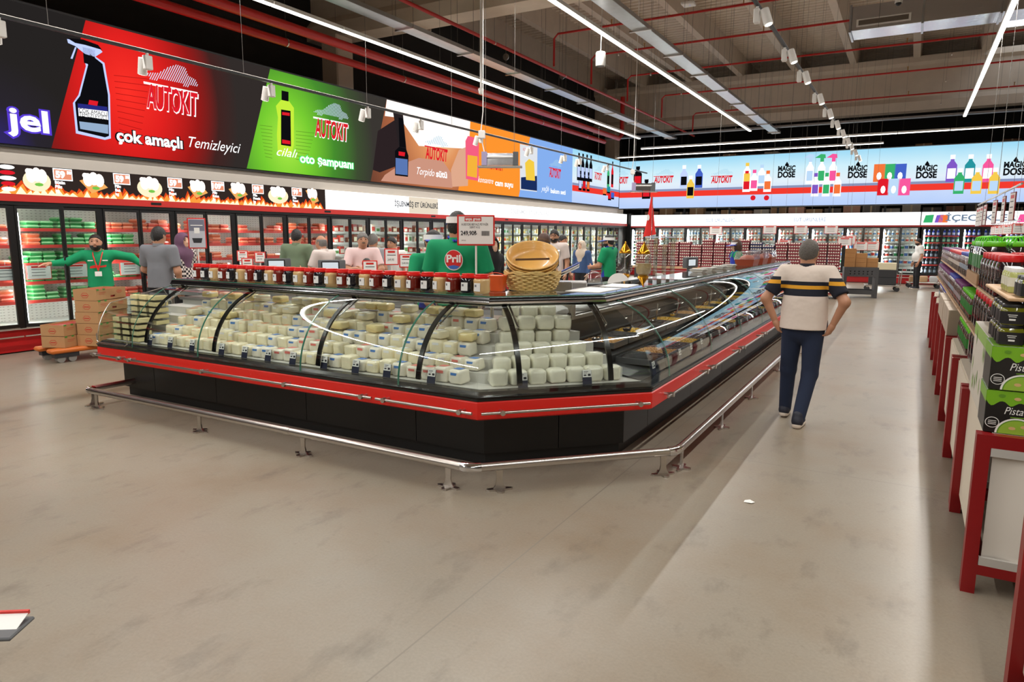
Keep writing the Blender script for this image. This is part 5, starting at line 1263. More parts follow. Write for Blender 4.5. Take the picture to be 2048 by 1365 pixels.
def hand_mesh(wrist, d, palm_n, side, vox, curl=.5):
    """palm and five separate bent fingers; d along the forearm, palm_n the way the palm faces"""
    d = unit(d); n = unit(np.array(palm_n)-d*np.dot(palm_n, d)); s = np.cross(d, n)*side; w = np.array(wrist, float); pr = []
    pr.append(('c', tuple(w-d*.03), tuple(w+d*.03), .026, .028)); 
    for o in (-.026, -.009, .009, .026): pr.append(('c', tuple(w+d*.02+s*o*.6), tuple(w+d*.085+s*o), .017, .0145))
    F = []
    for o, L in ((-.030, .075), (-.010, .085), (.010, .08), (.029, .062)):
        p = w+d*.088+s*o; dd = d; ch = [p]
        for k, fr in enumerate((.42, .32, .26)):
            a = curl*(.35+.45*k); dd = unit(d*math.cos(a)+n*math.sin(a)); p = p+dd*L*fr; ch.append(p)
        F.append([('c', tuple(ch[i]), tuple(ch[i+1]), .0095-.001*i, .0085-.001*i) for i in range(3)])
    p = w+d*.03-s*.028; q = p+unit(d*.7-s*.75+n*.3)*.04; r = q+unit(d*.9-s*.2+n*.45)*.035; F.append([('c', tuple(p), tuple(q), .013, .011), ('c', tuple(q), tuple(r), .011, .008)])
    allp = pr+[x for f in F for x in f]; lo, hi = bounds(allp, .02)
    def fn(P):
        D = union(P, pr, .02)
        for f in F: D = smin(D, union(P, f, .006), .006)
        return D
    return surface_nets(fn, lo, hi, vox)
SKIN = [mat('skin_%d' % i, c, .5, var=.05, scale=14) for i, c in enumerate(((206, 156, 126), (190, 138, 108), (222, 176, 148)))]
HAIRM = {'black': mat('hair_black', (24, 20, 19), .5, bump=.8, scale=90), 'brown': mat('hair_brown', (72, 42, 28), .45, bump=.8, scale=90), 'grey': mat('hair_grey', (96, 90, 84), .55, var=.5, scale=120, bump=.8), 'salt': mat('hair_salt', (120, 116, 112), .55, var=.4, scale=120, bump=.8)}
M_EYE = mat('eye_dark', (30, 22, 20), .2); M_SHOE = mat('shoe_navy', (34, 38, 52), .6, bump=.3, scale=60); M_SOLE = mat('shoe_sole', (216, 204, 190), .6)
def person(label, x, y, face, h=1.72, shirt=None, sleeve='short', pants=None, skin=0, hair='short', hairc='black', elbow=None, wrist=None, palms=None, feet=None, knees=None, hem=.93, vox=.016, cov=None, apron=None, visor=False, beard=False,
           long_dress=None, lean=0, glasses=False, curl=.5, head_turn=(0, 0), shoes=True, stomach=0, legs=True, lanyard=False, z0=0, hips=(0, 0), hairlen=0, wide=1.04):
    s = h/1.72; V = vox
    hy = -lean
    hip = [(-.09+hips[0], hips[1], .90), (.09+hips[0], hips[1], .90)]
    kn = knees or [(-.095, -.015, .48), (.095, -.015, .48)]; ft = feet or [(-.10, .0, .07), (.10, .0, .07)]
    sh = [(-.185, hy, 1.42), (.185, hy, 1.42)]
    el = elbow or [(-.235, hy+.03, 1.14), (.235, hy+.03, 1.14)]; wr = wrist or [(-.225, hy-.07, .90), (.225, hy-.07, .90)]
    hc = (head_turn[0], hy*1.3-.015+head_turn[1], 1.60)
    S = lambda p: tuple(np.array(p)*s)
    torso = [('c', (hips[0], hips[1], .93), (hips[0]*.5, hy*.4, 1.10), .135, .128, .72), ('c', (hips[0]*.5, hy*.4, 1.10), (0, hy, 1.32), .128, .145, .68), ('c', (-.10, hy, 1.39), (.10, hy, 1.39), .085, .085, .9)]
    torso = [p[:3]+(p[3]*wide, p[4]*(wide if j == 0 else wide**.6))+p[5:] if j < 2 else p for j, p in enumerate(torso)]
    if stomach: torso.append(('e', (0, hy*.4-.05, 1.10), (.15, .11+stomach, .16)))
    arms = []
    for i in (0, 1): arms += [('c', sh[i], el[i], .055, .043), ('c', el[i], wr[i], .043, .028)]
    legp = []
    for i in (0, 1): legp += [('c', hip[i], kn[i], .088, .058), ('c', kn[i], ft[i], .056, .038)]
    yaw_f = hc
    head = [('e', hc, (.076, .094, .112)), ('e', (hc[0], hc[1]-.022, hc[2]-.055), (.058, .066, .066)), ('c', (0, hy+.01, 1.42), (hc[0], hc[1]+.022, 1.54), .058, .054)]
    facep = [('c', (hc[0], hc[1]-.088, hc[2]+.012), (hc[0], hc[1]-.108, hc[2]-.022), .010, .015), ('e', (hc[0], hc[1]-.082, hc[2]-.062), (.024, .012, .010)), ('e', (hc[0]-.078, hc[1]+.008, hc[2]-.008), (.012, .02, .032)), ('e', (hc[0]+.078, hc[1]+.008, hc[2]-.008), (.012, .02, .032)), ('e', (hc[0], hc[1]-.082, hc[2]+.03), (.05, .014, .010))]
    body = torso+arms+legp+head
    lo, hi = bounds(body+facep, .03)
    fnb = lambda P: smin(union(P, body, .03), union(P, facep, .008), .012)
    v, f = surface_nets(fnb, lo, hi, V); b = MB(); b.add(v, f)
    for i in (0, 1):
        d = np.array(wr[i])-np.array(el[i]); pn = palms[i] if palms else (1 if i == 0 else -1, 0, 0)
        hv, hf = hand_mesh(wr[i], d, pn, -1 if i == 0 else 1, min(V, .008), curl)
        b.add(hv, hf)
    root = b.build('person', SKIN[skin], None, 80); tag(root, label, 'person')
    root.location = (x, y, z0); root.rotation_euler = (0, 0, math.atan2(face[0], -face[1])); root.scale = (s, s, s)
    # shirt
    if shirt and not long_dress:
        ts = [grow(p, .016) for p in torso]; ts.append(('c', (hips[0], hips[1], hem-.02), (hips[0]*.5, hy*.4, 1.15), .166*wide, .148*wide, .78)); cuts = []
        sl_ = []
        for i in (0, 1):
            e = lerp3(sh[i], el[i], .78) if sleeve == 'short' else lerp3(el[i], wr[i], .96)
            if sleeve == 'short':
                sl_.append((('c', sh[i], lerp3(sh[i], el[i], 1.0), .076, .066), e, unit(np.array(el[i])-np.array(sh[i]))))
            else:
                sl_.append((('c', sh[i], el[i], .074, .058), None, None)); sl_.append((('c', el[i], wr[i], .058, .04), e, unit(np.array(wr[i])-np.array(el[i]))))
        lo, hi = bounds(ts+[q[0] for q in sl_], .03)
        def fs(P):
            D = union(P, ts, .03); D = np.maximum(D, hem-P[:, 2])
            for pr, e, dr in sl_:
                q = sd_cone(P, *pr[1:])
                if e is not None: q = np.maximum(q, (P-np.array(e, np.float32))@dr.astype(np.float32))
                D = smin(D, q, .04)
            nk = sd_cone(P, (0, hy+.005, 1.43), (0, hy-.01, 1.6), .062, .06); return np.maximum(D, np.maximum(-nk, P[:, 2]-1.485))
        sdf_obj('shirt', fs, lo, hi, V*.8, shirt, root)
        b = MB(); n = 20
        for k in range(n):
            a0, a1 = 2*PI*k/n, 2*PI*(k+1)/n
            r0, r1, z0_, z1_ = .064, .074, 1.50, 1.462
            b.add([(r0*math.cos(a0), hy+.005+r0*math.sin(a0), z0_-.012*(math.sin(a0) < -.6)), (r0*math.cos(a1), hy+.005+r0*math.sin(a1), z0_-.012*(math.sin(a1) < -.6)), (r1*math.cos(a1), hy+.005+r1*math.sin(a1), z1_), (r1*math.cos(a0), hy+.005+r1*math.sin(a0), z1_)], [(0, 1, 2, 3)])
        b.build('collar', cov or shirt, root, 60)
    if long_dress:
        ts = [grow(p, .02) for p in torso]+[grow(p, .014) for p in arms]+[('c', (0, 0, .12), (0, hy*.4, 1.0), .24, .17, .8)]
        lo, hi = bounds(ts, .03); lo[2] = max(lo[2], .02)
        sdf_obj('dress', lambda P: np.maximum(union(P, ts, .05), .05-P[:, 2]), lo, hi, V, long_dress, root)
    if legs and pants and not long_dress:
        pl = [grow(torso[0], .004)]; 
        for i in (0, 1): pl += [('c', hip[i], kn[i], .098, .073), ('c', kn[i], ft[i], .071, .056)]
        lo, hi = bounds(pl, .03)
        sdf_obj('trousers', lambda P: np.maximum(union(P, pl, .022), P[:, 2]-(hem+.03 if shirt else 1.02)), lo, hi, V*.9, pants, root)
    if shoes and legs:
        for i in (0, 1):
            c = ft[i]; tilt = max(0, c[2]-.075)
            up = [('c', (c[0], c[1]+.03, c[2]-.015), (c[0]*1.08, c[1]-.13, c[2]-.032-tilt*.6), .046, .036), ('c', (c[0], c[1]+.02, c[2]-.01), (c[0], c[1]+.01, c[2]+.04), .045, .046)]
            so = [('c', (c[0], c[1]+.035, c[2]-.05), (c[0]*1.08, c[1]-.14, c[2]-.058-tilt*.9), .043, .04)]
            lo, hi = bounds(up+so, .02)
            sh_ = sdf_obj('shoe', lambda P: union(P, up, .03), lo, hi, .010, M_SHOE, root)
            zt = c[2]-.045
            sdf_obj('sole', lambda P: np.maximum(sd_cone(P, *so[0][1:]), np.maximum(np.abs(P[:, 2]-(zt-tilt*.9*np.clip((c[1]+.035-P[:, 1])/.175, 0, 1)-.004))-.021, -1)), lo, hi, .008, M_SOLE, sh_)
    # hair and head wear
    Hd = lambda P, g: union(P, [grow(head[0], g), grow(head[1], g*.6)], .03)
    lo = np.array(hc)-.17; hi = np.array(hc)+.17
    if hair in ('short', 'balding', 'receding'):
        base = {'short': -.02, 'balding': -.04, 'receding': .012}[hair]
        def fh(P):
            zb = hc[2]+base-.72*(P[:, 1]-hc[1]); D = np.maximum(Hd(P, .010)+.0025*np.sin(P[:, 0]*140+P[:, 2]*60)*np.sin(P[:, 1]*120-P[:, 2]*90), (zb-P[:, 2])*.8)
            if hair == 'balding': D = np.maximum(D, np.maximum(P[:, 2]-(hc[2]+.05), hc[1]-.03-P[:, 1]))
            return D
        sdf_obj('hair', fh, lo, hi, min(V, .011), HAIRM[hairc], root)
    elif hair == 'long':
        hl = [grow(head[0], .02), ('c', (hc[0], hc[1]+.04, hc[2]), (hc[0], hc[1]+.09, hc[2]-.28-hairlen), .09, .11, .6)]
        l2, h2 = bounds(hl, .03)
        sdf_obj('hair', lambda P: np.maximum(union(P, hl, .06), -sd_ell(P, (hc[0], hc[1]-.09, hc[2]-.03), (.07, .09, .10))), l2, h2, V, HAIRM[hairc], root)
    elif hair == 'hijab':
        hl = [grow(head[0], .024), ('c', (hc[0], hc[1]+.01, hc[2]-.06), (0, hy, 1.40), .088, .13, .85), ('c', (-.1, hy, 1.40), (.1, hy, 1.40), .10, .10, .9), ('c', (0, hy-.03, 1.4), (0, hy-.05, 1.22), .12, .10, .7)]
        l2, h2 = bounds(hl, .03)
        sdf_obj('headscarf', lambda P: np.maximum(union(P, hl, .05), -sd_ell(P, (hc[0], hc[1]-.1, hc[2]-.012), (.058, .075, .082))), l2, h2, V*.9, cov, root)
    if beard:
        sdf_obj('beard', lambda P: np.maximum(np.maximum(Hd(P, .010), P[:, 2]-(hc[2]-.045+.5*np.maximum(0, P[:, 1]-hc[1]+.02))), np.maximum(P[:, 1]-hc[1]-.02, -sd_ell(P, (hc[0], hc[1]-.095, hc[2]-.06), (.022, .03, .008)))), lo, hi, min(V, .011), HAIRM[hairc if hairc != 'salt' else 'grey'], root)
    for sx in (-1, 1):
        MB().ball((hc[0]+sx*.031, hc[1]-.083, hc[2]+.012), (.014, .008, .008), 8, 5).build('eye', M_EYE, root)
        MB().cbox((hc[0]+sx*.031, hc[1]-.091, hc[2]+.036), (.034, .006, .007)).build('eyebrow', HAIRM['black' if hairc == 'brown' else hairc], root)
    if hairc in ('salt',) and hair == 'short': MB().ball((hc[0], hc[1]-.099, hc[2]-.042), (.028, .008, .008), 8, 5).build('moustache', HAIRM['grey'], root)
    if glasses:
        b = MB()
        for sx in (-1, 1): b.tube([(hc[0]+sx*.031+.024*math.cos(k*PI/6), hc[1]-.102, hc[2]+.01+.019*math.sin(k*PI/6)) for k in range(13)], .003, 4)
        b.cbox((hc[0], hc[1]-.104, hc[2]+.014), (.02, .004, .004)); b.build('glasses', M_BLACK, root)
    if visor:
        n = 28; b = MB()
        for k in range(n):
            a0, a1 = 2*PI*k/n, 2*PI*(k+1)/n; rx, ry = .096, .114
            for z0_, z1_ in ((.018, .07),): b.add([(hc[0]+rx*math.cos(a0), hc[1]+ry*math.sin(a0), hc[2]+z0_-.1*(ry*math.sin(a0))*0), (hc[0]+rx*math.cos(a1), hc[1]+ry*math.sin(a1), hc[2]+z0_), (hc[0]+rx*.96*math.cos(a1), hc[1]+ry*.96*math.sin(a1), hc[2]+z1_), (hc[0]+rx*.96*math.cos(a0), hc[1]+ry*.96*math.sin(a0), hc[2]+z1_)], [(0, 1, 2, 3)])
        vo = b.build('visor', mat('visor_white', (240, 240, 238), .6), root, 60)
        b = MB(); pts = [(hc[0]+.096*math.cos(a), hc[1]+.114*math.sin(a), hc[2]+.02) for a in [PI+PI*k/12 for k in range(13)]]; pts2 = [(hc[0]+.11*math.cos(a), hc[1]-.03+.19*math.sin(a), hc[2]+.012+.02*math.sin(a)) for a in [PI+PI*k/12 for k in range(13)]]
        b.add(pts+pts2+[(p[0], p[1], p[2]-.006) for p in pts+pts2], [(i, i+1, 14+i, 13+i) for i in range(12)]+[(26+i, 39+i, 40+i, 27+i) for i in range(12)]+[(13+i, 14+i, 40+i, 39+i) for i in range(12)]); b.build('brim', mat('visor_blue', (44, 70, 186), .5), vo, 50)
    if apron:
        ts = [grow(p, .028) for p in torso]+[('c', (hips[0], hips[1], .55), (hips[0], hips[1], .95), .19, .168, .75)]
        lo, hi = bounds(ts, .03)
        def fa_(P):
            D = union(P, ts, .03); wd = np.where(P[:, 2] > 1.08, .12+(1.4-P[:, 2])*.12, .3)
            return np.maximum(np.maximum(np.maximum(D, -(D+.022)), P[:, 1]-hy*.4+(-.0)), np.maximum(np.maximum(.55-P[:, 2], P[:, 2]-1.36), np.abs(P[:, 0])-wd))
        ap = sdf_obj('apron', fa_, lo, hi, V*.75, apron, root)
        b = MB()
        for sx in (-1, 1): b.tube([(sx*.11, hy-.125, 1.34), (sx*.10, hy-.10, 1.44), (sx*.075, hy+.0, 1.505), (0, hy+.085, 1.47)], .010, 6)
        b.build('apron_strap', apron, ap, 60)
    if lanyard:
        b = MB()
        for sx in (-1, 1): b.tube([(sx*.07, hy-.02, 1.49), (sx*.055, hy-.135, 1.40), (0, hy-.165, 1.18)], .008, 5)
        ln = b.build('lanyard', M_REDP, root, 60); MB().rbox(-.045, .045, hy-.185, hy-.175, 1.10, 1.17, .003).build('badge', M_PAPER, ln)
    return root
def cloth(name, c, **k): return mat(name, c, .85, var=.06, scale=12, bump=.25, **k)
M_JEAN = cloth('denim_navy', (30, 42, 68)); M_DRK = cloth('trousers_black', (28, 28, 32)); M_GREEN = cloth('staff_green', (8, 150, 98)); M_APR = cloth('apron_blue', (44, 62, 176))
M_TEE_G = cloth('tee_grey', (124, 126, 132)); M_TEE_O = cloth('tee_olive', (112, 130, 104)); M_PALE = cloth('shirt_pale', (226, 212, 206)); M_PINK = cloth('shirt_pink', (238, 206, 204)); M_WSH = cloth('shirt_white', (236, 234, 230)); M_BLK = cloth('cloth_black', (20, 20, 22))
def striped_polo():
    m = bpy.data.materials.new('striped_polo'); m.use_nodes = True; N = m.node_tree.nodes; L = m.node_tree.links; p = N['Principled BSDF']; p.inputs['Roughness'].default_value = .85
    t = N.new('ShaderNodeTexCoord'); sp = N.new('ShaderNodeSeparateXYZ'); L.new(t.outputs['Object'], sp.inputs[0])
    ab = N.new('ShaderNodeMath'); ab.operation = 'ABSOLUTE'; L.new(sp.outputs['X'], ab.inputs[0])
    def ramp(st):
        mr = N.new('ShaderNodeMapRange'); mr.inputs[1].default_value = .9; mr.inputs[2].default_value = 1.5; L.new(sp.outputs['Z'], mr.inputs[0])
        r = N.new('ShaderNodeValToRGB'); r.color_ramp.interpolation = 'CONSTANT'; el = r.color_ramp.elements
        while len(el) < len(st): el.new(.5)
        for i, (z, c) in enumerate(st): el[i].position = max(0, (z-.9)/.6); el[i].color = lin(c)
        L.new(mr.outputs[0], r.inputs[0]); return r.outputs[0]
    cr, nv, ye = (226, 212, 200), (22, 26, 40), (226, 162, 40)
    bodyc = ramp([(.9, cr), (1.205, nv), (1.268, ye), (1.303, nv), (1.338, cr)]); slc = ramp([(.9, nv), (1.31, ye), (1.345, nv), (1.375, cr)])
    g = N.new('ShaderNodeMath'); g.operation = 'GREATER_THAN'; g.inputs[1].default_value = .205; L.new(ab.outputs[0], g.inputs[0])
    x = N.new('ShaderNodeMix'); x.data_type = 'RGBA'; L.new(g.outputs[0], x.inputs[0]); L.new(bodyc, x.inputs[6]); L.new(slc, x.inputs[7]); L.new(x.outputs[2], p.inputs['Base Color'])
    n = N.new('ShaderNodeTexNoise'); n.inputs['Scale'].default_value = 9; L.new(t.outputs['Object'], n.inputs['Vector']); bp = N.new('ShaderNodeBump'); bp.inputs['Strength'].default_value = .5; bp.inputs['Distance'].default_value = .02; L.new(n.outputs['Fac'], bp.inputs['Height']); L.new(bp.outputs[0], p.inputs['Normal'])
    return m
def checked(name, c1, c2, sc):
    m = mat(name, c1, .85); N = m.node_tree.nodes; L = m.node_tree.links; t = N.new('ShaderNodeTexCoord'); ck = N.new('ShaderNodeTexChecker'); ck.inputs['Scale'].default_value = sc; ck.inputs[1].default_value = lin(c1); ck.inputs[2].default_value = lin(c2)
    L.new(t.outputs['Object'], ck.inputs['Vector']); L.new(ck.outputs[0], N['Principled BSDF'].inputs['Base Color']); return m
# the walking man: back to the camera, hands tugging at his shirt hem
mp = at(1606, 660, 6.22)
man = person('man in cream polo with navy and yellow stripes walking away beside the counter', mp.x, mp.y, (0.08, 1), h=1.685, shirt=striped_polo(), pants=M_JEAN, skin=1, hairc='grey', vox=.011, hem=.90, cov=mat('collar_navy', (24, 28, 42), .8),
             elbow=[(-.345, .06, 1.165), (.335, .06, 1.165)], wrist=[(-.255, .03, .955), (.245, .03, .955)], palms=[(1, -.3, 0), (-1, -.3, 0)], curl=1.15,
             feet=[(-.045, .17, .075), (.15, -.17, .085)], knees=[(-.085, .0, .48), (.125, -.09, .49)], hips=(.0, 0), lean=.01, wide=1.27)
# staff
st = person('bearded worker in long-sleeved green sweatshirt holding a fridge door open', at(202, 560, 10.25).x, at(202, 560, 10.25).y, (.75, -.55), h=1.70, shirt=M_GREEN, sleeve='long', pants=M_DRK, skin=1, hair='receding', hairc='black', beard=True, vox=.013, lanyard=True,
            elbow=[(-.41, -.03, 1.31), (.42, .05, 1.37)], wrist=[(-.60, -.12, 1.29), (.58, .04, 1.24)], palms=[(0, 0, -1), (0, 0, -1)], head_turn=(-.02, -.03), lean=.03)
S = Plane((0, -.165, 0), (1, 0, 0), (0, 0, 1), st); S.poly('chest_print', [(-.11, 1.215), (.1, 1.235), (.11, 1.265), (.03, 1.252), (-.02, 1.268), (-.1, 1.25)], M_REDP, .004); S.rect('chest_print', .06, .13, 1.325, 1.34, M_PAPER, .004); S.rect('chest_print', -.13, -.06, 1.325, 1.338, M_PAPER, .004)
s1_ = person('stout man in green polo, blue apron and visor behind the jars', at(866, 560, 7.2).x, at(866, 560, 7.2).y, (.9, -.35), h=1.76, shirt=M_GREEN, pants=M_DRK, skin=1, hairc='black', visor=True, apron=M_APR, vox=.014, stomach=.03,
             elbow=[(-.27, -.05, 1.15), (.25, -.05, 1.15)], wrist=[(-.22, -.22, 1.02), (.2, -.24, 1.02)])
S = Plane((0, -.165, 0), (1, 0, 0), (0, 0, 1), s1_); S.disc('badge_ring', .03, 1.18, .05, .05, M_PAPER, .012, 20); S.disc('badge_ring', .03, 1.18, .045, .045, M_APR, .013, 20); S.text('lettering', 'A', .03, 1.18, .07, M_PAPER, .015)
s2_ = person('worker seen from behind in green T-shirt with round red Pril logo', at(915, 560, 6.5).x, at(915, 560, 6.5).y, (-.35, .93), h=1.93, shirt=M_GREEN, pants=M_DRK, skin=1, hairc='black', visor=True, apron=M_APR, vox=.013,
             elbow=[(-.27, -.03, 1.15), (.27, -.03, 1.15)], wrist=[(-.2, -.2, .98), (.22, -.18, .94)])
S = Plane((0, .125, 0), (-1, 0, 0), (0, 0, 1), s2_)
S.disc('logo', 0, 1.315, .078, .085, M_PAPER, .0, 28); S.disc('logo', 0, 1.318, .072, .078, mat('logo_red', (216, 40, 40), .5), .003, 28); S.poly('logo', [(-.05, 1.265), (0, 1.275), (.05, 1.265), (.03, 1.245), (0, 1.24), (-.03, 1.245)], mat('logo_blue', (60, 110, 200), .5), .005); S.text('lettering', 'Pril', 0, 1.325, .085, M_PAPER, .006, bold=.003, w=.12)
person('worker in green polo and visor in profile by the glass domes', at(1217, 560, 13.0).x, at(1217, 560, 13.0).y, (-1, .1), h=1.73, shirt=M_GREEN, pants=M_DRK, skin=1, visor=True, apron=M_APR, beard=True, vox=.018, elbow=[(-.24, -.08, 1.15), (.24, -.08, 1.15)], wrist=[(-.15, -.28, 1.12), (.15, -.28, 1.12)])
s4_ = person('woman in green polo, blue apron and white visor before the egg trays', at(1470, 560, 14.0).x, at(1470, 560, 14.0).y, (-.9, -.45), h=1.64, shirt=M_GREEN, pants=M_DRK, skin=2, hair='long', hairc='brown', visor=True, apron=M_APR, vox=.017)
S = Plane((0, -.165, 0), (1, 0, 0), (0, 0, 1), s4_); S.disc('badge_ring', 0, 1.12, .06, .05, M_PAPER, .012, 18); S.disc('badge_ring', 0, 1.12, .054, .045, M_APR, .013, 18); S.poly('badge_print', [(-.035, 1.11), (.03, 1.115), (.035, 1.13), (-.03, 1.125)], M_PAPER, .015)
# customers
def P_(px, d): q = at(px, 560, d); return q.x, q.y
kw = dict(vox=.018)
person('man in grey T-shirt seen from behind at the open counter end', *P_(322, 9.4), (-.35, .93), h=1.81, shirt=M_TEE_G, pants=M_DRK, skin=1, hairc='black', elbow=[(-.25, 0, 1.14), (.27, -.06, 1.16)], wrist=[(-.22, -.1, .92), (.3, -.3, 1.06)], vox=.015)
person('woman in purple headscarf and checked blouse behind the QR stand', *P_(368, 10.4), (.95, .2), h=1.72, shirt=checked('check_cloth', (40, 32, 36), (226, 214, 206), 30), sleeve='long', pants=M_DRK, skin=2, hair='hijab', cov=cloth('scarf_purple', (104, 72, 96)), **kw)
person('man in olive green T-shirt seen from behind facing the meat fridges', *P_(596, 11.6), (-.4, .92), h=1.80, shirt=M_TEE_O, pants=M_DRK, skin=1, elbow=[(-.27, -.04, 1.15), (.27, -.06, 1.15)], wrist=[(-.2, -.24, 1.08), (.2, -.24, 1.08)], **kw)
person('balding man in pale shirt leaning over talking to the olive T-shirt man', *P_(650, 11.2), (-1, -.1), h=1.70, shirt=M_PALE, pants=M_TEE_G, skin=1, hair='balding', hairc='salt', elbow=[(-.24, -.1, 1.15), (.24, -.1, 1.15)], wrist=[(-.18, -.32, 1.12), (.18, -.32, 1.15)], stomach=.03, head_turn=(0, -.04), **kw)
person('grey-haired man in pink shirt with folded arms', *P_(727, 10.75), (.75, -.65), h=1.75, shirt=M_PINK, pants=M_DRK, skin=1, hairc='salt', elbow=[(-.27, -.1, 1.15), (.27, -.1, 1.15)], wrist=[(.04, -.22, 1.18), (-.04, -.24, 1.15)], palms=[(0, 1, 0), (0, 1, 0)], head_turn=(.0, -.03), **kw)
person('man in grey T-shirt standing right behind the pink shirt man', *P_(747, 11.7), (-.2, .95), h=1.73, shirt=cloth('tee_grey2', (150, 152, 156)), pants=M_DRK, skin=1, hairc='salt', **kw)
person('dark-haired young man in white T-shirt behind a red-framed price sign', *P_(788, 12.0), (.1, -1), h=1.68, shirt=M_WSH, pants=M_DRK, skin=1, head_turn=(0, -.03), **kw)
person('dark-haired child by the folded-arms man behind the scales', *P_(735, 10.1), (.3, -.9), h=1.37, shirt=M_BLK, pants=M_DRK, skin=2, vox=.02)
person('woman in a black chador behind the Pril worker', *P_(981, 9.4), (.95, -.2), h=1.69, shirt=M_BLK, skin=2, hair='hijab', cov=M_BLK, long_dress=M_BLK, shoes=False, **kw)
person('woman in grey patterned headscarf behind the wooden bowls', *P_(1046, 10.8), (-.2, .9), h=1.62, shirt=M_BLK, skin=2, hair='hijab', cov=mat('scarf_grey', (112, 106, 98), .8, var=.35, scale=60), long_dress=M_BLK, shoes=False, vox=.02)
person('woman with long red-brown hair in black top seen from behind', *P_(1087, 11.2), (.1, 1), h=1.74, shirt=M_BLK, pants=M_DRK, skin=2, hair='long', hairc='brown', hairlen=.1, **kw)
person('bearded man with glasses in light T-shirt facing the counter', *P_(1108, 13.3), (.2, -1), h=1.83, shirt=M_PALE, pants=M_DRK, skin=1, beard=True, glasses=True, **kw)
person('dark-haired man looking aside just behind the bearded man', *P_(1123, 14.2), (.9, -.1), h=1.73, shirt=M_BLK, pants=M_DRK, skin=1, vox=.02)
person('woman in beige headscarf and blue jacket near the far fridges', *P_(1163, 15.8), (-.2, -1), h=1.60, shirt=cloth('jacket_blue', (58, 84, 128)), sleeve='long', pants=M_DRK, skin=2, hair='hijab', cov=cloth('scarf_beige', (206, 190, 172)), vox=.02)
person('man in white polo and black trousers standing by trolleys near the dairy fridges', *P_(1833, 22.9), (-.95, -.3), h=1.68, shirt=M_WSH, pants=M_DRK, skin=1, beard=True, stomach=.03, vox=.02, head_turn=(-.0, -.03))
# ================================================================== THINGS ON AND AROUND THE COUNTER
TS = 1.2495
def jar2(kind, c):
    t = thing('sauce_jar', '%s jar with red lid in the row on the cheese counter top' % kind, 'jar', group='%s jars on the cheese counter' % kind)
    MB().lathe([(.05, 0), (.057, .008), (.06, .03), (.058, .06), (.06, .09), (.06, .106), (.052, .118), (.046, .122)], 18, sq=3).build('jar_body', c, t, 40)
    MB().lathe([(.055, .118), (.058, .121), (.058, .136), (.052, .139), (.052, .15), (.049, .153)], 18).build('lid', mat('jar_red_lid', (222, 34, 30), .3), t, 40)
    lb = MB().add([(-.033, -.0615, .02), (.025, -.0615, .02), (.027, -.0615, .085), (-.031, -.0615, .085), (-.033, -.0585, .02), (.025, -.0585, .02), (.027, -.0585, .085), (-.031, -.0585, .085)], [(0, 1, 2, 3), (7, 6, 5, 4), (0, 4, 5, 1), (3, 2, 6, 7)]).build('label', M_PAPER, t)
    MB().add([(-.024, -.0622, .055), (-.008, -.0622, .055), (-.008, -.0622, .072), (-.024, -.0622, .072)], [(0, 1, 2, 3)]).build('print', mat('print_grey', (120, 120, 124), .6), lb); return t
jk = [jar2('red pepper paste', mat('paste_red', (118, 26, 12), .12, coat=.8)), jar2('black', mat('paste_black', (20, 17, 26), .1, coat=.8)), jar2('tan tahini', mat('paste_tan', (214, 178, 124), .2, coat=.6))]
uj_ = set(); n = 27
for i in range(n):
    X = -6.37+i*(3.47/(n-1)); k = i % 3; loc = (X, CA.y+.42+RND.uniform(-.008, .008), TS); rz = RND.uniform(-.35, .1)
    if k in uj_: dup(jk[k], loc, rz)
    else: jk[k].location = loc; uj_.add(k)
q = on_z(996, 585, TS); t = thing('plastic_bucket', 'small orange plastic bucket with bail handle between jars and basket', 'bucket', (q.x-.085, q.y+.13, TS), .2); t.scale = (.84, .84, .84)
MB().lathe([(.066, 0), (.07, .01), (.082, .14), (.086, .145), (.086, .152), (.078, .152)], 20, sq=8).build('body', mat('orange_plastic', (236, 92, 28), .35), t, 40); MB().lathe([(.079, .146), (.079, .15)], 20, sq=8).build('lid', M_WHITE, t); MB().tube([(.085*math.cos(a), -.03-.02*math.sin(a), .145+.035*math.sin(a)) for a in [PI*k/10 for k in range(11)]], .004, 5).build('handle', mat('orange_wire', (226, 70, 20), .4), t)
# wicker basket and stacked wooden bowls
q = on_z(1066, 584, TS); BQ = (q.x-.115, q.y+.20)
t = thing('wicker_basket', 'round pale wicker basket on the corner counter top', 'basket', (BQ[0], BQ[1], TS), .3)
b = MB(); nr, ns = 8, 30; M_WICK = mat('wicker', (216, 184, 116), .6, var=.25, scale=40)
for r_ in range(nr):
    z = .012+.016*r_; R0 = .185+.05*(r_/nr)**.8
    b.tube([((R0+.011*(1 if (k+r_) % 2 else -1))*math.cos(2*PI*k/ns), (R0+.011*(1 if (k+r_) % 2 else -1))*math.sin(2*PI*k/ns), z) for k in range(ns+1)], .0092, 5)
b.build('weave', M_WICK, t, 60)
for k in range(20):
    a = 2*PI*(k+.5)/20; MB().cyl((.18*math.cos(a), .18*math.sin(a), 0), (.232*math.cos(a), .232*math.sin(a), .15), .006, 5).build('stake', M_WICK, t)
b = MB()
for ph in (0, PI/3, 2*PI/3): b.tube([(.238*math.cos(2*PI*k/60), .238*math.sin(2*PI*k/60), .146+.008*math.sin(9*2*PI*k/60+ph)+.006*math.cos(ph)) for k in range(61)], .008, 5)
b.build('rim', M_WICK, t, 60); MB().cyl((0, 0, 0), (0, 0, .008), .185, 24).build('bottom', M_WICK, t)
cam_dir = Vector((-BQ[0], -BQ[1], 0)).normalized()
M_BOWL = mat('bowl_wood', (226, 176, 96), .35, var=.12, scale=8, coat=.3); M_BAND2 = mat('bowl_band', (44, 30, 26), .4)
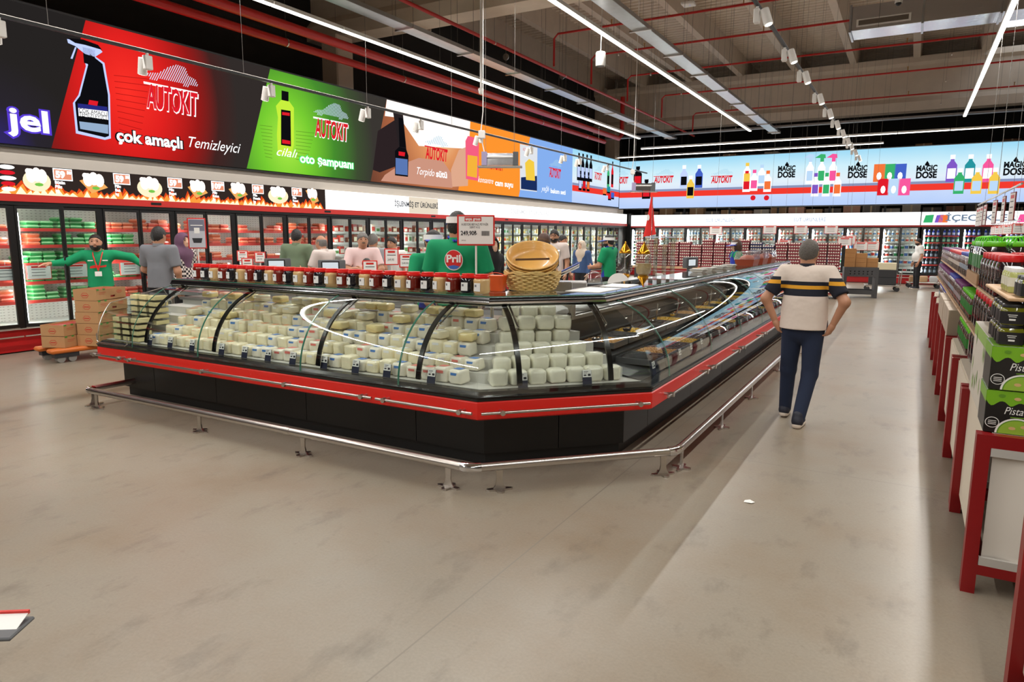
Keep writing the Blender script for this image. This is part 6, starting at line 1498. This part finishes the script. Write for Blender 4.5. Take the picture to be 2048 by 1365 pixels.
for k in range(3):
    t = thing('wooden_bowl', ('lowest', 'middle', 'topmost')[k]+' of the nested wooden bowls leaning in the wicker basket', 'bowl', (BQ[0]+cam_dir.x*(-.03+.004*k), BQ[1]+cam_dir.y*(-.03+.004*k), TS+.150+.024*k))
    t.rotation_euler = (0, 0, 0); ax = Vector((0, 0, 1)).cross(cam_dir); t.rotation_mode = 'QUATERNION'
    from mathutils import Quaternion
    t.rotation_quaternion = Quaternion(ax, .55)
    MB().lathe([(.12, .0), (.16, .015), (.2, .06), (.222, .115), (.215, .118), (.208, .115), (.19, .062), (.15, .022), (.01, .012)], 40).build('bowl', M_BOWL, t, 50)
    MB().lathe([(.207, .062), (.2235, .10), (.224, .10), (.2075, .062)], 40, cap=False).build('dark_band', M_BAND2, t, 50)
    if k == 2:
        MB().lathe([(.205, .108), (.235, .122), (.238, .14), (.236, .14), (.232, .124)], 40, cap=False).build('film_wrap', M_CLEAR, t, 50)
        dr = t.rotation_quaternion.inverted() @ Vector((-cam_dir.y, cam_dir.x, 0)); b = MB(); c0 = Vector((0, 0, .07))+(t.rotation_quaternion.inverted() @ cam_dir)*.13
        dn = t.rotation_quaternion.inverted() @ Vector((0, 0, 1)); p0, p1 = c0-dr*.14, c0+dr*.14
        b.add([p0-dn*.008, p1-dn*.0, p1+dn*.016, p0+dn*.008, p0-dn*.008+cam_dir*.002, p1+cam_dir*.002, p1+dn*.016+cam_dir*.002, p0+dn*.008+cam_dir*.002], [(0, 1, 2, 3), (4, 5, 6, 7)]); b.build('label_strip', mat('strip_brown', (96, 66, 40), .5), t)
# price sign on a pole
def sign(label, px, py, d, w_, h_, zbase, red=M_REDP, Y=None, tilt=0, head=None, body=(), price=None, dark=False):
    q = on_y(px, py, Y) if Y else at(px, py, d); f = Vector((-q.x, -q.y)).normalized(); rz = math.atan2(f.x, -f.y)
    t = thing('price_sign', label, 'sign', (q.x, q.y, zbase), rz)
    zc = q.z-zbase
    MB().cyl((0, .012, 0), (0, .012, zc-h_/2), .008, 8).build('pole', M_WHITE, t); MB().cyl((0, .012, 0), (0, .012, .006), .04, 16).build('foot', M_WHITE, t)
    fr = MB().rbox(-w_/2, w_/2, -.006, .006, zc-h_/2, zc+h_/2, .005).build('frame', red, t)
    MB().box(-w_/2+.014, w_/2-.014, -.008, -.006, zc-h_/2+.014, zc+h_/2-.014).build('sheet', mat('sheet_greyblue', (196, 198, 208), .5) if dark else M_PAPER, t)
    S = Plane((0, -.0085, zc), (1, 0, 0), (0, 0, 1), t)
    return t, S
t, S = sign('red-framed anpa gross price sign reading 249,90 on a pole behind the jars', 952, 461, 5.75, .315, .255, TS)
S.rect('logo', -.095, .045, .075, .11, M_REDP, .001); S.text('lettering', 'anpa gross', -.025, .093, .034, M_PAPER, .002, bold=.0012, w=.125)
S.text('lettering', 'A.BEYDE BEYAZ PEYNİR', -.01, .048, .026, M_TEXT, .001, w=.225); S.text('lettering', 'SERT KG', -.01, .024, .024, M_TEXT, .001, w=.085); S.text('lettering', '249,90₺', -.06, -.025, .05, M_TEXT, .001, bold=.0012, w=.135)
o = S.multi('barcode', [[(.045+.0045*k, -.045), (.045+.0045*k+(.003 if k % 3 else .0016), -.045), (.045+.0045*k+(.003 if k % 3 else .0016), -.005), (.045+.0045*k, -.005)] for k in range(15)], M_TEXT, .001); o['kind'] = 'stuff'
S.text('lettering', '249,90', -.105, -.085, .014, M_TEXT, .001)
t, S = sign('tall red-framed notice on a pole with grey-blue sheet and basket picture', 394, 467, 8.7, .215, .385, 1.0, dark=True)
S.rect('picture_panel', -.09, .09, .03, .17, mat('notice_dark', (120, 122, 140), .5), .001); S.rect('picture_panel', -.032, .032, .0, .07, M_PAPER, .002); S.poly('basket_picture', [(-.06, -.06), (.06, -.06), (.045, -.12), (-.045, -.12)], M_TEXT, .001); S.rect('line_print', -.07, .07, .095, .105, M_PAPER, .002)
# the post of the notice stands on a box-shaped end table
t = thing('end_table', 'steel end table under the tall notice at the counter end', 'table', (at(394, 560, 8.7).x, at(394, 560, 8.7).y, 0)); MB().rbox(-.3, .3, -.2, .3, .95, 1.0, .005).build('top', MATS['worktop_steel'], t)
for sx in (-1, 1):
    for sy in (-.17, .27): MB().cyl((sx*.27, sy, 0), (sx*.27, sy, .95), .02, 8).build('leg', M_STEEL, t)
# rear counter of the island with scales, signs and cheese
RY = 6.6; RX0, RX1 = -9.1, -4.36
t = thing('back_counter', 'grey back counter behind the staff with worktop and drawers', 'counter', (0, RY, 0))
MB().rbox(RX0, RX1, -.08, .62, .92, .96, .006).build('worktop', mat('worktop_grey', (186, 184, 180), .4), t)
for k in range(7):
    x0 = RX0+.67*k; c = MB().box(x0+.004, x0+.666, 0, .6, .06, .92).build('cabinet', mat('cabinet_grey', (186, 184, 182), .45), t)
    MB().box(x0+.02, x0+.58, -.018, 0, .60, .90).build('drawer', MATS['cabinet_grey'], t); MB().box(x0+.02, x0+.58, -.018, 0, .08, .585).build('door', MATS['cabinet_grey'], t)
    MB().rbox(x0+.2, x0+.4, -.04, -.018, .80, .825, .006).build('handle', M_GREY, t)
t = thing('drawer_cabinet', 'grey drawer cabinet seen through the corner glass', 'cabinet', (-4.33, 6.3, 0))
MB().rbox(0, 1.35, 0, .6, .05, .92, .004).build('body', MATS['cabinet_grey'], t); MB().rbox(-.02, 1.37, -.02, .62, .92, .95, .004).build('top', MATS['worktop_grey'], t)
for k in range(3):
    d = MB().box(.01+.45*k, .44+.45*k, -.016, 0, .62, .9).build('drawer', MATS['cabinet_grey'], t); MB().rbox(.13+.45*k, .32+.45*k, -.04, -.016, .78, .805, .006).build('handle', M_GREY, d); MB().cyl((.07+.45*k, -.02, .8), (.07+.45*k, -.016, .8), .012, 10).build('lock', M_DGREY, d)
    MB().box(.01+.45*k, .44+.45*k, -.016, 0, .08, .605).build('door', MATS['cabinet_grey'], t)
def scale_(label, px, d, z, rzz=0, Y=None, X=None):
    q = on_x(px, 540, X) if X else on_y(px, 540, Y) if Y else at(px, 540, d); f = Vector((-q.x, -q.y)).normalized(); t = thing('shop_scale', label, 'scale', (q.x, q.y, z), math.atan2(f.x, -f.y)+rzz)
    MB().rbox(-.19, .19, -.2, .15, .0, .08, .015).build('base', M_DGREY, t, 40); MB().rbox(-.18, .18, -.19, .08, .085, .1, .006).build('weigh_plate', M_STEEL, t)
    MB().rbox(-.05, .05, .08, .13, .08, .26, .012).build('neck', M_GREY, t); h = MB().rbox(-.185, .185, .06, .13, .24, .40, .02, 2).build('head', M_GREY, t, 40)
    MB().box(-.125, .085, .055, .06, .275, .365).build('screen', emat('scale_screen', (214, 222, 226), 1.0), h); MB().box(-.14, .10, .057, .061, .262, .378).build('bezel', M_BLACK, h)
    b = MB(); b.prism([(-.16, -.2), (.16, -.2), (.16, .02), (-.16, .02)], lambda u, v: (u, v, .11+.2*(v+.2)), lambda u, v: (u, v, .118+.2*(v+.2))); b.build('keypad', mat('keypad_white', (206, 210, 208), .5), t)
    return t
scale_('grey shop scale with lit display nearest the notice on the back counter', 556, 9.7, .962, 0, 6.95); scale_('grey shop scale with lit display before the folded-arms man', 664, 9.15, .962, 0, 6.95)
scale_('grey shop scale turned aside beyond the drink dispensers', 1392, 11.4, 1.002, 1.1, X=-2.72)
for i, (px, py, d, w_, h_, lb) in enumerate(((495, 530, 9.9, .16, .2, 'small red-framed price sign beside the yellow cheese'), (740, 537, 9.3, .19, .2, 'small red-framed price sign before the child'), (783, 514, 9.6, .18, .21, 'red-framed price sign on a pole before the young man in white'), (485, 512, 10.4, .16, .16, 'small red-framed price sign behind the yellow cheese'), (520, 515, 10.5, .16, .16, 'second small red-framed price sign behind the yellow cheese'), (812, 522, 9.4, .17, .17, 'red-framed price sign beside the stout worker'))):
    t, S = sign(lb, px, py, d, w_, h_, .962, Y=(6.72, 6.72, 6.85, 7.1, 7.1, 6.8)[i])
    S.rect('logo', -w_*.25, w_*.25, h_*.24, h_*.36, M_REDP, .001); S.rect('line_print', -w_*.3, w_*.3, h_*.08, h_*.12, M_TEXT, .001); S.text('lettering', ('149,90', '189,90', '249,90')[i % 3], -.01, -h_*.18, h_*.2, M_TEXT, .001, w=w_*.45)
def wedge(label, x, y, z, rz, c=MC3, sx=.2): 
    o = MB().rbox(-sx, sx, -.09, .09, 0, .085, .02, 2).build('cheese_loaf', c, None, 50); tag(o, label, 'cheese'); o.location = (x, y, z); o.rotation_euler = (0, 0, rz); return o
MCY = cheesemat('cheese_golden', (244, 218, 116))
for i, px in enumerate((503, 521, 539)):
    q = on_y(px, 545, 6.66); wedge('%s long yellow cheese block on the back counter by the scale' % ORD[i], q.x, q.y, .962, .9, MCY, .1)
o = MB().lathe([(.09, 0), (.11, .22), (.115, .23), (.1, .235)], 18).build('paint_pail', [mat('pail_yellow', (240, 226, 90), .4)], None, 40); tag(o, 'yellow and white printed plastic pail beside the stout worker', 'pail'); q = on_y(806, 560, 7.0); o.location = (q.x, q.y, .962)
MB().lathe([(.101, .12), (.1125, .20)], 18).build('white_band', M_WHITE, o, 40)
# slicer, dome, lids, dispensers, right of the bowls
WT = .97
q = at(1142, 560, 7.3); f = Vector((-q.x, -q.y)).normalized(); t = thing('slicer_machine', 'grey vacuum packing machine with blue keypad beside the wicker basket', 'machine', (q.x, q.y, .952), math.atan2(f.x, -f.y))
MB().rbox(-.17, .17, -.15, .2, 0, .27, .01).build('body', mat('machine_grey', (150, 146, 140), .4, .4), t, 40); MB().rbox(-.085, .085, -.158, -.15, .05, .15, .008).build('keypad', mat('keypad_blue', (44, 48, 120), .4), t); MB().box(-.065, -.0, -.161, -.158, .07, .12).build('display', M_PAPER, t); S = Plane((0, -.151, 0), (1, 0, 0), (0, 0, 1), t); S.text('lettering', 'Nafeco', 0, .205, .04, mat('print_blue', (50, 60, 150), .5), .001, w=.12)
t = thing('tray_sealer', 'low grey steel tray machine beside the vacuum packer', 'machine', (-2.7, q.y+.25, 1.001), .3); MB().rbox(-.13, .16, -.12, .16, 0, .12, .01).build('body', mat('machine_grey2', (130, 130, 130), .4, .5), t); MB().rbox(.02, .1, -.14, -.12, .02, .09, .006).build('control', M_DGREY, t); MB().cyl((.06, -.145, .04), (.06, -.14, .04), .012, 10).build('button', M_REDP, t)
t = thing('glass_dome', 'clear glass dome jar standing beside the white lids', 'glass jar', (at(1187, 560, 7.6).x, at(1187, 560, 7.6).y, 1.0)); MB().lathe([(.085, 0), (.1, .05), (.1, .2), (.085, .27), (.05, .305), (.02, .315)], 24).build('dome', glassmat('crystal', (240, 244, 246), .12), t, 50); MB().lathe([(.102, .14), (.102, .18)], 24).build('band', M_DGREY, t, 50); MB().cyl((0, 0, -.05), (0, 0, 0), .11, 24).build('base', M_CHROME, t)
t = thing('prep_table', 'steel preparation table with dispensers inside the island', 'table', (0, 0, 0))
tq = at(1265, 560, 10.5); MB().rbox(-4.7, -2.95, 7.6, 13.4, .86, .9, .006).build('top', MATS['worktop_steel'], t)
for x in (-4.6, -3.05):
    for y in (7.7, 13.3): MB().cyl((x, y, 0), (x, y, .86), .025, 8).build('leg', M_STEEL, t)
q = at(1237, 560, 8.9); t = thing('lid_stack', 'stack of round white plastic lids standing on edge', 'lids', (q.x, q.y, .9), 0)
f = Vector((-q.x, -q.y)).normalized()
for k in range(4): MB().cyl((f.x*.02*k, f.y*.02*k, .19), (f.x*(.02*k+.008), f.y*(.02*k+.008), .19), .13+.004*k, 28).build('lid', M_WHITE, t, 40)
t = thing('cup_stack', 'white tub with violet label under the round lids', 'tub', (q.x+f.x*.17, q.y+f.y*.17, .9)); MB().lathe([(.09, 0), (.1, .14), (.105, .145), (.105, .155)], 20).build('tub', M_WHITE, t, 40); MB().lathe([(.0945, .04), (.0985, .1)], 20).build('label', mat('label_viol', (150, 120, 190), .5), t, 40)
M_GOLD = mat('gold_metal', (232, 170, 50), .18, 1)
def dispenser(label, px, d, liquid):
    q = at(px, 560, d); t = thing('drink_dispenser', label, 'dispenser', (q.x, q.y, .9))
    MB().lathe([(.11, 0), (.12, .02), (.07, .05), (.055, .08), (.09, .11), (.1, .13), (.075, .16)], 24).build('foot', M_GOLD, t, 50)
    MB().lathe([(.075, .16), (.12, .2), (.135, .3), (.13, .42), (.115, .50), (.1, .52)], 24).build('vessel', glassmat('vessel_glass', (238, 240, 238), .12), t, 50)
    if liquid: MB().lathe([(.07, .163), (.113, .2), (.128, .3), (.127, .36), (.01, .361)], 24).build('drink', mat('drink_beige', (190, 164, 116), .3), t, 50)
    else: MB().cyl((0, 0, .17), (0, 0, .5), .012, 8).build('stirrer', M_CHROME, t)
    MB().lathe([(.105, .515), (.11, .53), (.08, .58), (.05, .63), (.03, .66), (.012, .69), (.02, .70), (.004, .72)], 24).build('lid', M_GOLD, t, 50); MB().tube([(0, -.08, .12), (0, -.13, .11), (0, -.14, .08)], .012, 6).build('tap', M_GOLD, t)
dispenser('gold-topped glass dispenser filled with beige drink', 1286, 11.4, True); dispenser('empty gold-topped glass dispenser beside the beige drink', 1249, 11.9, False)
q = at(1318, 560, 12.4); t = thing('acrylic_tower', 'tall clear acrylic box tower behind the gold dispensers', 'display case', (q.x, q.y, .9), .5)
for sx, sy in ((-.23, 0), (.23, 0)): MB().box(sx-.004, sx+.004, -.2, .2, 0, .78).build('side', M_CLEAR, t)
for sy in (-.2, .2): MB().box(-.23, .23, sy-.004, sy+.004, 0, .78).build('side', M_CLEAR, t)
for x in (-.08, .08): MB().box(x-.003, x+.003, -.2, .2, 0, .78).build('divider', M_CLEAR, t)
MB().box(-.24, .24, -.21, .21, .78, .80).build('lid', mat('tower_lid', (200, 206, 226), .4), t); MB().rbox(-.06, .06, -.08, .08, .0, .14, .01).build('cups', M_PAPER, t)
# flag on a stick
q = at(1301, 470, 13.6); t = thing('red_flag', 'small red flag hanging on a stick above the acrylic tower', 'flag', (q.x, q.y, .9)); zt = on_y(1304, 392, q.y).z-.9
MB().cyl((.02, 0, 0), (.02, 0, zt), .006, 6).build('stick', M_CHROME, t)
b = MB(); n = 10; vs = []
for i in range(n+1):
    f_ = i/n; z = zt-.02-.78*f_; w_ = .02+.17*f_**1.1
    for j in range(5): u = j/4; vs.append((-w_*.8+w_*1.4*u, .03*math.sin(u*9+f_*3)*f_, z+.05*u*f_))
fs = [(i*5+j, i*5+j+1, (i+1)*5+j+1, (i+1)*5+j) for i in range(n) for j in range(4)]
b.add(vs, fs); fl = b.build('cloth', mat('flag_red', (222, 36, 30), .7), t, 80)
b = MB(); b.add([(-.05+.03*math.cos(a), -.035, zt-.42+.06*math.sin(a)) for a in [k*PI/6 for k in range(12)]], [tuple(range(12))]); b.build('moon', M_PAPER, fl)
# documents folder on the rear worktop
q = at(1123, 520, 6.6); t = thing('document_tray', 'stack of clear folders with papers and blue spine behind the bowls', 'folders', (-2.74, on_x(1123, 520, -2.74).y, 1.262), .4)
for k in range(4):
    b = MB(); b.prism([(-.16, -.11), (.16, -.11), (.16, .11), (-.16, .11)], lambda u, v, k=k: (u, v, .012*k+.5*(u+.16)), lambda u, v, k=k: (u, v, .012*k+.008+.5*(u+.16))); b.build('folder', [M_PAPER, M_CLEAR, M_PAPER, mat('folder_blue', (60, 84, 170), .4)][k], t)
MB().rbox(-.1, .1, -.09, .09, -.26, .03, .006).build('stand', M_STEEL, t)
# white sheets, foam trays and covered sausage trays on the olive counter top
for i, (t_, w_, d_) in enumerate(((.25, .5, .3), (.85, .4, .26))):
    o = MB().box(-w_/2, w_/2, -d_/2, d_/2, 0, .004).build('paper_sheet', M_PAPER); tag(o, ('wide', 'narrow')[i]+' white wrapping paper sheet on the olive counter top', 'paper'); o.location = WR.P(t_+.2, -.47, TS); o.rotation_euler = (0, 0, PI/2+.1*i)
def foam(): 
    o = MB().lathe([(.06, 0), (.075, .004), (.1, .03), (.108, .032), (.1, .028), (.07, .008), (.004, .007)], 4, sx=1.35).build('foam_tray', mat('foam_white', (240, 240, 236), .7)); tag(o, 'white foam tray set on the olive counter top', 'tray', 'foam trays on the olive counter'); return o
fo = foam(); first = True
for t_ in (3.9, 4.4, 5.0, 5.6):
    for k in range(2):
        loc = WR.P(t_, -.5, TS+.012*k)
        if first: fo.location = loc; fo.rotation_euler = (0, 0, .8); first = False
        else: o = fo.copy(); COL.objects.link(o); o.location = loc; o.rotation_euler = (0, 0, .8+.1*k)
for i in range(3):
    t = thing('sausage_tray', '%s red-brown tray of sausage meat under a clear lid on the olive counter' % ('nearest', 'middle', 'farthest')[i].replace('nearest', 'first').replace('farthest', 'third'), 'food tray', WR.P(6.5+.8*i, -.42, TS), PI/2)
    MB().prism([(-.24, -.15), (.24, -.15), (.24, .15), (-.24, .15)], lambda u, v: (u*.86, v*.86, 0), lambda u, v: (u, v, .1)).build('tray', mat('tray_brick', (160, 72, 48), .4), t)
    MB().ball((0, 0, .10), (.19, .115, .07), 16, 8).build('sausage_meat', mat('meat_paste', (190, 96, 70), .5, bump=.8, scale=40), t, 60)
    MB().prism([(-.245, -.155), (.245, -.155), (.245, .155), (-.245, .155)], lambda u, v: (u, v, .1), lambda u, v: (u*.9, v*.88, .22)).build('lid', glassmat('lid_clear', (236, 240, 242), .1, .1), t)
# white heaps of ice paper at the back of the olive decks
for i in range(6):
    o = MB().ball((0, 0, .03), (.2, .1, .06), 14, 6).build('ice_heap', mat('crumpled_white', (240, 240, 240), .6, bump=1, scale=30), None, 60); tag(o, 'heap of crumpled white paper behind the olive pans', 'paper heap', 'white heaps behind the olive pans'); o.location = WR.P(.55+.62*i, -.88, 1.0); o.rotation_euler = (0, 0, PI/2)
# ------------------------------------------------------------------ pallet truck and meat cartons on the left
PQ = on_z(150, 712, 0)
t = thing('pallet_truck', 'orange pallet truck carrying stacked meat cartons before the left fridge', 'pallet truck', (-9.87, 5.32, 0), 1.5)
M_ORP = mat('truck_orange', (206, 108, 36), .5, var=.15, scale=8)
for y in (-.19, .19):
    fk = MB().rbox(-.65, .95, y-.085, y+.085, .13, .19, .02).build('fork', M_ORP, t, 40)
    for x in (-.52, -.38): MB().cyl((x, y-.04, .05), (x, y+.04, .05), .05, 16).build('wheel', mat('wheel_grey', (150, 146, 140), .5), fk, 40)
    MB().box(-.6, -.3, y-.05, y+.05, .07, .13).build('axle_arm', M_DGREY, fk)
MB().rbox(.9, 1.15, -.25, .25, .1, .45, .02).build('pump_head', M_ORP, t); MB().cyl((1.05, -.1, .09), (1.05, .1, .09), .09, 16).build('wheel', MATS['wheel_grey'], t, 40); MB().tube([(1.05, 0, .45), (1.2, 0, 1.15)], .02, 8).build('handle', M_BLACK, t)
def mcarton(label):
    t = thing('meat_carton', label, 'carton'); w_, d_, h_ = .58, .34, .151
    b = MB()
    for x0, x1, z0, z1 in ((0, .27, 0, h_), (.36, w_, 0, h_), (.27, .36, 0, .03), (.27, .36, .055, h_)): b.box(x0, x1, 0, .006, z0, z1)   # front wall with the hand hole cut out
    for x0, x1, y0, y1 in ((0, w_, d_-.006, d_), (0, .006, .006, d_-.006), (w_-.006, w_, .006, d_-.006)): b.box(x0, x1, y0, y1, 0, h_)
    b.box(0, w_, 0, d_, 0, .005); b.build('carton', mat('kraft', (186, 142, 96), .8, var=.05, scale=10), t)
    S = Plane((0, 0, 0), (1, 0, 0), (0, 0, 1), t); m = mat('print_brick', (190, 70, 50), .7)
    S.disc('logo_print',   .45, .1, .055, .026, m, .001, 18); S.disc('logo_print', .45, .1, .048, .02, MATS['kraft'], .0015, 18); S.rect('logo_print', .415, .485, .094, .106, m, .002); S.rect('line_print', .05, .18, .10, .106, m, .001); S.rect('line_print', .05, .16, .08, .084, m, .001)
    S = Plane((0, d_, 0), (0, -1, 0), (0, 0, 1), t); S.disc('logo_print', .17, .07, .06, .04, m, .001, 6); S.disc('logo_print', .17, .07, .052, .032, MATS['kraft'], .0015, 6); S.rect('logo_print', .13, .21, .062, .078, m, .002)
    MB().box(.02, .56, .02, .32, .006, .135).build('meat_bags', mat('meat_red', (206, 60, 58), .35, var=.3, scale=20, coat=.5), t)
    b = MB(); 
    for x in (.02, .14): b.box(x-.01, x+.03, -.003, .01, h_-.014, h_+.004)
    o = b.build('green_tabs', mat('tab_green', (70, 150, 60), .6), t); o['kind'] = 'stuff'; return t
mc = None; RZC = 1.97
co, si = math.cos(RZC), math.sin(RZC)
def place_c(lx, ly, z, label, rz=RZC):
    global mc
    loc = (-9.67+lx*co-ly*si, 4.84+lx*si+ly*co, z)
    if mc is None: mc = mcarton(label); mc.location = loc; mc.rotation_euler = (0, 0, rz)
    else: dup(mc, loc, rz, label)
hc_ = .155
for k in range(2): place_c(0, 0, .191+hc_*k, '%s meat carton of the short front stack on the pallet truck' % ('lower', 'upper')[k], RZC)
for k in range(5): place_c(.21, -.352-.012*(k % 2), .191+hc_*k, '%s meat carton from the bottom of the tall stack on the pallet truck' % ORD[k], RZC)
# price cards hung in the chicken fridges
kc2 = card('red-framed white price card hanging on a chicken shelf', 'price cards in the chicken fridges', .34, .22)
for i, (px, py) in enumerate(((8, 535), (75, 533), (150, 533), (258, 528), (310, 530), (478, 512))):
    q = on_x(px, py-18, FX-.06); q.z = 1.258
    if i == 0: kc2.location = q; kc2.rotation_euler = (0, 0, PI/2)
    else: dup(kc2, q, PI/2)
# open fridge door held by the worker
for o in bpy.data.objects:
    if o.name.startswith('glass_door_fridge') and o.parent is None and abs(o.location.y-(Y0+2*PITCH_D)) < .01 and abs(o.location.x-FX) < .01:
        d = [c for c in o.children if c.name.startswith('door')][0]
        a = -.55; M_ = Matrix.Translation((0, .04, 0)) @ Matrix.Rotation(a, 4, 'Z') @ Matrix.Translation((0, -.04, 0)); d.matrix_local = M_
# ------------------------------------------------------------------ egg trays, stands and trolleys in front of the dairy fridges
def eggtray(c, nm):
    b = MB(); b.prism([(-.15, -.15), (.15, -.15), (.15, .15), (-.15, .15)], lambda u, v: (u*.94, v*.94, 0), lambda u, v: (u, v, .04)); b.m = 1
    for j in range(5): b.ball((-.12+.06*j, -.125, .048), (.024, .024, .03), 8, 5); b.ball((-.125, -.06+.06*j, .048), (.024, .024, .03), 8, 5)
    b.m = 0; b.box(-.148, .148, -.09, .148, .04, .078)
    o = b.build('egg_tray', [mat('tray_'+nm, c, .7), mat('egg_white', (236, 222, 210), .5)], None, 50); COL.objects.unlink(o); tag(o, '%s tray of white eggs in the stacks before the dairy fridges' % nm, 'egg tray', '%s egg trays before the dairy fridges' % nm); return o
et = [eggtray((140, 52, 64), 'maroon'), eggtray((52, 56, 96), 'navy')]
EY = 20.2
t = thing('egg_table', 'low pallet table under the egg trays', 'table', (0, EY, 0)); MB().rbox(-7.2, -2.5, -.5, .5, .78, .84, .005).build('top', M_WOOD, t)
for x in (-7.1, -4.9, -2.6):
    for y in (-.42, .42): MB().box(x-.04, x+.04, y-.04, y+.04, 0, .78).build('leg', M_DGREY, t)
for i in range(14):
    x = -7.0+.33*i; n = (9, 10, 8, 9, 9, 8, 10, 9, 9, 10, 9, 8, 9, 9)[i]
    for k in range(n): spawn(et[1] if i in (10, 11) else et[0], (x+RND.uniform(-.008, .008), EY-.2, .841+.079*k), RND.uniform(-.04, .04))
t = thing('pallet', 'wooden pallet under the tall egg stack', 'pallet', (-2.0, EY+1.1, 0)); MB().box(-.4, .45, -.4, .4, .09, .12).build('deck', M_WOOD, t)
for x in (-.36, 0, .36): MB().box(x-.05, x+.05, -.4, .4, 0, .09).build('runner', M_WOOD, t)
for i in range(2):
    for k in range(18): spawn(et[0], (-2.16+.33*i, EY+.9, .121+.079*k), RND.uniform(-.04, .04))
q = on_z(1715, 596, 0); t = thing('display_stand', 'dark grey plastic display stand with oval opening under egg cartons', 'stand', (q.x, q.y+.3, 0), .15)
M_STP = mat('stand_plastic', (72, 72, 74), .6)
for x in (-.44, .36): MB().box(x, x+.08, -.3, .3, 0, .82).build('leg', M_STP, t)
for y in (-.3, .26):
    MB().box(-.36, .36, y, y+.04, .1, .22).build('panel', M_STP, t); b = MB()
    for z0, z1 in ((.60, .664), (.696, .734), (.766, .82)): b.box(-.36, .36, y, y+.04, z0, z1)
    for z0, z1 in ((.664, .696), (.734, .766)):
        for k in range(7): b.box(-.36 if k == 0 else -.374+.11*k, .36 if k == 6 else -.296+.11*k, y, y+.04, z0, z1)
    b.build('panel', M_STP, t)
MB().box(-.44, .44, -.3, .3, .82, .86).build('top', M_STP, t)
SQ = (q.x, q.y+.3)
def ecart(label):
    o = MB().rbox(-.14, .14, -.14, .14, 0, .13, .004).build('egg_carton', [mat('kraft_dark', (176, 128, 78), .8, var=.06, scale=10)], None); tag(o, label, 'carton', 'brown egg cartons on the display stand'); return o
ec = ecart('brown egg carton on the dark grey display stand'); first = True
for k, nn in enumerate((3, 3, 2, 1)):
    for j in range(nn):
        loc = (SQ[0]-.28+.285*j, SQ[1]+.04*j, .861+.131*k)
        if first: ec.location = loc; first = False
        else: o = ec.copy(); COL.objects.link(o); o.location = loc
def trolley(label, px, py, goods):
    q = on_z(px, py, 0); t = thing('flat_trolley', label, 'trolley', (q.x, q.y, 0), .1)
    MB().rbox(-.5, .5, -.3, .3, .16, .2, .01).build('deck', M_STEEL, t); MB().tube([(.5, -.28, .2), (.52, -.28, .6), (.52, .28, .6), (.5, .28, .2)], .016, 8).build('push_bar', M_STEEL, t)
    for x in (-.42, .42):
        for y in (-.24, .24): MB().cyl((x, y-.025, .075), (x, y+.025, .075), .075, 14).build('wheel', M_DGREY, t, 40); MB().box(x-.03, x+.03, y-.03, y+.03, .12, .16).build('caster', M_STEEL, t)
    return t, q
t, q = trolley('flat trolley with dark crates beside the display stand', 1762, 582, 1)
for k in range(2): o = MB().rbox(-.38, .4, -.26, .26, 0, .24, .01).build('plastic_crate', M_DGREY); tag(o, '%s dark crate on the trolley beside the display stand' % ('lower', 'upper')[k], 'crate'); o.location = (q.x, q.y, .201+.241*k)
o = MB().rbox(-.36, .38, -.24, .24, 0, .22, .01).build('pale_carton', mat('carton_pale', (222, 212, 180), .7)); tag(o, 'pale carton on top of the dark crates', 'carton'); o.location = (q.x, q.y, .684)
t, q = trolley('flat trolley with paper bags behind the man in white polo', 1845, 576, 1)
for k, (dx, c) in enumerate(((-.3, (176, 140, 104)), (.0, (196, 160, 120)), (.3, (206, 206, 206)))):
    o = MB().rbox(-.13, .13, -.18, .18, 0, .2, .05, 2).build('goods_bag', mat('bag_%d' % k, c, .7), None, 50); tag(o, ('brown', 'tan', 'pale')[k]+' bag lying on the trolley behind the man in white polo', 'bag'); o.location = (q.x+dx, q.y, .201)
# hanging price cards over the dairy aisle
kh = card('red-framed white price card hung over the egg stacks', 'price cards hanging over the egg stacks', .36, .24)
MB().cyl((0, 0, .05), (0, 0, 6.9), .003, 4).build('wire', M_WIRE, kh)
for i, (px, py) in enumerate(((1432, 453), (1540, 451), (1602, 451), (1663, 451), (1690, 475), (1722, 484), (1745, 484), (1698, 472), (1620, 482), (1568, 480))):
    p = at(px, py, 19.5)
    if i == 0: kh.location = p
    else: dup(kh, p, RND.uniform(-.15, .15))
